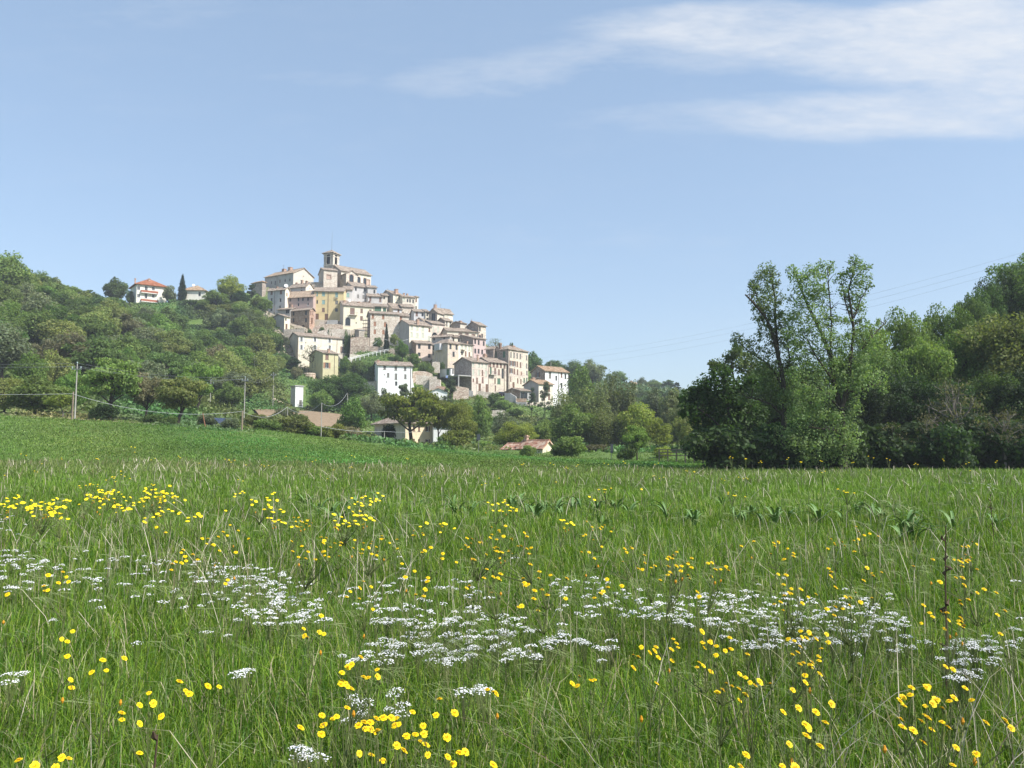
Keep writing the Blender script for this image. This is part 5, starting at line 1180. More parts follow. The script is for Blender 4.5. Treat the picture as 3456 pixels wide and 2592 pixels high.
# --- brambles and undergrowth: one tangled mass under the trees and on the steep banks
def undergrowth(name, n, pxr, Yr, keep, hmax, size, label, seed, colr, lim=None):
    r = np.random.default_rng(seed); px = r.uniform(*pxr, n); Y = r.uniform(*Yr, n)
    x = (px - 1728) / FPX * Y * 1.0; zz = gz(x, Y); lump = .5 + .5 * np.sin(x * .55 + 2 * np.sin(Y * .31)) * np.cos(Y * .47 + 1.5 * np.sin(x * .23)); lump = np.clip(lump + r.normal(0, .12, n), .02, 1)
    h = hmax * lump * r.uniform(.15, 1, n); q = pix(np.stack((x, Y, zz + h), 1)); k = np.ones(n, bool)
    for (x0, y0, x1, y1) in keep: k &= ~((q[:, 0] > x0) & (q[:, 0] < x1) & (q[:, 1] > y0) & (q[:, 1] < y1))
    if lim is not None: k &= lim(q[:, 0], Y, x)
    x, Y, zz, h = x[k], Y[k], zz[k], h[k]; n = len(x)
    N = unit(n, r) * .8 + np.array((0, 0, .5)); N /= np.linalg.norm(N, axis=1, keepdims=True)
    Q = leaf_quads(np.stack((x, Y, zz + h), 1), N, size, r); t = r.uniform(.6, 1.3, n) * (1 + .25 * np.sin(x * .2 + 1) * np.cos(Y * .13))
    c = np.array(colr) * t[:, None] * np.stack((1 + .3 * np.sin(x * .17 + Y * .11), np.ones(n), np.ones(n)), 1)
    return tagset(link(name, quads_mesh(name, Q, bladed('undergrowth_leaves', .25), c)), label, 'undergrowth', kind='stuff')
undergrowth('undergrowth', 70000, (-560, 960), (130, 336), [(428, 930, 570, 1022), (588, 920, 700, 1012), (838, 1380, 1145, 1452), (985, 1295, 1034, 1382), (630, 1072, 688, 1096)], 2.2, .42, 'brambles and low scrub covering the slope under the trees', 21, (.115, .18, .05), lambda px, Y, x: px < np.interp(Y, [118, 150, 200, 240, 290, 336], [1100, 1150, 1000, 990, 985, 930]))
undergrowth('hillside_scrub', 32000, (900, 1900), (215, 318), [(985, 1295, 1034, 1382)], .9, .34, 'weeds and scrub on the banks between the village walls', 22, (.13, .18, .055))
undergrowth('valley_scrub', 30000, (1150, 2460), (124, 240), [], 1.2, .34, 'low scrub between the trees at the foot of the village', 23, (.13, .195, .052))
# ------------------------------------------------------------------ the tall willows and the wood on the right
def custom_tree(name, label, cat, stem_px, Y, limbs, blobs, fol, zk, leaf, dens, seed, r0=.22, depth=.8, pertip=True, lr=1.0):
    """limbs and leaf clouds in picture units at distance Y, with their own depth; built round a stem standing at stem_px"""
    r = np.random.default_rng(seed)
    x0 = at(z(zk, stem_px, 0)[0], 1400, Y)[0]; zb = g1(x0, Y)
    e = empty(name, (x0, Y, zb - .3), 0, label, cat)
    org = np.array((x0, Y, zb - .3)); k = Y / FPX / ZOOMS[zk][2]
    def pt(p, dy): return at(*z(zk, p[0], p[1]), Y + dy) - org
    mb = MB()
    for li, l in enumerate(limbs):
        w0, pts = l[0], l[1:]
        n = len(pts); dd = r.uniform(-1, 1) * depth * 1.5
        P = [pt(p, dd * i / max(1, n - 1)) for i, p in enumerate(pts)]
        mb.tube(P, [max(.02, w0 * (1 - .75 * i / max(1, n - 1))) for i in range(n)], 7)
        for i in range(1, n):
            for _ in range(5):
                a = P[i - 1] + (P[i] - P[i - 1]) * r.uniform(); b = a + unit(1, r)[0] * np.array((.8, .8, .5)) * r.uniform(.5, 1.3) + np.array((0, 0, .5))
                bough(mb, a, b, .035, .012, .03, r, 4, 4)
    mb.build('trunk', M_BARK, e)
    lobes = []
    for (bx, by, br) in blobs:
        R = br * k * lr
        c = pt((bx, by), r.uniform(-1, 1) * depth * max(R, .6))
        lobes.append((c, np.array((R, R * 1.1, R))))
        for _ in range(4):
            u = unit(1, r)[0]; lobes.append((c + u * R * np.array((1, 1, .9)), np.array((R, R, R)) * r.uniform(.25, .45)))
    area = sum(l[1][0] ** 2 for l in lobes)
    me = crown_mesh('crown', lobes, int(area * dens), leaf, FOL[fol], r, .55, .2)
    link('crown', me, e)
    return e
custom_tree('willow', 'tall airy tree with a slim two-stemmed top, left one of the tall pair', 'tree', 775, 64.5,
    [(.24, (775, 1660), (778, 1300), (775, 1000), (735, 800), (700, 650), (650, 540), (560, 430), (500, 370)), (.12, (738, 800), (715, 550), (715, 400), (690, 250), (655, 160)), (.10, (790, 930), (820, 840), (800, 700), (790, 560)),
     (.10, (785, 1090), (720, 940), (640, 850), (540, 790), (430, 690)), (.12, (780, 1250), (690, 1160), (600, 1125), (510, 1108)), (.06, (650, 540), (600, 420), (560, 300)), (.05, (700, 650), (620, 560), (580, 480))],
    [(650, 200, 62), (600, 250, 60), (690, 260, 55), (560, 300, 34), (560, 340, 44), (640, 340, 80), (590, 420, 62), (700, 400, 66), (620, 490, 62), (715, 520, 52), (650, 590, 58), (690, 670, 55), (600, 550, 40), (740, 610, 45), (780, 560, 55), (800, 690, 60),
     (450, 680, 44), (480, 740, 50), (550, 720, 46), (560, 800, 58), (620, 860, 56), (430, 720, 34), (680, 780, 60), (540, 1085, 56), (620, 1085, 60), (480, 1110, 36), (700, 1130, 66), (760, 1180, 70), (680, 1000, 60), (830, 830, 60), (820, 1000, 55), (760, 720, 60), (770, 880, 60), (700, 900, 60), (640, 940, 60), (660, 460, 60), (610, 660, 46), (740, 1060, 60)],
    'silver', 'P', .09, 400, 3, lr=1.04)
custom_tree('willow', 'broad many-stemmed tall tree with a slim right spire, right one of the tall pair', 'tree', 1200, 62.5,
    [(.30, (1215, 1690), (1200, 1450), (1190, 1200), (1135, 1000), (1110, 800), (1050, 650), (950, 450), (870, 250)), (.18, (1190, 1200), (1240, 1000), (1255, 850), (1280, 640), (1265, 500), (1240, 350), (1290, 140)), (.07, (1280, 620), (1220, 430), (1190, 280)),
     (.12, (1190, 1190), (1250, 1070), (1380, 1040), (1490, 1000)), (.07, (1280, 540), (1330, 400), (1390, 310)), (.1, (1140, 1000), (1000, 800), (920, 640)), (.08, (1110, 800), (1120, 560), (1100, 330), (1090, 180)), (.1, (1190, 1200), (1050, 1050), (900, 1000)), (.08, (1340, 760), (1440, 640), (1520, 560)), (.09, (1200, 1350), (1010, 1330), (880, 1300))],
    [(860, 230, 46), (825, 185, 30), (900, 300, 78), (960, 200, 52), (1040, 190, 62), (1105, 180, 46), (1000, 290, 90), (900, 410, 80), (1030, 400, 94), (860, 530, 84), (980, 540, 96), (1080, 530, 76), (900, 650, 92), (1030, 670, 92), (850, 770, 74), (960, 790, 92), (1090, 770, 84), (1180, 700, 62), (1200, 800, 76),
     (1290, 135, 44), (1305, 190, 62), (1225, 220, 44), (1382, 170, 28), (1340, 270, 62), (1392, 310, 30), (1260, 320, 56), (1185, 255, 46), (1310, 400, 54), (1225, 400, 40), (1330, 560, 44), (1285, 470, 46), (1230, 560, 34), (1365, 600, 34), (1190, 350, 38), (1340, 480, 40),
     (1230, 950, 96), (1350, 960, 88), (1440, 975, 70), (1485, 1040, 46), (1300, 1060, 66), (1180, 1000, 70), (1210, 1290, 96), (1100, 1250, 90), (1000, 1190, 90), (1240, 1400, 90), (1120, 1400, 96), (950, 1310, 92), (880, 1250, 80), (1000, 1450, 92), (870, 1420, 88), (1200, 1510, 82), (900, 1060, 80), (1000, 950, 80), (870, 950, 66), (1050, 1080, 88), (800, 1130, 66), (770, 1380, 74),
     (1300, 1180, 50), (1060, 1540, 70), (930, 1550, 60), (1430, 700, 60), (1400, 780, 66), (1480, 830, 60), (1290, 700, 60), (1240, 660, 46), (1330, 640, 46), (1300, 860, 70), (1390, 880, 60), (1180, 560, 44), (830, 660, 60), (1120, 880, 70)],
    'silver', 'P', .09, 390, 4, lr=1.04)
custom_tree('oak', 'dense dark green oak at the left end of the right-hand wood', 'tree', 400, 70, [(.3, (400, 1640), (395, 1400), (380, 1200), (340, 1000)), (.14, (395, 1400), (250, 1250), (150, 1180)), (.14, (395, 1400), (500, 1250), (560, 1150))],
    [(330, 950, 80), (230, 1000, 70), (170, 1060, 74), (100, 1100, 60), (80, 1180, 60), (130, 1210, 84), (250, 1140, 112), (370, 1070, 104), (470, 1050, 84), (450, 1180, 112), (330, 1280, 112), (215, 1300, 94), (460, 1330, 112), (560, 1250, 92), (330, 1430, 104), (480, 1450, 112), (590, 1530, 92), (420, 1550, 96), (270, 1470, 84), (600, 1400, 92), (560, 1000, 64), (60, 1110, 36), (300, 1560, 60), (200, 1380, 60), (640, 1480, 70)],
    'oak', 'P', .15, 400, 6, depth=1.0)
custom_tree('tree', 'pale grey-green tree showing above the dense dark green oak', 'tree', 420, 84, [(.2, (420, 1600), (420, 1000), (400, 850))],
    [(380, 815, 46), (440, 775, 50), (300, 880, 50), (480, 850, 66), (560, 880, 66), (360, 900, 60), (260, 865, 24), (520, 960, 70), (640, 940, 70)], 'silver', 'P', .14, 420, 8)
WR = [(2960, 1085, 150, 86, 'mid', 'round'), (3075, 1036, 190, 92, 'mid', 'tree'), (3212, 1018, 170, 96, 'mid', 'x'), (3290, 1000, 110, 108, 'dark', 'x'), (3345, 965, 130, 112, 'dark', 'x'), (3400, 925, 150, 114, 'deep_shaded', 'x'), (3475, 872, 230, 118, 'dark', 'x'), (3560, 900, 240, 112, 'mid', 'x'),
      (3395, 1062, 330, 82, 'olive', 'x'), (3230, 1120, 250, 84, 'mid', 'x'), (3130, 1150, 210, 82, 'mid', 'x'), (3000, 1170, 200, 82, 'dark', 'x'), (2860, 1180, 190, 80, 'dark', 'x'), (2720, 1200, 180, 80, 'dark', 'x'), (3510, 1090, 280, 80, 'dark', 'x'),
      (2600, 1230, 160, 82, 'dark', 'x'), (3060, 1260, 220, 76, 'deep_shaded', 'x'), (3200, 1290, 220, 75, 'deep_shaded', 'x'), (3340, 1260, 240, 74, 'dark', 'x'), (3470, 1240, 240, 73, 'deep_shaded', 'x'), (2940, 1290, 200, 75, 'deep_shaded', 'x'), (2830, 1330, 180, 74, 'deep_shaded', 'x'), (3620, 1000, 300, 90, 'dark', 'x'), (3600, 1200, 280, 74, 'deep_shaded', 'x'), (3760, 1050, 320, 84, 'dark', 'x')]
WL = ['mid-green crown right behind the slim right spire', 'rounded crown at the top of the wood left of its dip', 'rounded crown at the top of the wood right of its dip', 'dark pointed crown where the wood starts climbing', 'dark crown halfway up the climbing skyline',
      'dark crown just left of the highest trees', 'highest dark tree of the wood, cut by the picture edge', 'tree behind the picture edge beside the highest dark tree', 'wide olive-toned tree at the front of the wood under the highest trees',
      'broad mid-green crown in the heart of the wood', 'leafy crown above the bare grey tree', 'dark crown low behind the tall pair', 'dark crown between the tall pair and the wood', 'dark crown behind the left tall airy tree', 'dark crown cut by the picture edge under the olive-toned tree',
      'dark crown between the oak and the left tall airy tree', 'very dark low crown left of the bare grey tree', 'very dark low crown behind the bare grey tree', 'dark low crown right of the bare grey tree', 'very dark low crown at the picture edge',
      'very dark low crown right of the broad tall tree', 'very dark low crown behind the foot of the broad tall tree', 'tree standing beyond the picture edge at the top of the wood', 'low tree standing beyond the picture edge', 'outermost tree beyond the picture edge']
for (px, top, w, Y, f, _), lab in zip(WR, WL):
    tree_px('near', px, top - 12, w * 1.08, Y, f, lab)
for i_, (px, top, w, Y) in enumerate([(3225, 1262, 260, 67), (3385, 1370, 200, 65), (3010, 1420, 160, 66), (3130, 1400, 130, 65)]):
    tree_px('bare', px, top, w, Y, 'brown', ['large bare grey tree at the front of the wood', 'bare tangled shrub at the right edge of the wood', 'bare tangled shrub beside the broad tall tree', 'small bare shrub left of the large bare grey tree'][i_], cat='tree' if i_ == 0 else 'shrub', name='bare_tree' if i_ == 0 else 'bare_shrub')
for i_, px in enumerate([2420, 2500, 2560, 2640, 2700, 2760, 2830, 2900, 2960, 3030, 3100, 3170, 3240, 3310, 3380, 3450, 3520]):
    tree_px('bush', px, 1445 + rng.uniform(-40, 50), rng.uniform(170, 270), 66 + rng.uniform(-2, 3), 'deep_shaded', 'dark shrub in the understorey along the edge of the right-hand wood', name='shrub', cat='shrub', group='understorey shrubs along the right-hand wood')

undergrowth('bank_weeds', 110000, (-300, 2500), (66, 122), [], .42, .085, 'lush weeds in uneven clumps on the bank behind the meadow', 31, (.120, .215, .042), lambda px, Y, x: Y < np.interp(px, [-500, 0, 700, 1300, 1700, 2300], [97, 98, 109, 120, 124, 96]))
undergrowth('slope_grass', 24000, (-500, 900), (104, 160), [], .5, .22, 'pale rough grass and weeds behind the bank trees', 32, (.17, .20, .08), lambda px, Y, x: px < 860)

undergrowth('far_wood', 42000, (1800, 2520), (235, 465), [], 4.2, .62, 'hazy far wood filling the slope under the ridge', 33, (.11, .165, .062), lambda px, Y, x: (Y > np.interp(px, [1800, 1900, 1990, 2100], [345, 320, 250, 235])))

undergrowth('ivy', 7000, (585, 735), (296, 334), [(632, 1076, 686, 1096), (588, 930, 700, 1014)], 1.6, .4, 'dark ivy on the slope below the tan-roofed house', 34, (.075, .125, .038))
# ------------------------------------------------------------------ walls, poles, wires and small things
def wall_px(name, label, cat, zk, pts, Y, mat, thick=.7, lean=0.0, Y1=None):
    """masonry wall: pts = (x, top row, bottom row) along its length, from distance Y to Y1"""
    Y1 = Y if Y1 is None else Y1
    n = len(pts); top = []; bot = []
    for i, (x, t, b_) in enumerate(pts):
        yy = Y + (Y1 - Y) * i / (n - 1)
        top.append(at(*z(zk, x, t), yy)); bot.append(at(*z(zk, x, b_), yy))
    o0 = bot[0].copy()
    d = top[-1] - top[0]; nn = np.array((-d[1], d[0], 0)); nn /= np.linalg.norm(nn)
    if nn[1] < 0: nn = -nn
    V = []
    for t, b_ in zip(top, bot):
        b2 = np.array((t[0], t[1], b_[2])) - nn * lean; b2[2] -= 2.0
        V += [b2 - o0, t - o0, t + nn * thick - o0, b2 + nn * (thick + lean) - o0]
    F = [(0, 3, 2, 1), (4 * n - 4, 4 * n - 3, 4 * n - 2, 4 * n - 1)]
    for i in range(n - 1):
        for k in range(4): F.append((4 * i + k, 4 * i + (k + 1) % 4, 4 * i + 4 + (k + 1) % 4, 4 * i + 4 + k))
    mb = MB(); mb.add(V, F); o = mb.build(name, mat); o.location = o0
    return tagset(o, label, cat)
wall_px('stone_wall', 'long rubble retaining wall climbing right from the long cream house', 'wall', 'C', [(1340, 585, 760), (1600, 590, 760), (1900, 612, 740), (2110, 640, 730), (2240, 650, 720)], 294, WALL['rosestone'], lean=.5, Y1=291)
wall_px('stone_wall', 'ruined rough rubble wall under the scaffolding, right of the long cream house', 'wall', 'C', [(1345, 440, 590), (1450, 425, 590), (1560, 430, 590), (1690, 440, 590)], 302, WALL['rosestone'], lean=.4)
wall_px('stone_wall', 'pale plastered wall sweeping down right of the curved balcony base', 'wall', 'C', [(1330, 745, 850), (1480, 760, 830), (1640, 780, 800)], 290, WALL['cream'], lean=.2)
wall_px('stone_wall', 'rough rubble terrace wall in front of the bright yellow house', 'wall', 'C', [(640, 260, 330), (760, 195, 340), (900, 185, 340), (1050, 185, 345), (1200, 200, 350)], 316, WALL['rosestone'], lean=.6)
wall_px('stone_wall', 'lower pale terrace wall with dark shrubs above the long cream house', 'wall', 'C', [(720, 330, 420), (900, 285, 420), (1100, 275, 430), (1340, 290, 440)], 309, WALL['stone'], lean=.4)
wall_px('stone_wall', 'grey terrace wall right of the small gabled grey house', 'wall', 'C', [(100, 285, 380), (300, 275, 380), (480, 262, 380)], 307, WALL['greystone'])
wall_px('stone_wall', 'grey stone wall at the left end of the village under the gabled grey house', 'wall', 'M', [(1560, 1440, 1530), (1660, 1432, 1530), (1770, 1440, 1540)], 306, WALL['greystone'])
wall_px('stone_wall', 'grey plastered wall under the bright yellow house, right half', 'wall', 'A', [(1225, 1512, 1580), (1300, 1508, 1585), (1405, 1508, 1590)], 322, WALL['concrete'], thick=.4)
wall_px('stone_wall', 'brown masonry footing under the bright yellow house, left half', 'wall', 'A', [(1008, 1495, 1590), (1110, 1500, 1590), (1222, 1508, 1590)], 322.5, WALL['ochre'], thick=.4)
wall_px('stone_wall', 'crumbling pale wall on the bank right of the plain white house', 'wall', 'E', [(845, 520, 640), (960, 510, 650), (1100, 520, 640), (1210, 560, 640)], 276, WALL['rosestone'], lean=.5)
wall_px('stone_wall', 'low pale wall with blocks right of the plain white house, lower piece', 'wall', 'E', [(905, 580, 650), (1050, 600, 655), (1180, 610, 660), (1295, 615, 665)], 271, WALL['stone'], lean=.2)
wall_px('stone_wall', 'broken pale wall stub standing alone in the green bank', 'wall', 'E', [(1210, 345, 430), (1270, 335, 440), (1350, 345, 440)], 279, WALL['stone'], lean=.2)
wall_px('stone_wall', 'pale block wall with a dark garage door on the terrace by the white barn', 'wall', 'E', [(1155, 655, 840), (1250, 660, 840), (1360, 668, 840)], 262, WALL['stone'], thick=3)
wall_px('stone_wall', 'shaded grey wall at the left end of the terrace by the white barn', 'wall', 'E', [(1040, 700, 830), (1100, 680, 830), (1153, 660, 830)], 263, WALL['greystone'])
wall_px('stone_wall', 'small brick wall under the terrace by the white barn', 'wall', 'E', [(1285, 795, 890), (1370, 795, 890), (1450, 798, 890)], 260.5, WALL['brickpink'])
wall_px('stone_wall', 'ruined pale stone wall with gaps below the open concrete terrace', 'wall', 'E', [(1600, 810, 1090), (1700, 800, 1090), (1800, 808, 1090), (1890, 830, 1090)], 262, WALL['rosestone'], lean=.8)
wall_px('stone_wall', 'big grey concrete retaining wall below the garage', 'wall', 'F', [(1020, 1335, 1420), (1110, 1340, 1480), (1210, 1400, 1560), (1212, 1490, 1640), (1392, 1495, 1700)], 257, WALL['concrete'], lean=.2, Y1=254)
wall_px('stone_wall', 'pale sunlit retaining wall below the low cream house', 'wall', 'F', [(1394, 1490, 1690), (1550, 1500, 1690), (1700, 1500, 1680), (1812, 1470, 1650)], 254, WALL['stone'], lean=.6, Y1=260)
wall_px('brick_wall', 'low brown brick parapet on the terrace beside the garage', 'wall', 'F', [(1215, 1430, 1492), (1300, 1430, 1492), (1392, 1432, 1494)], 255.2, WALL['brick'], thick=.3)
wall_px('stone_wall', 'grey ramp wall below the peeling rosy house', 'wall', 'T', [(155, 640, 880), (210, 645, 880), (265, 660, 880)], 268, WALL['concrete'], thick=2.5)
wall_px('stone_wall', 'pale wall with a slanting top under the light green garage door', 'wall', 'T', [(380, 660, 890), (500, 668, 890), (640, 690, 890), (790, 700, 880), (880, 760, 880)], 266, WALL['stone'], thick=1.5)
wall_px('stone_wall', 'pale broken wall among bushes above the peach house roof', 'wall', 'T', [(700, 1150, 1230), (880, 1130, 1220), (1060, 1140, 1220)], 235, WALL['stone'])
wall_px('stone_wall', 'low grey wall left of the plain white house', 'wall', 'C', [(1590, 1260, 1400), (1700, 1262, 1420), (1835, 1250, 1430)], 268.5, WALL['greystone'], lean=.3)
# round bastion
c_ = at(*z('C', 562, 1450), 287); tp = at(*z('C', 562, 1105), 287)
mb = MB(); h_ = tp[2] - c_[2]
V = []; n_ = 28; prof = [(2.9, -3), (2.75, 0), (2.45, h_ * .6), (2.3, h_ - .5), (2.4, h_ - .45), (2.35, h_), (1.9, h_), (1.9, h_ - .6)]
k_ = 287 / FPX * 120 / 5.53 / 2.3
for r_, zz in prof: V += [(r_ * k_ * math.cos(2 * PI * i / n_), r_ * k_ * math.sin(2 * PI * i / n_), zz) for i in range(n_)]
F = [(a * n_ + i, a * n_ + (i + 1) % n_, (a + 1) * n_ + (i + 1) % n_, (a + 1) * n_ + i) for a in range(len(prof) - 1) for i in range(n_)] + [tuple((len(prof) - 1) * n_ + i for i in range(n_))]
mb.add(V, F); o = mb.build('bastion', WALL['rosestone'], None, c_); tagset(o, 'round rosy stone bastion below the olive-yellow house', 'bastion')
# white railing along the bank path
e = empty('railing', at(*z('C', 1130, 930), 283), 0, 'white railing climbing the path above the grassy bank', 'railing')
pts = [(1135, 930, 283), (1280, 880, 284), (1440, 845, 286), (1600, 800, 288), (1760, 760, 289), (1900, 730, 290), (2060, 705, 291)]
Pw = [at(*z('C', a, b_), Y) for a, b_, Y in pts]; o0 = np.array(e.location)
mb = MB()
for dz in (.95, .5): mb.tube([p - o0 + np.array((0, 0, dz)) for p in Pw], .09, 5)
mb.build('rail', M_WHITEP, e)
for i in range(len(Pw) - 1):
    for t in (0, .5):
        p = Pw[i] * (1 - t) + Pw[i + 1] * t - o0; mb = MB(); mb.tube([p - np.array((0, 0, .8)), p + np.array((0, 0, 1.0))], .11, 5); mb.build('post', M_WHITEP, e)
# scaffolding at the side of the big pale stone house
sp = at(*z('C', 1640, 400), 307); e = empty('scaffolding', sp, 0, 'dark scaffolding between the pale yellow house and the big pale stone house', 'scaffolding')
wS = 110 / 5.53 / FPX * 307; hS = 330 / 5.53 / FPX * 307
for i in range(4):
    mb = MB(); x = -wS / 2 + wS * i / 3; mb.tube([(x, .4 * (i % 2), -2), (x, .4 * (i % 2), hS)], .06, 5); mb.build('upright', M_POLEW, e)
for i in range(5):
    mb = MB(); mb.box((-wS / 2 - .5, -.3, hS * i / 5 + .5), (wS / 2 + .5, .9, hS * i / 5 + .62)); mb.build('platform', M_POLEW, e)
house('shed', 'dark lean-to shed with a grey tin lid under the scaffolding', 'C', (1500, 300, 400), 1420, 1600, 30, ('darkstone', 'greystone'), 'm2', None, (), Y=303, cat='shed', rh=.8, rmat=flat('tin_lid', (.34, .35, .36), .5, .4, .15), over=.2)
# parking sign, car, boards
def post_sign(name, label, cat, zk, x, ytop, ybot, w, h, Y, mat, pole=.04, mark=None, tilt=0, ztop_extra=0):
    b_ = at(*z(zk, x, ybot), Y); t = at(*z(zk, x, ytop), Y); zb = min(b_[2], g1(b_[0], Y)) - .4
    e = empty(name, (b_[0], Y, zb), 0, label, cat); e.rotation_euler[1] = tilt; H = t[2] - zb
    mb = MB(); mb.tube([(0, 0, 0), (0, 0, H)], pole, 6); mb.build('post', M_METAL, e)
    mb = MB(); mb.box((-w / 2, -.07, H - h), (w / 2, -pole - .003, H)); p = mb.build('board', mat, e)
    if mark: mark(p, w, h, H)
    return e
def p_mark(p, w, h, H):
    mb = MB(); y0, y1 = -.076, -.0705
    cx = -.12 * w; s = h * .62; z0 = H - h * .82
    mb.box((cx - .07 * w, y0, z0), (cx + .07 * w, y1, z0 + s)); mb.box((cx + .07 * w, y0, z0 + s * .84), (cx + .33 * w, y1, z0 + s)); mb.box((cx + .07 * w, y0, z0 + s * .42), (cx + .33 * w, y1, z0 + s * .58)); mb.box((cx + .33 * w, y0, z0 + s * .42), (cx + .45 * w, y1, z0 + s))
    mb.build('symbol', M_WHITEP, p)
    mb = MB(); mb.box((-w / 2 - .06, -.068, H - h - .06), (w / 2 + .06, -.043, H + .06)); mb.build('rim', M_WHITEP, p)
post_sign('parking_sign', 'small blue and white sign below the big brown corner house', 'sign', 'U', 997, 805, 930, .62, .72, 268, flat('sign_blue', (.05, .20, .60), .5, .4), mark=p_mark)
post_sign('road_sign', 'dark-backed road sign on a thin post behind the yellow-green shrub mass', 'sign', 'G', 2188, 632, 860, .5, .85, 118, flat('sign_back', (.06, .07, .08), .5, .4), .035)
post_sign('road_sign', 'leaning road sign seen from behind at the far edge of the field', 'sign', 'R', 1280, 965, 1070, .36, 1.15, 106, MATS['sign_back'], .035, tilt=rad(2))
cc = at(*z('T', 990, 800), 258)
e = empty('parked_car', cc, rad(62), 'dark car parked beside the concrete retaining wall', 'car')
M_CAR = flat('dark_car_paint', (.03, .032, .04), .25, .5)
def loft(sec, mat, name):
    mb = MB(); n = len(sec[0]); V = [p for s_ in sec for p in s_]
    F = [(a * n + i, a * n + (i + 1) % n, (a + 1) * n + (i + 1) % n, (a + 1) * n + i) for a in range(len(sec) - 1) for i in range(n)] + [tuple(range(n - 1, -1, -1)), tuple((len(sec) - 1) * n + i for i in range(n))]
    mb.add(V, F); return mb.build(name, mat, e)
side = [(-2.0, .32), (-2.05, .75), (-1.9, .92), (-1.1, 1.0), (1.3, .98), (1.95, .88), (2.05, .6), (2.0, .32)]
loft([[(x, y * (1 if zz < .8 else .96), zz) for x, zz in side] for y in (-.82, -.78, .78, .82)], M_CAR, 'body')
cabin = [(-1.55, .99), (-1.15, 1.42), (.2, 1.46), (1.05, 1.0)]
loft([[(x, y * (1 if zz < 1.2 else .82), zz) for x, zz in cabin] for y in (-.72, .72)], M_GLASS, 'window_band')
mb = MB(); mb.box((-1.1, -.58, 1.43), (.15, .58, 1.49)); mb.build('roof', M_CAR, e)
for x in (-1.25, 1.25):
    for y in (-.80, .80):
        mb = MB(); mb.tube([(x, y - .1, .32), (x, y + .1, .32)], .32, 14); w_ = mb.build('wheel', flat('tyre_rubber', (.02, .02, .02), .9, .1), e)
        mb = MB(); mb.tube([(x, y - .11, .32), (x, y + .11, .32)], .18, 10); mb.build('rim', M_METAL, w_)
for y in (-.55, .55):
    mb = MB(); mb.box((2.0, y - .16, .62), (2.07, y + .16, .78)); mb.build('headlight', M_DISH, e); mb = MB(); mb.box((-2.08, y - .14, .66), (-2.02, y + .14, .84)); mb.build('tail_light', flat('red_lamp', (.4, .03, .02), .3, .5), e)
# solar panels
sp = at(740, 1446, 114); e = empty('solar_panel', (sp[0], 114, g1(sp[0], 114)), rad(8), 'slanted dark blue solar panel rack half hidden behind twigs', 'solar panel')
tl = at(*z('N', 570, 1152), 116) - np.array(e.location); br = at(*z('N', 905, 1315), 114) - np.array(e.location); bl = at(*z('N', 690, 1315), 114) - np.array(e.location); trr = tl + (br - bl) * 1.15
mb = MB(); nrm = np.cross(br - bl, tl - bl); nrm /= np.linalg.norm(nrm)
mb.prism([bl, br, trr, tl], -nrm * .06); mb.build('frame', M_METAL, e)
mc = flat('solar_cell', (.045, .062, .105), .2, .6, .15)
for a in range(4):
    for b_ in range(3):
        f = lambda u, v: (bl * (1 - u) + br * u) * (1 - v) + (tl * (1 - u) + trr * u) * v + nrm * .01
        mb = MB(); mb.prism([f(a / 4 + .012, b_ / 3 + .015), f((a + 1) / 4 - .012, b_ / 3 + .015), f((a + 1) / 4 - .012, (b_ + 1) / 3 - .015), f(a / 4 + .012, (b_ + 1) / 3 - .015)], nrm * .02); mb.build('cell_panel', mc, e)
mb = MB()
for u in (.1, .9): mb.tube([tuple((bl * (1 - u) + br * u)), tuple((bl * (1 - u) + br * u) - np.array((0, 0, 1.5)))], .05, 5); mb.tube([tuple((tl * (1 - u) + trr * u) - nrm * .07), tuple((tl * (1 - u) + trr * u) - np.array((0, 0, 3)))], .05, 5)
mb.build('rack', M_METAL, e)
# rubble heap and laundry
c_ = at(932, 1369, 224); r = np.random.default_rng(3)
V = []; F = []; nx, ny = 14, 8
for a in range(nx):
    for b_ in range(ny):
        x, y = (a / (nx - 1) - .45) * 4.6, (b_ / (ny - 1) - .5) * 3
        V.append((x, y, max(0, 1.35 * math.exp(-((x + .5) / 1.1) ** 2 - (y / .9) ** 2) + .55 * math.exp(-((x - 1) / .9) ** 2 - (y / .8) ** 2)) + r.uniform(0, .14) - .1))
for a in range(nx - 1):
    for b_ in range(ny - 1): F.append((a * ny + b_, (a + 1) * ny + b_, (a + 1) * ny + b_ + 1, a * ny + b_ + 1))
mb = MB(); mb.add(V, F); o = mb.build('rubble_heap', M_DIRT, None, (c_[0], 224, g1(c_[0], 224) + .15)); tagset(o, 'pale heap of rubble at the foot of a concrete pole', 'rubble heap')
a0, a1 = at(*z('M', 115, 1300), 318), at(*z('M', 370, 1290), 318); e = empty('washing_line', a0 - np.array((0, 0, .8)), 0, 'washing line with pale sheets on the slope below the tan-roofed house', 'washing line')
o0 = np.array(e.location)
mb = MB(); mb.tube([a0 - o0, (a0 + a1) / 2 - o0 - np.array((0, 0, .15)), a1 - o0], .03, 4); mb.build('line', M_CABLE, e)
for p in (a0, a1): mb = MB(); mb.tube([p - o0 + np.array((0, 0, .1)), p - o0 - np.array((0, 0, 2.5))], .05, 5); mb.build('post', M_POLEW, e)
for u0, u1, h_ in ((.02, .52, .95), (.56, .8, .75), (.82, .97, .3)):
    mb = MB(); p, q = a0 + (a1 - a0) * u0 - o0, a0 + (a1 - a0) * u1 - o0; mb.prism([p - (0, 0, .1), q - (0, 0, .1), q - (.15, 0, h_ * .8), p + (q - p) * .4 - (0, 0, h_ * 1.1), p - (-.4, 0, h_ * .7)], (0, .03, 0)); mb.build('sheet', M_DISH, e)
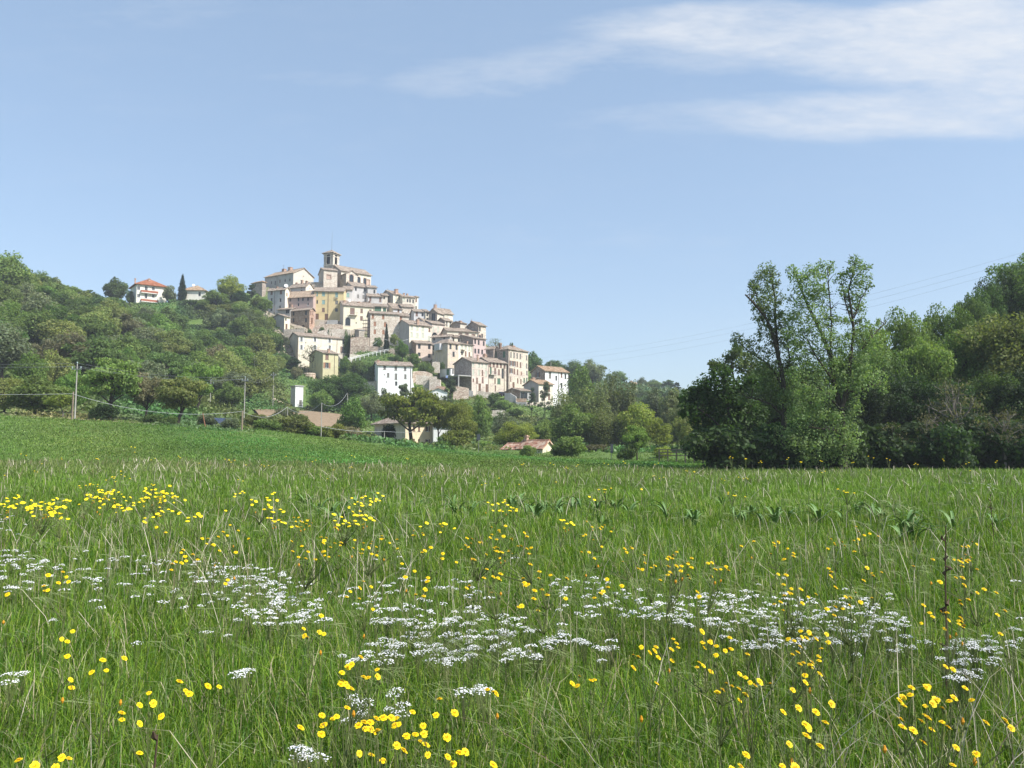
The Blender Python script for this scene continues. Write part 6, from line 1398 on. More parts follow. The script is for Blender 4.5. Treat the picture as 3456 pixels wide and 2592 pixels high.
# utility poles
POLE = {}
def pole(key, label, px, top, Y, base=None, bar=None, w=1.25, r0=.105, r1=.065, mat=M_CONC, name='utility_pole', cat='utility pole', grp=None, lean=0):
    x = at(px, 1400, Y)[0]; zb = g1(x, Y) - .5; zt = at(px, top, Y)[2]
    if base is not None: zb = min(zb, at(px, base, Y)[2])
    e = empty(name, (x, Y, zb), 0, label, cat, grp); H = zt - zb
    mb = MB(); mb.tube([(lean, 0, 0), (0, 0, H)], [r0, r1], 8); mb.build('shaft', mat, e)
    if bar:
        zr = at(px, bar, Y)[2] - zb
        mb = MB(); mb.box((-w / 2, -r1 - .1, zr - .05), (w / 2, -r1 - .003, zr + .05)); cb = mb.build('crossarm', M_METAL, e)
        for xx in (-w / 2 + .08, w / 2 - .08):
            mb = MB(); mb.tube([(xx, -r1 - .05, zr + .05), (xx, -r1 - .05, zr + .16), (xx, -r1 - .05, zr + .2), (xx, -r1 - .05, zr + .32)], [.03, .03, .085, .06], 8); mb.build('insulator', flat('glass_insulator', (.42, .52, .50), .2, .6), cb)
        mb = MB(); mb.tube([(0, 0, H), (0, 0, H + .1), (0, 0, H + .12), (0, 0, H + .26)], [.03, .03, .08, .06], 8); mb.build('insulator', MATS['glass_insulator'], e)
    POLE[key] = (x, Y, zb, H); return e
pole('a', 'tall concrete pole with crossarm at the left end of the bank', 253, 1228, 101.5, bar=1246)
pole('b', 'shorter wooden pole carrying the pale cable, right beside the tall concrete pole', 244, 1322, 99.5, r0=.1, r1=.09, mat=M_POLEW)
pole('c', 'tall slender concrete pole with crossarm in the middle of the bank', 824, 1276, 131, bar=1285, w=1.05)
pole('d', 'short stout weathered pole in front of the slender concrete pole', 818, 1386, 107, r0=.13, r1=.115, mat=M_POLEW)
pole('e', 'concrete pole with crossarm standing by the pale heap of rubble', 920, 1260, 204, bar=1267, w=1.35)
pole('f', 'far thin pole with crossarm on the dark wooded slope above the ploughed patch', 854, 1202, 236, bar=1211, w=1.3, r0=.11, r1=.07)
pole('g', 'concrete pole with crossarm rising from the tree tops left of the ploughed patch', 708, 1285, 172, bar=1296, w=1.5)
pole('h', 'little pole with crossarm sticking out of the wood below the red-roofed villa', 488, 1060, 292, bar=1066, w=1.3, r0=.1, r1=.07)
pole('i', 'thin post carrying the pale cable at the right end of the ploughed patch', 1085, 1359, 121, r0=.07, r1=.055, mat=M_CONC)
pole('j', 'thin post in front of the large dark dome-shaped tree', 1172, 1326, 172, r0=.08, r1=.065)
pole('k', 'thin grey post in the bushes left of the slender cable post', 970, 1372, 124, r0=.06, r1=.05)
pole('l', 'low fence post before the shaded wall of the peach house', 1298, 1455, 130, r0=.07, r1=.06, mat=M_CONC)
pole('m', 'leaning reddish prop pole left of the solar panels', 684, 1394, 109, r0=.07, r1=.06, mat=flat('rusty_prop', (.28, .14, .08), .9, .1, .15), lean=.55)
pole('n', 'thin bare pole in the village, in front of the big pale stone house', 1286, 1130, 289, r0=.1, r1=.08, mat=M_POLEW)
pole('o', 'pale post above the roof of the white house at the village foot', 1860, 1222, 284, base=1260, r0=.12, r1=.1)
pole('p', 'concrete lamp-less pole in front of the light green garage door', 1607, 1299, 264, r0=.12, r1=.09)
def cable(label, pts, r, mat=M_CABLE, name='cable', cat='cable', sag=None, n=22, grp=None):
    """one hanging cable through support points, with a sag between each pair"""
    P = []
    for i in range(len(pts) - 1):
        a, b_ = np.array(pts[i]), np.array(pts[i + 1]); s_ = sag[i] if isinstance(sag, (list, tuple)) else sag
        for t in np.linspace(0, 1, n)[(0 if i == 0 else 1):]:
            p = a * (1 - t) + b_ * t; p[2] -= 4 * s_ * t * (1 - t); P.append(p)
    o0 = P[0]; mb = MB(); mb.tube([p - o0 for p in P], r, 5); o = mb.build(name, mat, None, o0); tagset(o, label, cat, grp); return o
cable('pale cable sagging along the bank from pole to pole', [at(-420, 1318, 97), at(244, 1329, 99.4), at(818, 1388, 106.9), at(969, 1374, 123.9), at(1085, 1360, 120.9), at(1171, 1327, 171.9)], .022, sag=[.25, 1.25, 1.15, 1.15, 1.4])
cable('thin pale wire strung low across the front of the peach house', [at(1085, 1440, 121), at(1298, 1456, 129.9), at(1420, 1458, 130)], .025, sag=[.3, .1])
for i, dx in enumerate((-.5, .5, 0)):
    za = .25 if i < 2 else .7
    a_, c2_ = POLE['a'], POLE['c']
    cable(['thin wire from the left insulator of the tall concrete pole', 'thin wire from the right insulator of the tall concrete pole', 'thin wire from the tip of the tall concrete pole'][i],
          [np.array((a_[0] - 45, a_[1] - 6, a_[2] + a_[3] + .5)), np.array((a_[0] + dx, a_[1], a_[2] + a_[3] - .6 + za)), np.array((c2_[0] + dx * .9, c2_[1], c2_[2] + c2_[3] - .4 + za)), np.array((POLE['e'][0] + dx, POLE['e'][1], POLE['e'][2] + POLE['e'][3] - .5 + za))], .012, M_WIRE, 'wire', 'wire', sag=[.6, .8, 1.2])
cable('pale cable hung across the village below the slim cypress', [at(*z('C', 1740, 590), 288), at(*z('C', 1850, 500), 294), at(*z('D', 235, 1012), 289), at(*z('D', 700, 1028), 299)], .05, sag=[.1, .1, .9])
for i, (a_, b_, c_) in enumerate([((1797, 1188), (2536, 1060), (3500, 838)), ((1810, 1204), (2540, 1080), (3500, 862)), ((1830, 1222), (2550, 1098), (3500, 884))]):
    cable(['highest', 'middle', 'lowest'][i] + ' of the three faint power lines crossing the sky on the right', [at(a_[0] - 260, a_[1] + 30, 520), at(*c_, 235), at(c_[0] + 900, c_[1] - 250, 180)], .022, M_WIRE, 'power_line', 'power line', sag=[9.5 if i == 0 else 9.0, 2], n=40)
# wooden railing by the stream crossing
a0, a1 = at(2225, 1548, 88), at(2405, 1548, 84); e = empty('wooden_railing', (a0[0], a0[1], a0[2] - .6), 0, 'dark wooden railing at the foot of the dark green oak', 'railing')
o0 = np.array(e.location)
for u in np.linspace(0, 1, 7):
    p = a0 * (1 - u) + a1 * u - o0; mb = MB(); mb.box(p + (-.06, -.06, -.6), p + (.06, .06, 1.05)); mb.build('post', M_POLEW, e)
for h_ in (.35, .68, 1.0):
    mb = MB(); mb.tube([a0 - o0 + (0, -.09, h_), a1 - o0 + (0, -.09, h_)], .045, 5); mb.build('rail', M_POLEW, e)
# parasols and clothes line on the roof terrace: white awning
# ------------------------------------------------------------------ the meadow
rg = np.random.default_rng(77)
def patchy(x, y, f=1.0, s=0.0):
    return (np.sin(x * .8 * f + 1.3 + s + 1.7 * np.sin(y * .45 * f)) + np.sin(y * 1.1 * f + 2.1 + s * 2 + 1.2 * np.cos(x * .6 * f)) + .6 * np.sin((x + y) * 1.9 * f + s)) / 2.6
def blades(name, P, h, w, lean, curl, col, mat, r, tips=False):
    """grass blades: P base points, h heights, w widths, lean = sideways reach as a share of height, curl = droop of the tip"""
    n = len(P); a = r.uniform(0, 2 * PI, n); d = np.stack((np.cos(a), np.sin(a), np.zeros(n)), 1)
    fa = a + r.uniform(-1.2, 1.2, n) + PI / 2; s = np.stack((np.cos(fa), np.sin(fa), np.zeros(n)), 1) * (w / 2)[:, None]
    up = np.array((0, 0, 1.0))
    p1 = P + up * (h * .48)[:, None] + d * (h * lean * .28)[:, None]
    p2 = P + up * (h * .82 * (1 - curl * .12))[:, None] + d * (h * lean * .66)[:, None]
    p3 = P + up * (h * (1 - curl * .45))[:, None] + d * (h * (lean + curl * .35))[:, None]
    V = np.stack((P - s, P + s, p1 + s * .95, p1 - s * .95, p2 + s * .62, p2 - s * .62, p3), 1).reshape(-1, 3)
    base = (np.arange(n) * 7)[:, None]
    L = (base + np.array((0, 1, 2, 3, 3, 2, 4, 5, 5, 4, 6))).ravel()
    st = ((np.arange(n) * 11)[:, None] + np.array((0, 4, 8))).ravel(); tt = np.tile((4, 4, 3), n)
    C = np.repeat(col, 3, axis=0)
    return np_mesh(name, V, L, st, tt, mat, C)
def scatter(n, d0, d1, half, r, ymax=None, power=1.0):
    u = r.uniform(size=n); d = d0 * (d1 / d0) ** (u ** power); a = r.uniform(-half, half, n)
    return d * np.sin(a), d * np.cos(a), d
M_GRASS = bladed('grass_blades', .34, .16, .6)
M_DRY = bladed('dry_stalks', .12, .2, .7)
def edge_y(x):        # how far the tall meadow reaches before the mown bank begins
    return np.interp(x, [-60, -20, 0, 20, 60], [66, 68, 70, 66, 60])
def grass(name, n, d0, d1, seed, hmul, label, dens_w=1.0, palette=0):
    r = np.random.default_rng(seed)
    x, y, d = scatter(n, d0, d1, rad(43), r)
    k = (y < edge_y(x)) if palette == 0 else (y > 60)
    x, y, d = x[k], y[k], d[k]; n = len(x)
    zz = gz(x, y)
    pa = patchy(x, y, .9); pb = patchy(x, y, 3.1, 2.0); pc = patchy(x, y, .28, 5.0)
    h = hmul * (.30 + .10 * pa + .06 * pb) * r.uniform(.55, 1.35, n)
    w = np.maximum(.0045 * r.uniform(.6, 1.5, n), .78 * d / 797 * r.uniform(.5, 1.2, n) * dens_w)
    w = np.minimum(w, .16)
    lean = np.abs(r.normal(.25, .28, n)); curl = np.clip(r.normal(.35, .35, n), 0, 1.1)
    g = np.array((.142, .240, .026)); dk = np.array((.056, .130, .012)); yl = np.array((.205, .275, .035)); dry = np.array((.42, .36, .24)); pale = np.array((.26, .31, .14)); bl = np.array((.085, .175, .034))
    if palette: g, yl, pale, dry = np.array((.125, .235, .038)), np.array((.19, .265, .045)), np.array((.19, .25, .075)), np.array((.24, .25, .10))
    q = r.uniform(size=n)
    far = np.clip((d - 6) / 20, 0, 1)
    t_d = .045 + .03 * pc + .04 * far + .05 * np.clip(pb, 0, 1); t_p = .05 + .08 * far + .05 * pa; t_y = .16; t_k = .22 - .06 * far; t_b = .1
    col = np.where((q < t_d)[:, None], dry, np.where((q < t_d + t_p)[:, None], pale, np.where((q < t_d + t_p + t_y)[:, None], yl, np.where((q < t_d + t_p + t_y + t_k)[:, None], dk, np.where((q < t_d + t_p + t_y + t_k + t_b)[:, None], bl, g)))))
    col = col * r.uniform(.72, 1.28, (n, 1)) * (1 + .12 * pa + .10 * pc)[:, None]
    fm = np.clip((d - 8) / 40, 0, .6)[:, None]; col = col * (1 - fm) + np.array((.132, .226, .030) if not palette else (.13, .225, .045)) * (1 + .15 * pa + .15 * pc)[:, None] * fm
    if not palette:      # drier, browner grass towards the far edge
        br = (np.clip((y - 34) / 26, 0, 1) * np.clip(.75 - x / 60, .1, 1) * (.55 + .3 * pb))[:, None]; br = np.clip(br, 0, .7); col = col * (1 - br) + np.array((.215, .205, .105)) * r.uniform(.7, 1.25, (n, 1)) * br
    P = np.stack((x, y, zz - .02), 1)
    me = blades(name, P, h, w, lean, curl, np.clip(col, .005, .8), M_GRASS, r)
    o = link(name, me); return tagset(o, label, 'grass', kind='stuff')
grass('meadow_grass', 430000, 1.2, 72, 1, 1.0, 'tall uneven meadow grass covering the whole field')
grass('bank_grass', 120000, 58, 128, 2, .9, 'short green grass on the bank behind the meadow', .8, 1)
# standing straw and nodding seed heads
def stalks(name, n, d0, d1, seed, label, where=None):
    r = np.random.default_rng(seed)
    x, y, d = scatter(n, d0, d1, rad(43), r)
    k = (y < edge_y(x)) & ((patchy(x, y, .5, 9.0) + r.normal(0, .45, n)) > -.1); x, y, d = x[k], y[k], d[k]; n = len(x)
    if where is not None: k = where(x, d); x, y, d = x[k], y[k], d[k]; n = len(x)
    h = r.uniform(.35, .72, n); w = np.maximum(.0032 * r.uniform(.7, 1.6, n), .55 * d / 797)
    lean = np.abs(r.normal(.3, .5, n)); curl = np.clip(r.normal(.08, .15, n), 0, .6)
    c = np.where((r.uniform(size=n) < .55)[:, None], np.array((.50, .44, .35)), np.where((r.uniform(size=n) < .6)[:, None], np.array((.36, .33, .22)), np.array((.22, .16, .11))))
    me = blades(name, np.stack((x, y, gz(x, y) - .02), 1), h, w, lean, curl, c * r.uniform(.7, 1.25, (n, 1)), M_DRY, r)
    return tagset(link(name, me), label, 'dry stalks', kind='stuff')
stalks('dry_stalks', 8500, 1.6, 70, 5, 'thin dry straw stalks standing among the grass')
stalks('straw_tangle', 5200, 1.7, 11, 6, 'tangle of pale dry stems in the lower left of the meadow', lambda x, d: (x < -.12 * d))
stalks('straw_tangle', 3000, 1.7, 6, 9, 'dry grey stems in the lower right of the meadow', lambda x, d: (x > .25 * d))
stalks('edge_stalks', 1800, 34, 68, 12, 'brownish dry stems along the far edge of the meadow')
def awns(name, n, d0, d1, seed, label):
    """nodding brome-like seed heads: a thin stem ending in a drooping fan of awns"""
    r = np.random.default_rng(seed)
    x, y, d = scatter(n, d0, d1, rad(43), r); k = (y < edge_y(x)) & ((patchy(x, y, .7, 3.0) + r.normal(0, .5, n)) > .0); x, y, d = x[k], y[k], d[k]; n = len(x)
    zz = gz(x, y); H = r.uniform(.34, .52, n); a = r.normal(0.2, .7, n)
    Q = []; C = []
    dx = np.stack((np.cos(a), np.sin(a), np.zeros(n)), 1)
    for k2 in range(6):
        st = np.stack((x, y, zz + H), 1) + dx * (.02 * k2)[..., None] if False else np.stack((x, y, zz + H), 1) + dx * (.018 * k2)
        e = st + dx * r.uniform(.05, .13, (n, 1)) + np.stack((r.normal(0, .02, n), r.normal(0, .02, n), -r.uniform(.0, .09, n)), 1)
        w = np.maximum(.0018, .38 * d / 797)[:, None] * np.array((0, .6, .8))
        Q.append(np.stack((st - w * .6, e - w * .2, e + w * .2, st + w * .6), 1)); C.append(np.tile((.21, .26, .11), (n, 1)) * r.uniform(.75, 1.3, (n, 1)))
    w = np.maximum(.002, .55 * d / 797)[:, None] * np.array((1, 0, 0)); b0 = np.stack((x, y, zz), 1); t0 = np.stack((x, y, zz + H), 1) + dx * .01
    Q.append(np.stack((b0 - w, b0 + w, t0 + w * .6, t0 - w * .6), 1)); C.append(np.tile((.17, .22, .08), (n, 1)))
    return tagset(link(name, quads_mesh(name, np.concatenate(Q), M_GRASS, np.concatenate(C))), label, 'grass', kind='stuff')
awns('seed_heads', 2600, 2.2, 45, 8, 'pale nodding seed heads of wild grass')
# ---- flowers
M_YEL = flat('yellow_petals', (.88, .66, .012), .6, .2, .06)
M_YEC = flat('deep_yellow_florets', (.80, .47, .01), .6, .2, .1)
M_ORG = flat('orange_bud', (.62, .28, .02), .6, .2, .12)
M_WHT = flat('white_petals', (.66, .66, .65), .6, .2, .05)
M_STEM = flat('flower_stem', (.12, .145, .05), .7, .2, .25)
M_BUD = flat('green_bud', (.12, .14, .05), .8, .2, .2)
def head_mesh(seed, R=.0150):
    r = np.random.default_rng(seed); mb = MB()
    for ring, (n, rr_, lift) in enumerate(((16, 1.0, .05), (14, .78, .22), (10, .52, .38), (6, .28, .48))):
        for i in range(n):
            a = 2 * PI * (i + .5 * (ring % 2)) / n + r.normal(0, .06); l = R * rr_ * r.uniform(.88, 1.1); w = R * .17
            ca, sa = math.cos(a), math.sin(a); z0 = R * (.02 + .1 * ring); z1 = R * lift + R * r.normal(0, .05)
            p = lambda u, v, zz: (ca * u - sa * v, sa * u + ca * v, zz)
            mb.add([p(R * .08, -w * .5, z0), p(l * .7, -w, z1 * .8 + z0 * .2), p(l, -w * .7, z1), p(l, w * .7, z1), p(l * .7, w, z1 * .8 + z0 * .2), p(R * .08, w * .5, z0)], [(0, 1, 4, 5), (1, 2, 3, 4)], 0 if ring < 2 else 2)
    mb.tube([(0, 0, -R * .75), (0, 0, -R * .45), (0, 0, 0), (0, 0, R * .1)], [R * .16, R * .36, R * .34, R * .12], 8, 1)
    return mb.mesh('flower_head', [M_YEL, M_BUD, M_YEC])
HEADS = [head_mesh(i) for i in range(3)]
def far_head_mesh():
    mb = MB(); R = .0255; n = 10
    mb.add([(0, 0, R * .45)] + [(R * math.cos(2 * PI * i / n), R * math.sin(2 * PI * i / n), 0) for i in range(n)] + [(0, 0, -R * .4)], [(0, 1 + i, 1 + (i + 1) % n) for i in range(n)] + [(n + 1, 1 + (i + 1) % n, 1 + i) for i in range(n)])
    return mb.mesh('flower_head', [M_YEL])
FARH = far_head_mesh()
def head_layout(n, spread, hz, r):
    """places of n heads in a loose, near-level tuft"""
    P = []
    for i in range(n):
        for _ in range(40):
            p = np.array((r.normal() * spread, r.normal() * spread * .8, hz + r.normal() * spread * .45))
            if all(np.linalg.norm(p[:2] - q[:2]) > .026 or abs(p[2] - q[2]) > .05 for q in P): break
        P.append(p)
    return P
def plant_proto(n, spread, hz, seed):
    r = np.random.default_rng(seed); P = head_layout(n, spread, hz, r); mb = MB()
    lean = np.array((r.normal(0, .05), r.normal(0, .05), 0)); fork = np.array((0, 0, hz * r.uniform(.55, .72))) + lean
    mb.tube([(0, 0, -.05), tuple(fork * .5 + (r.normal(0, .01), 0, 0)), tuple(fork)], [.0034, .003, .0024], 6)
    for p in P:
        m_ = fork * .45 + p * .55 + np.array((0, 0, -.02)); mb.tube([tuple(fork), tuple(m_), tuple(p - (0, 0, .012))], [.0022, .0016, .0012], 5)
    for _ in range(max(1, n // 2)):                      # closed buds on side twigs
        p = np.array((r.normal() * spread * 1.2, r.normal() * spread, hz * r.uniform(.72, .95))); mb.tube([tuple(fork), tuple(p)], [.0022, .0014], 4); mb.tube([tuple(p), tuple(p + (0, 0, .008)), tuple(p + (0, 0, .018))], [.003, .0075, .003], 6, int(r.uniform() < .15))
    for _ in range(3):                                   # a few leaves on the stem
        t = r.uniform(.15, .8); a = r.uniform(0, 6.28); b0 = fork * t; d = np.array((math.cos(a), math.sin(a), .4)); s_ = np.array((-math.sin(a), math.cos(a), 0)) * .007
        mb.add([b0 - s_, b0 + s_, b0 + d * .06 + s_ * .8, b0 + d * .06 - s_ * .8, b0 + d * .11], [(0, 1, 2, 3), (3, 2, 4)])
    return mb.mesh('stem', [M_STEM, M_ORG]), P
YP = {}
for n_ in (1, 2, 3, 5, 8, 12):
    for v_ in range(3): YP[n_, v_] = plant_proto(n_, {1: .01, 2: .03, 3: .038, 5: .055, 8: .075, 12: .10}[n_], .60, 100 * n_ + v_)
FLOWERS = []
def slope(py):
    d = ray(1728, py); return max(-d[2] / d[1], .0033)
def far_plant_mesh(n, v):
    sm, P = YP[n, v]; mb = MB(); r = np.random.default_rng(n * 7 + v); R = .0185
    for p in P:
        k = 8; mb.add([(p[0], p[1], p[2] + R * .5)] + [(p[0] + R * math.cos(2 * PI * i / k), p[1] + R * math.sin(2 * PI * i / k), p[2]) for i in range(k)] + [(p[0], p[1], p[2] - R * .4)], [(0, 1 + i, 1 + (i + 1) % k) for i in range(k)] + [(k + 1, 1 + (i + 1) % k, 1 + i) for i in range(k)], 0)
    mb.tube([(0, 0, 0), (0, 0, .4)], .006, 4, 1)
    for p in P: mb.tube([(0, 0, .38), tuple(p)], .004, 3, 1)
    return mb.mesh('yellow_flower_plant', [M_YEL, M_STEM])
FARP = {k: far_plant_mesh(*k) for k in YP}
def yellow(px, py, n, hz=None, Y=None):
    """a yellow flower plant whose tuft is seen at photo point (px, py)"""
    n = min(YP, key=lambda q: abs(q[0] - n))[0]; v = int(rg.integers(3))
    hz = hz or (rg.uniform(.66, .78) if py > 2050 else rg.uniform(.70, .86))
    if Y is None:
        Y = 5.0
        for _ in range(30):
            zg = g1((px - 1728) / FPX * Y, Y); Y = .5 * Y + .5 * min(68, max(1.2, (CAMZ - hz - zg) / slope(py)))
    if Y > 34: Y = rg.uniform(31, 37); hz = max(.7, at(px, py, Y)[2] - g1((px - 1728) / FPX * Y, Y))
    if 6 < Y < 22 and n in (3, 5, 8): n = {3: 5, 5: 8, 8: 12}[n]
    x = at(px, py, Y)[0]; g_ = g1(x, Y); s_ = hz / .60 * 1.0
    if Y < 2.9: band, fill = 'front', ''
    row = 'near the camera' if Y < 4 else ('among the white flowers' if Y < 9.5 else ('in the middle of the meadow' if Y < 24 else 'far out in the meadow'))
    side = 'on the left' if px < 1152 else ('in the centre' if px < 2304 else 'on the right')
    size = {1: 'single yellow flower', 2: 'pair of yellow flowers', 3: 'yellow flower plant with three heads', 5: 'yellow flower plant with few heads', 8: 'yellow flower plant with many heads', 12: 'large yellow flower plant full of heads'}[n]
    lab = '%s %s %s' % (size, row, side); grp = 'yellow flower plants %s %s, %s' % (row, side, size)
    sc = s_ * rg.uniform(.95, 1.1)
    if Y > 16:
        o = link('yellow_flower_plant', FARP[n, v], None, (x, Y, g_ - .02)); o.rotation_euler[2] = rg.uniform(0, 6.28); sc = min(sc, 1.5) * (1.1 if Y < 28 else 1.35); o.scale = (sc, sc, s_); tagset(o, lab, 'flower', grp); FLOWERS.append(o); return
    sm, P = YP[n, v]
    e = empty('yellow_flower_plant', (x, Y, g_ - .02), 0.0, lab, 'flower', grp); near_ = .72 if Y < 4.5 else .9
    e.scale = (s_ * near_, s_ * near_, s_)
    link('stem', sm, e)
    for p in P:
        h = link('flower_head', HEADS[int(rg.integers(3))] if Y < 9 else FARH, e, tuple(p)); h.rotation_mode = 'XYZ'; h.rotation_euler = (Vector((SUN.x * .35 + rg.normal(0, .22), SUN.y * .5 - .1 + rg.normal(0, .22), .95)).to_track_quat('Z', 'Y').to_euler()); k_ = rg.uniform(.8, 1.15) * (.74 if Y < 4.5 else .95) / s_; h.scale = (k_ / near_, k_ / near_, k_)
    FLOWERS.append(e)
K = 1.5624
YL = [(48, 1630, 1), (62, 1650, 2), (118, 1632, 2), (160, 1622, 1), (152, 1352, 3), (196, 1432, 5), (262, 1416, 1), (138, 1412, 1), (300, 1503, 5), (310, 1572, 3), (436, 1457, 5), (690, 1562, 2), (770, 1440, 5), (785, 1425, 5), (760, 1465, 3),
      (755, 1535, 5), (800, 1545, 8), (835, 1540, 5), (860, 1560, 3), (780, 1575, 3), (890, 1588, 2), (938, 1520, 5), (945, 1565, 5), (965, 1618, 8), (680, 1350, 5), (690, 1325, 1), (1072, 1477, 3), (1265, 1448, 5), (1385, 1440, 2), (1395, 1388, 5), (1440, 1390, 3),
      (775, 1258, 5), (783, 1290, 2), (912, 1265, 3), (920, 1245, 2), (1155, 1280, 8), (1165, 1238, 8), (1050, 1235, 8), (1080, 1240, 3), (1310, 1255, 5), (1300, 1275, 1), (1460, 1385, 2), (1510, 1380, 8), (1540, 1395, 8), (1565, 1365, 3), (1505, 1275, 2), (1485, 1240, 2),
      (1455, 1210, 8), (1470, 1195, 5), (1540, 1218, 8), (1400, 1212, 3), (1445, 1225, 5), (1700, 1268, 8), (1720, 1275, 5), (1815, 1275, 8), (1835, 1285, 5), (1730, 1355, 5), (1760, 1370, 5), (1740, 1400, 5), (1765, 1388, 3), (1750, 1420, 3), (1735, 1440, 5),
      (1580, 1480, 5), (1615, 1450, 5), (1600, 1455, 2), (1670, 1468, 1), (1735, 1540, 5), (1765, 1550, 3), (1712, 1535, 2), (1630, 1640, 5), (1605, 1640, 5), (1690, 1650, 2), (1720, 1655, 2), (1945, 1540, 1), (1985, 1490, 5), (2020, 1490, 5), (2030, 1520, 12), (1995, 1530, 5), (2055, 1560, 1), (2175, 1552, 2), (2060, 1645, 1),
      (2005, 1310, 5), (2045, 1325, 8), (2080, 1340, 3), (2155, 1335, 3), (2095, 1268, 8), (2065, 1210, 8), (2080, 1195, 3), (2095, 1168, 3), (2030, 1250, 1), (2060, 1440, 1), (2048, 1432, 1), (1880, 1228, 5), (1860, 1150, 5), (1665, 1170, 5), (1800, 1165, 3), (1825, 1180, 2), (1695, 1215, 3), (1715, 1190, 1), (1790, 1225, 2),
      (1345, 1182, 5), (1280, 1140, 5), (1310, 1135, 3), (1220, 1125, 5), (1265, 1190, 2), (1080, 1088, 8), (1110, 1095, 3), (1065, 1140, 2), (1060, 1172, 8), (1080, 1185, 5), (1105, 1175, 8), (1015, 1165, 3), (990, 1210, 1), (950, 1130, 5), (935, 1185, 5), (905, 1145, 3), (860, 1162, 1), (875, 1215, 2), (880, 1240, 1),
      (760, 1118, 12), (785, 1115, 5), (770, 1085, 5), (810, 1078, 3), (740, 1125, 3), (810, 1170, 8), (795, 1175, 3), (690, 1180, 8), (720, 1175, 5), (660, 1185, 3), (650, 1120, 5), (655, 1125, 3), (575, 1085, 8), (600, 1095, 3), (590, 1120, 5), (620, 1130, 2), (540, 1160, 1), (500, 1132, 2), (470, 1150, 3), (400, 1200, 5), (395, 1195, 3), (460, 1175, 2), (390, 1185, 2),
      (330, 1070, 12), (350, 1070, 12), (310, 1075, 5), (375, 1072, 5), (300, 1080, 3), (340, 1060, 5), (255, 1092, 3), (275, 1095, 2), (240, 1065, 8), (225, 1060, 5), (250, 1090, 5), (200, 1070, 5), (185, 1075, 2), (250, 1030, 5), (260, 1020, 3), (213, 990, 3), (185, 1045, 3), (105, 1100, 12), (110, 1105, 8), (95, 1095, 5), (85, 1080, 3), (140, 1080, 5), (45, 1085, 5), (15, 1090, 5), (30, 1070, 3), (10, 1115, 2), (70, 1085, 3),
      (330, 1110, 3), (385, 1105, 2), (360, 1095, 3), (420, 1110, 3), (345, 1140, 2), (290, 970, 3), (495, 992, 5), (520, 1035, 2), (490, 1100, 1), (125, 1248, 5), (110, 1248, 3), (10, 1280, 1), (485, 1250, 2), (505, 1190, 1), (445, 1165, 2), (1225, 1008, 3), (1190, 1000, 2), (1250, 1005, 2), (1130, 1000, 3), (1500, 1018, 3), (1560, 1035, 2), (1350, 998, 2), (1310, 1000, 2),
      (1580, 985, 3), (1610, 990, 3), (1645, 995, 3), (1700, 990, 2), (1730, 997, 3), (1775, 995, 2), (1840, 998, 3), (1880, 985, 2), (1920, 990, 2), (1980, 1000, 3), (2040, 993, 2), (2090, 1000, 2), (2150, 995, 2), (1600, 1030, 2), (1430, 1030, 2), (1420, 1000, 2), (880, 990, 2), (760, 985, 2), (680, 995, 2), (50, 980, 2), (130, 990, 2), (385, 985, 2), (330, 990, 2), (575, 1005, 2), (620, 985, 1), (430, 1000, 1), (1200, 1040, 1), (1120, 1045, 1), (800, 1020, 1)]
for a_, b_, n_ in YL: yellow(a_ * K, b_ * K, n_)
for _ in range(30):
    yellow(rg.uniform(0, 3456), rg.uniform(1560, 1680), int(rg.integers(1, 4)))
# white umbels
def umbel_mesh(seed, far=False):
    r = np.random.default_rng(seed); mb = MB(); R = .05
    n = 34 if not far else 16
    tops = []
    for i in range(n):
        rr_ = R * math.sqrt(r.uniform()); a = r.uniform(0, 6.28); c = Vector((rr_ * math.cos(a) * 1.15, rr_ * math.sin(a), .36 + .006 * (1 - (rr_ / R) ** 2) + r.normal(0, .0018))); tops.append(c)
        s_ = R * (.105 if not far else .17) * r.uniform(.8, 1.2); k = 5 if not far else 4; a0 = r.uniform(0, 6.28); tl = Vector((r.normal(0, .14), r.normal(0, .14), 1)).normalized(); t1 = tl.cross(Vector((0, 1, .1))).normalized(); t2 = tl.cross(t1)
        mb.add([c + tl * s_ * .35] + [c + (t1 * math.cos(a0 + 2 * PI * j / k) + t2 * math.sin(a0 + 2 * PI * j / k)) * s_ for j in range(k)], [(0, 1 + j, 1 + (j + 1) % k) for j in range(k)])
    st = MB(); st.tube([(0, 0, -.04), (.004, 0, .18), (0, 0, .27)], [.003, .0026, .0022], 5)
    for c in tops[::3 if not far else 6]: st.tube([(0, 0, .265), tuple(c - Vector((0, 0, .004)))], .0012, 3)
    return mb.mesh('umbel', M_WHT), st.mesh('stem', M_STEM)
UM = [umbel_mesh(i + 40) for i in range(5)]; UF = [umbel_mesh(i + 60, True) for i in range(3)]
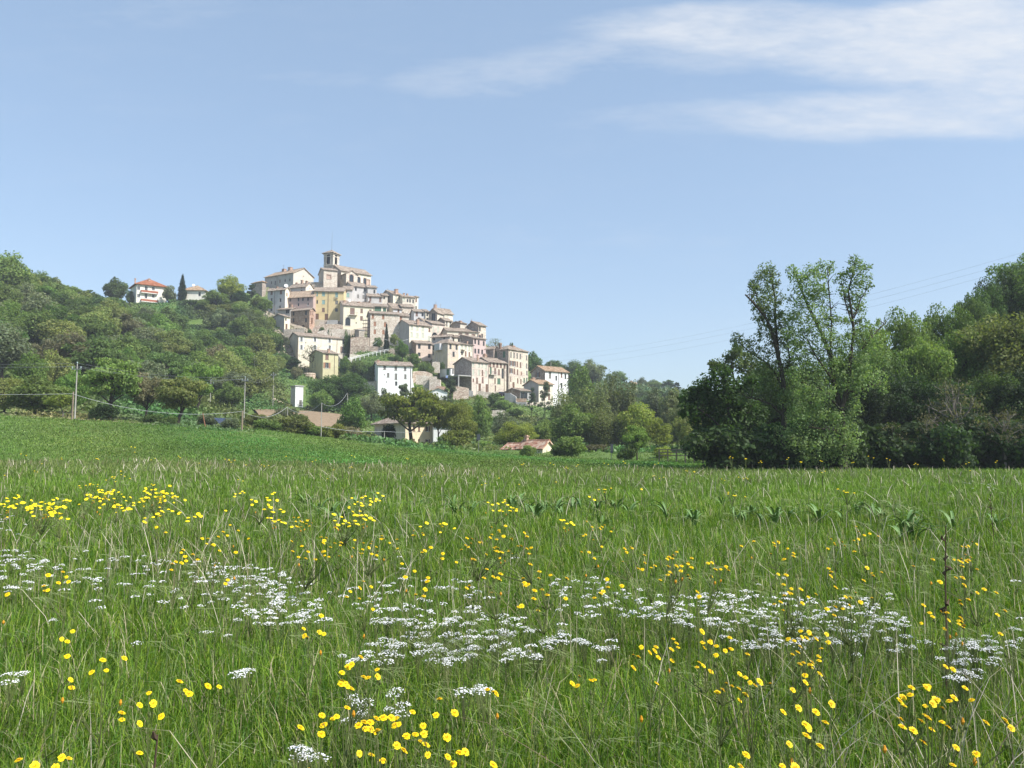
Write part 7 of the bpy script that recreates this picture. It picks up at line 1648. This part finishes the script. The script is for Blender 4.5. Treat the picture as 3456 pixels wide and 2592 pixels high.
WREG = [([(0, 1180), (100, 1185), (105, 1265), (0, 1275)], 44), ([(110, 1205), (330, 1195), (600, 1215), (690, 1265), (690, 1345), (520, 1340), (330, 1290), (110, 1270)], 118), ([(430, 1215), (600, 1215), (640, 1260), (420, 1265)], 40), ([(500, 1270), (700, 1275), (720, 1335), (560, 1345)], 40), ([(735, 1255), (900, 1240), (1020, 1250), (1090, 1300), (900, 1320), (740, 1310)], 48),
        ([(800, 1330), (1000, 1300), (1230, 1340), (1240, 1390), (1130, 1420), (900, 1400), (800, 1385)], 120), ([(735, 1395), (1040, 1395), (1000, 1430), (735, 1425)], 24), ([(1190, 1245), (1290, 1240), (1420, 1270), (1500, 1300), (1480, 1340), (1200, 1330)], 64), ([(1420, 1275), (1560, 1265), (1760, 1280), (1920, 1275), (1990, 1335), (1900, 1360), (1700, 1350), (1480, 1345), (1410, 1320)], 160),
        ([(1560, 1345), (1900, 1355), (2100, 1390), (1900, 1405), (1560, 1390)], 44), ([(1980, 1370), (2212, 1360), (2212, 1430), (2050, 1430)], 28), ([(1240, 1370), (1330, 1375), (1320, 1400), (1250, 1395)], 10), ([(0, 1100), (60, 1125), (55, 1160), (0, 1150)], 10), ([(20, 1445), (60, 1445), (60, 1465), (20, 1465)], 3), ([(490, 1430), (540, 1440), (540, 1460), (490, 1450)], 4),
        ([(630, 1600), (700, 1610), (690, 1630), (635, 1625)], 7), ([(730, 1490), (860, 1480), (880, 1530), (740, 1550)], 12), ([(2080, 1040), (2150, 1042), (2150, 1056), (2085, 1054)], 14), ([(0, 1180), (2212, 1200), (2212, 1440), (0, 1400)], 40), ([(2040, 1440), (2130, 1430), (2120, 1455), (2050, 1460)], 9), ([(980, 1465), (1060, 1470), (1060, 1490), (990, 1490)], 7)]
def in_poly(p, poly):
    x, y = p; c = False; n = len(poly)
    for i in range(n):
        (x0, y0), (x1, y1) = poly[i], poly[(i + 1) % n]
        if (y0 > y) != (y1 > y) and x < (x1 - x0) * (y - y0) / (y1 - y0) + x0: c = not c
    return c
spots = []
for poly, n_ in WREG:
    xs, ys = [p[0] for p in poly], [p[1] for p in poly]; k_ = 0
    while k_ < n_:
        p = (rg.uniform(min(xs), max(xs)), rg.uniform(min(ys), max(ys)))
        if in_poly(p, poly):
            k_ += 1; px, py = p[0] * K, p[1] * K; hz = rg.uniform(.42, .54); Y = 6.0
            for _ in range(20): Y = .5 * Y + .5 * min(60, (CAMZ - hz - g1((px - 1728) / FPX * Y, Y)) / slope(py))
            spots.append((Y, px, py, hz))
spots.sort()
stuffV = []
for i, (Y, px, py, hz) in enumerate(spots):
    x = at(px, py, Y)[0]; g_ = g1(x, Y); s_ = hz / .37; w_ = rg.uniform(.42, .85); a_ = rg.uniform(0, 6.28)
    if i < 300:
        e = empty('white_flower_plant', (x, Y, g_ - .01), a_, 'flat-topped white flower on a thin stem in the foreground drift of white flowers', 'flower', 'white flowers drifting across the foreground'); e.scale = (w_, w_, s_)
        um, sm = UM[int(rg.integers(5))]; link('stem', sm, e); link('umbel', um, e)
    else:
        um, sm = UF[int(rg.integers(3))]; mat_ = []
        for me_, mi in ((um, 0), (sm, 1)):
            v = np.empty(len(me_.vertices) * 3); me_.vertices.foreach_get('co', v); v = v.reshape(-1, 3)
            ca, sa = math.cos(a_), math.sin(a_); q = np.stack((x + (v[:, 0] * ca - v[:, 1] * sa) * w_, Y + (v[:, 0] * sa + v[:, 1] * ca) * w_, g_ - .01 + v[:, 2] * s_), 1); mat_.append((q, me_, mi))
        stuffV.append(mat_)
vs = []; lo = []; st_ = []; tot = []; mis = []; vb = 0; lb = 0
for it in stuffV:
    for q, me_, mi in it:
        l = np.empty(len(me_.loops), np.int32); me_.loops.foreach_get('vertex_index', l); t = np.empty(len(me_.polygons), np.int32); me_.polygons.foreach_get('loop_total', t); s0 = np.empty(len(me_.polygons), np.int32); me_.polygons.foreach_get('loop_start', s0)
        vs.append(q); lo.append(l + vb); st_.append(s0 + lb); tot.append(t); mis.append(np.full(len(t), mi, np.int32)); vb += len(q); lb += len(l)
if vs:
    me = np_mesh('white_flowers', np.concatenate(vs), np.concatenate(lo), np.concatenate(st_), np.concatenate(tot), [M_WHT, M_STEM]); me.polygons.foreach_set('material_index', np.concatenate(mis)); me.update()
    tagset(link('white_flowers', me), 'mass of smaller white flowers farther back in the meadow', 'flowers', kind='stuff')
# broad-leaved grasses with arching blades
M_BROAD = flat('broad_leaf', (.125, .215, .062), .55, .3, .2)
def broad_mesh(seed):
    r = np.random.default_rng(seed); mb = MB()
    for i in range(int(r.integers(5, 9))):
        a = r.uniform(0, 6.28); L = r.uniform(.38, .62); d = np.array((math.cos(a), math.sin(a), 0)); s_ = np.array((-math.sin(a), math.cos(a), 0)); h = r.uniform(.38, .56); w = r.uniform(.018, .032)
        P = []
        for t in np.linspace(0, 1, 9):
            c = d * L * (t ** 1.6) * .75 + np.array((0, 0, h * (1.9 * t - 1.25 * t * t * (1 if r.uniform() < 2 else 1)))) ; ww = w * min(1, .35 + 2.2 * t) * (1 - t ** 3)
            P.append((c - s_ * ww, c + np.array((0, 0, -.006)), c + s_ * ww))
        V = [p for q in P for p in q]; F = []
        for k in range(8):
            for j in range(2): F.append((3 * k + j, 3 * k + j + 1, 3 * k + 4 + j, 3 * k + 3 + j))
        mb.add(V, F)
    return mb.mesh('broad_leaf_plant', M_BROAD)
BR = [broad_mesh(i + 7) for i in range(5)]
for i, (a_, b_) in enumerate([(745, 1080), (770, 1072), (715, 1090), (735, 1098), (690, 1080), (980, 1075), (985, 1092), (1015, 1090), (900, 1075), (940, 1085), (1105, 1072), (1120, 1075), (1140, 1085), (1155, 1095), (1165, 1090), (1180, 1080), (1200, 1085), (1215, 1092), (1240, 1080), (1255, 1075), (1290, 1085), (1330, 1080), (1300, 1110), (1360, 1085), (1480, 1100), (1500, 1105),
        (1590, 1095), (1610, 1100), (1620, 1090), (1650, 1108), (1675, 1105), (1700, 1095), (1770, 1100), (1820, 1095), (1850, 1090), (1870, 1085), (1890, 1095), (1910, 1100), (1930, 1080), (1950, 1090), (1960, 1120), (1980, 1110), (1975, 1135), (1950, 1135), (2060, 1115), (2150, 1110), (1440, 1090), (1560, 1070), (660, 1070), (820, 1065)]):
    px, py = a_ * K, b_ * K + 14; Y = 14.0
    for _ in range(20): Y = .5 * Y + .5 * min(60, (CAMZ - .30 - g1((px - 1728) / FPX * Y, Y)) / slope(py))
    x = at(px, py, Y)[0]; o = link('broad_leaf_plant', BR[i % 5], None, (x, Y, g1(x, Y) - .02)); o.rotation_euler[2] = rg.uniform(0, 6.28); s_ = rg.uniform(.95, 1.35); o.scale = (s_, s_, s_)
    tagset(o, 'tuft of broad arching leaves in the line of tufts across the middle of the meadow', 'plant', 'broad-leaved tufts across the middle of the meadow')
# a few tall dark dead stems
M_DEAD = flat('dead_stem', (.085, .06, .042), .9, .1, .25)
def dead(label, px, py0, py1, Y, lean):
    x = at(px, 1600, Y)[0]; g_ = g1(x, Y); t = at(px + lean, py0, Y); mb = MB(); r = np.random.default_rng(int(px))
    b_ = np.array((0, 0, -.05)); t = t - np.array((x, Y, g_)); mb.tube([tuple(b_), tuple(t * .35 + (.01, 0, 0)), tuple(t * .7), tuple(t)], [.007, .006, .005, .003], 6)
    for _ in range(9):
        u = r.uniform(.35, .98); c = t * u; mb.tube([tuple(c), tuple(c + (r.normal(0, .015), r.normal(0, .015), .015)), tuple(c + (r.normal(0, .02), r.normal(0, .02), .035))], [.004, .009, .003], 5)
    o = mb.build('dead_stem', M_DEAD, None, (x, Y, g_)); tagset(o, label, 'dead stem')
dead('tall dark leaning dead stem at the right of the meadow', 3150, 1775, 2120, 4.6, 42)
dead('dark upright dead stem far right in the meadow', 3342, 1668, 1830, 12, 0)
dead('dark dead seed stalk in front of the peach house', 1308, 1510, 1580, 30, 0)
dead('dark thin dead stem in the lower left of the meadow', 520, 2480, 2592, 2.6, 12)

# ------------------------------------------------------------------ the air: thin spring haze
mb = MB(); mb.box((-900, -60, -40), (900, 760, 125))
hm = bpy.data.materials.new('haze_air'); hm.use_nodes = True; hm.node_tree.nodes.clear()
ho = hm.node_tree.nodes.new('ShaderNodeOutputMaterial'); hv = hm.node_tree.nodes.new('ShaderNodeVolumePrincipled')
hv.inputs['Color'].default_value = (.80, .86, .95, 1); hv.inputs['Density'].default_value = .00030; hv.inputs['Anisotropy'].default_value = 0.0
hm.node_tree.links.new(hv.outputs[0], ho.inputs['Volume'])
hz = mb.build('haze', hm); tagset(hz, 'thin spring haze over the whole valley', 'haze', kind='stuff')
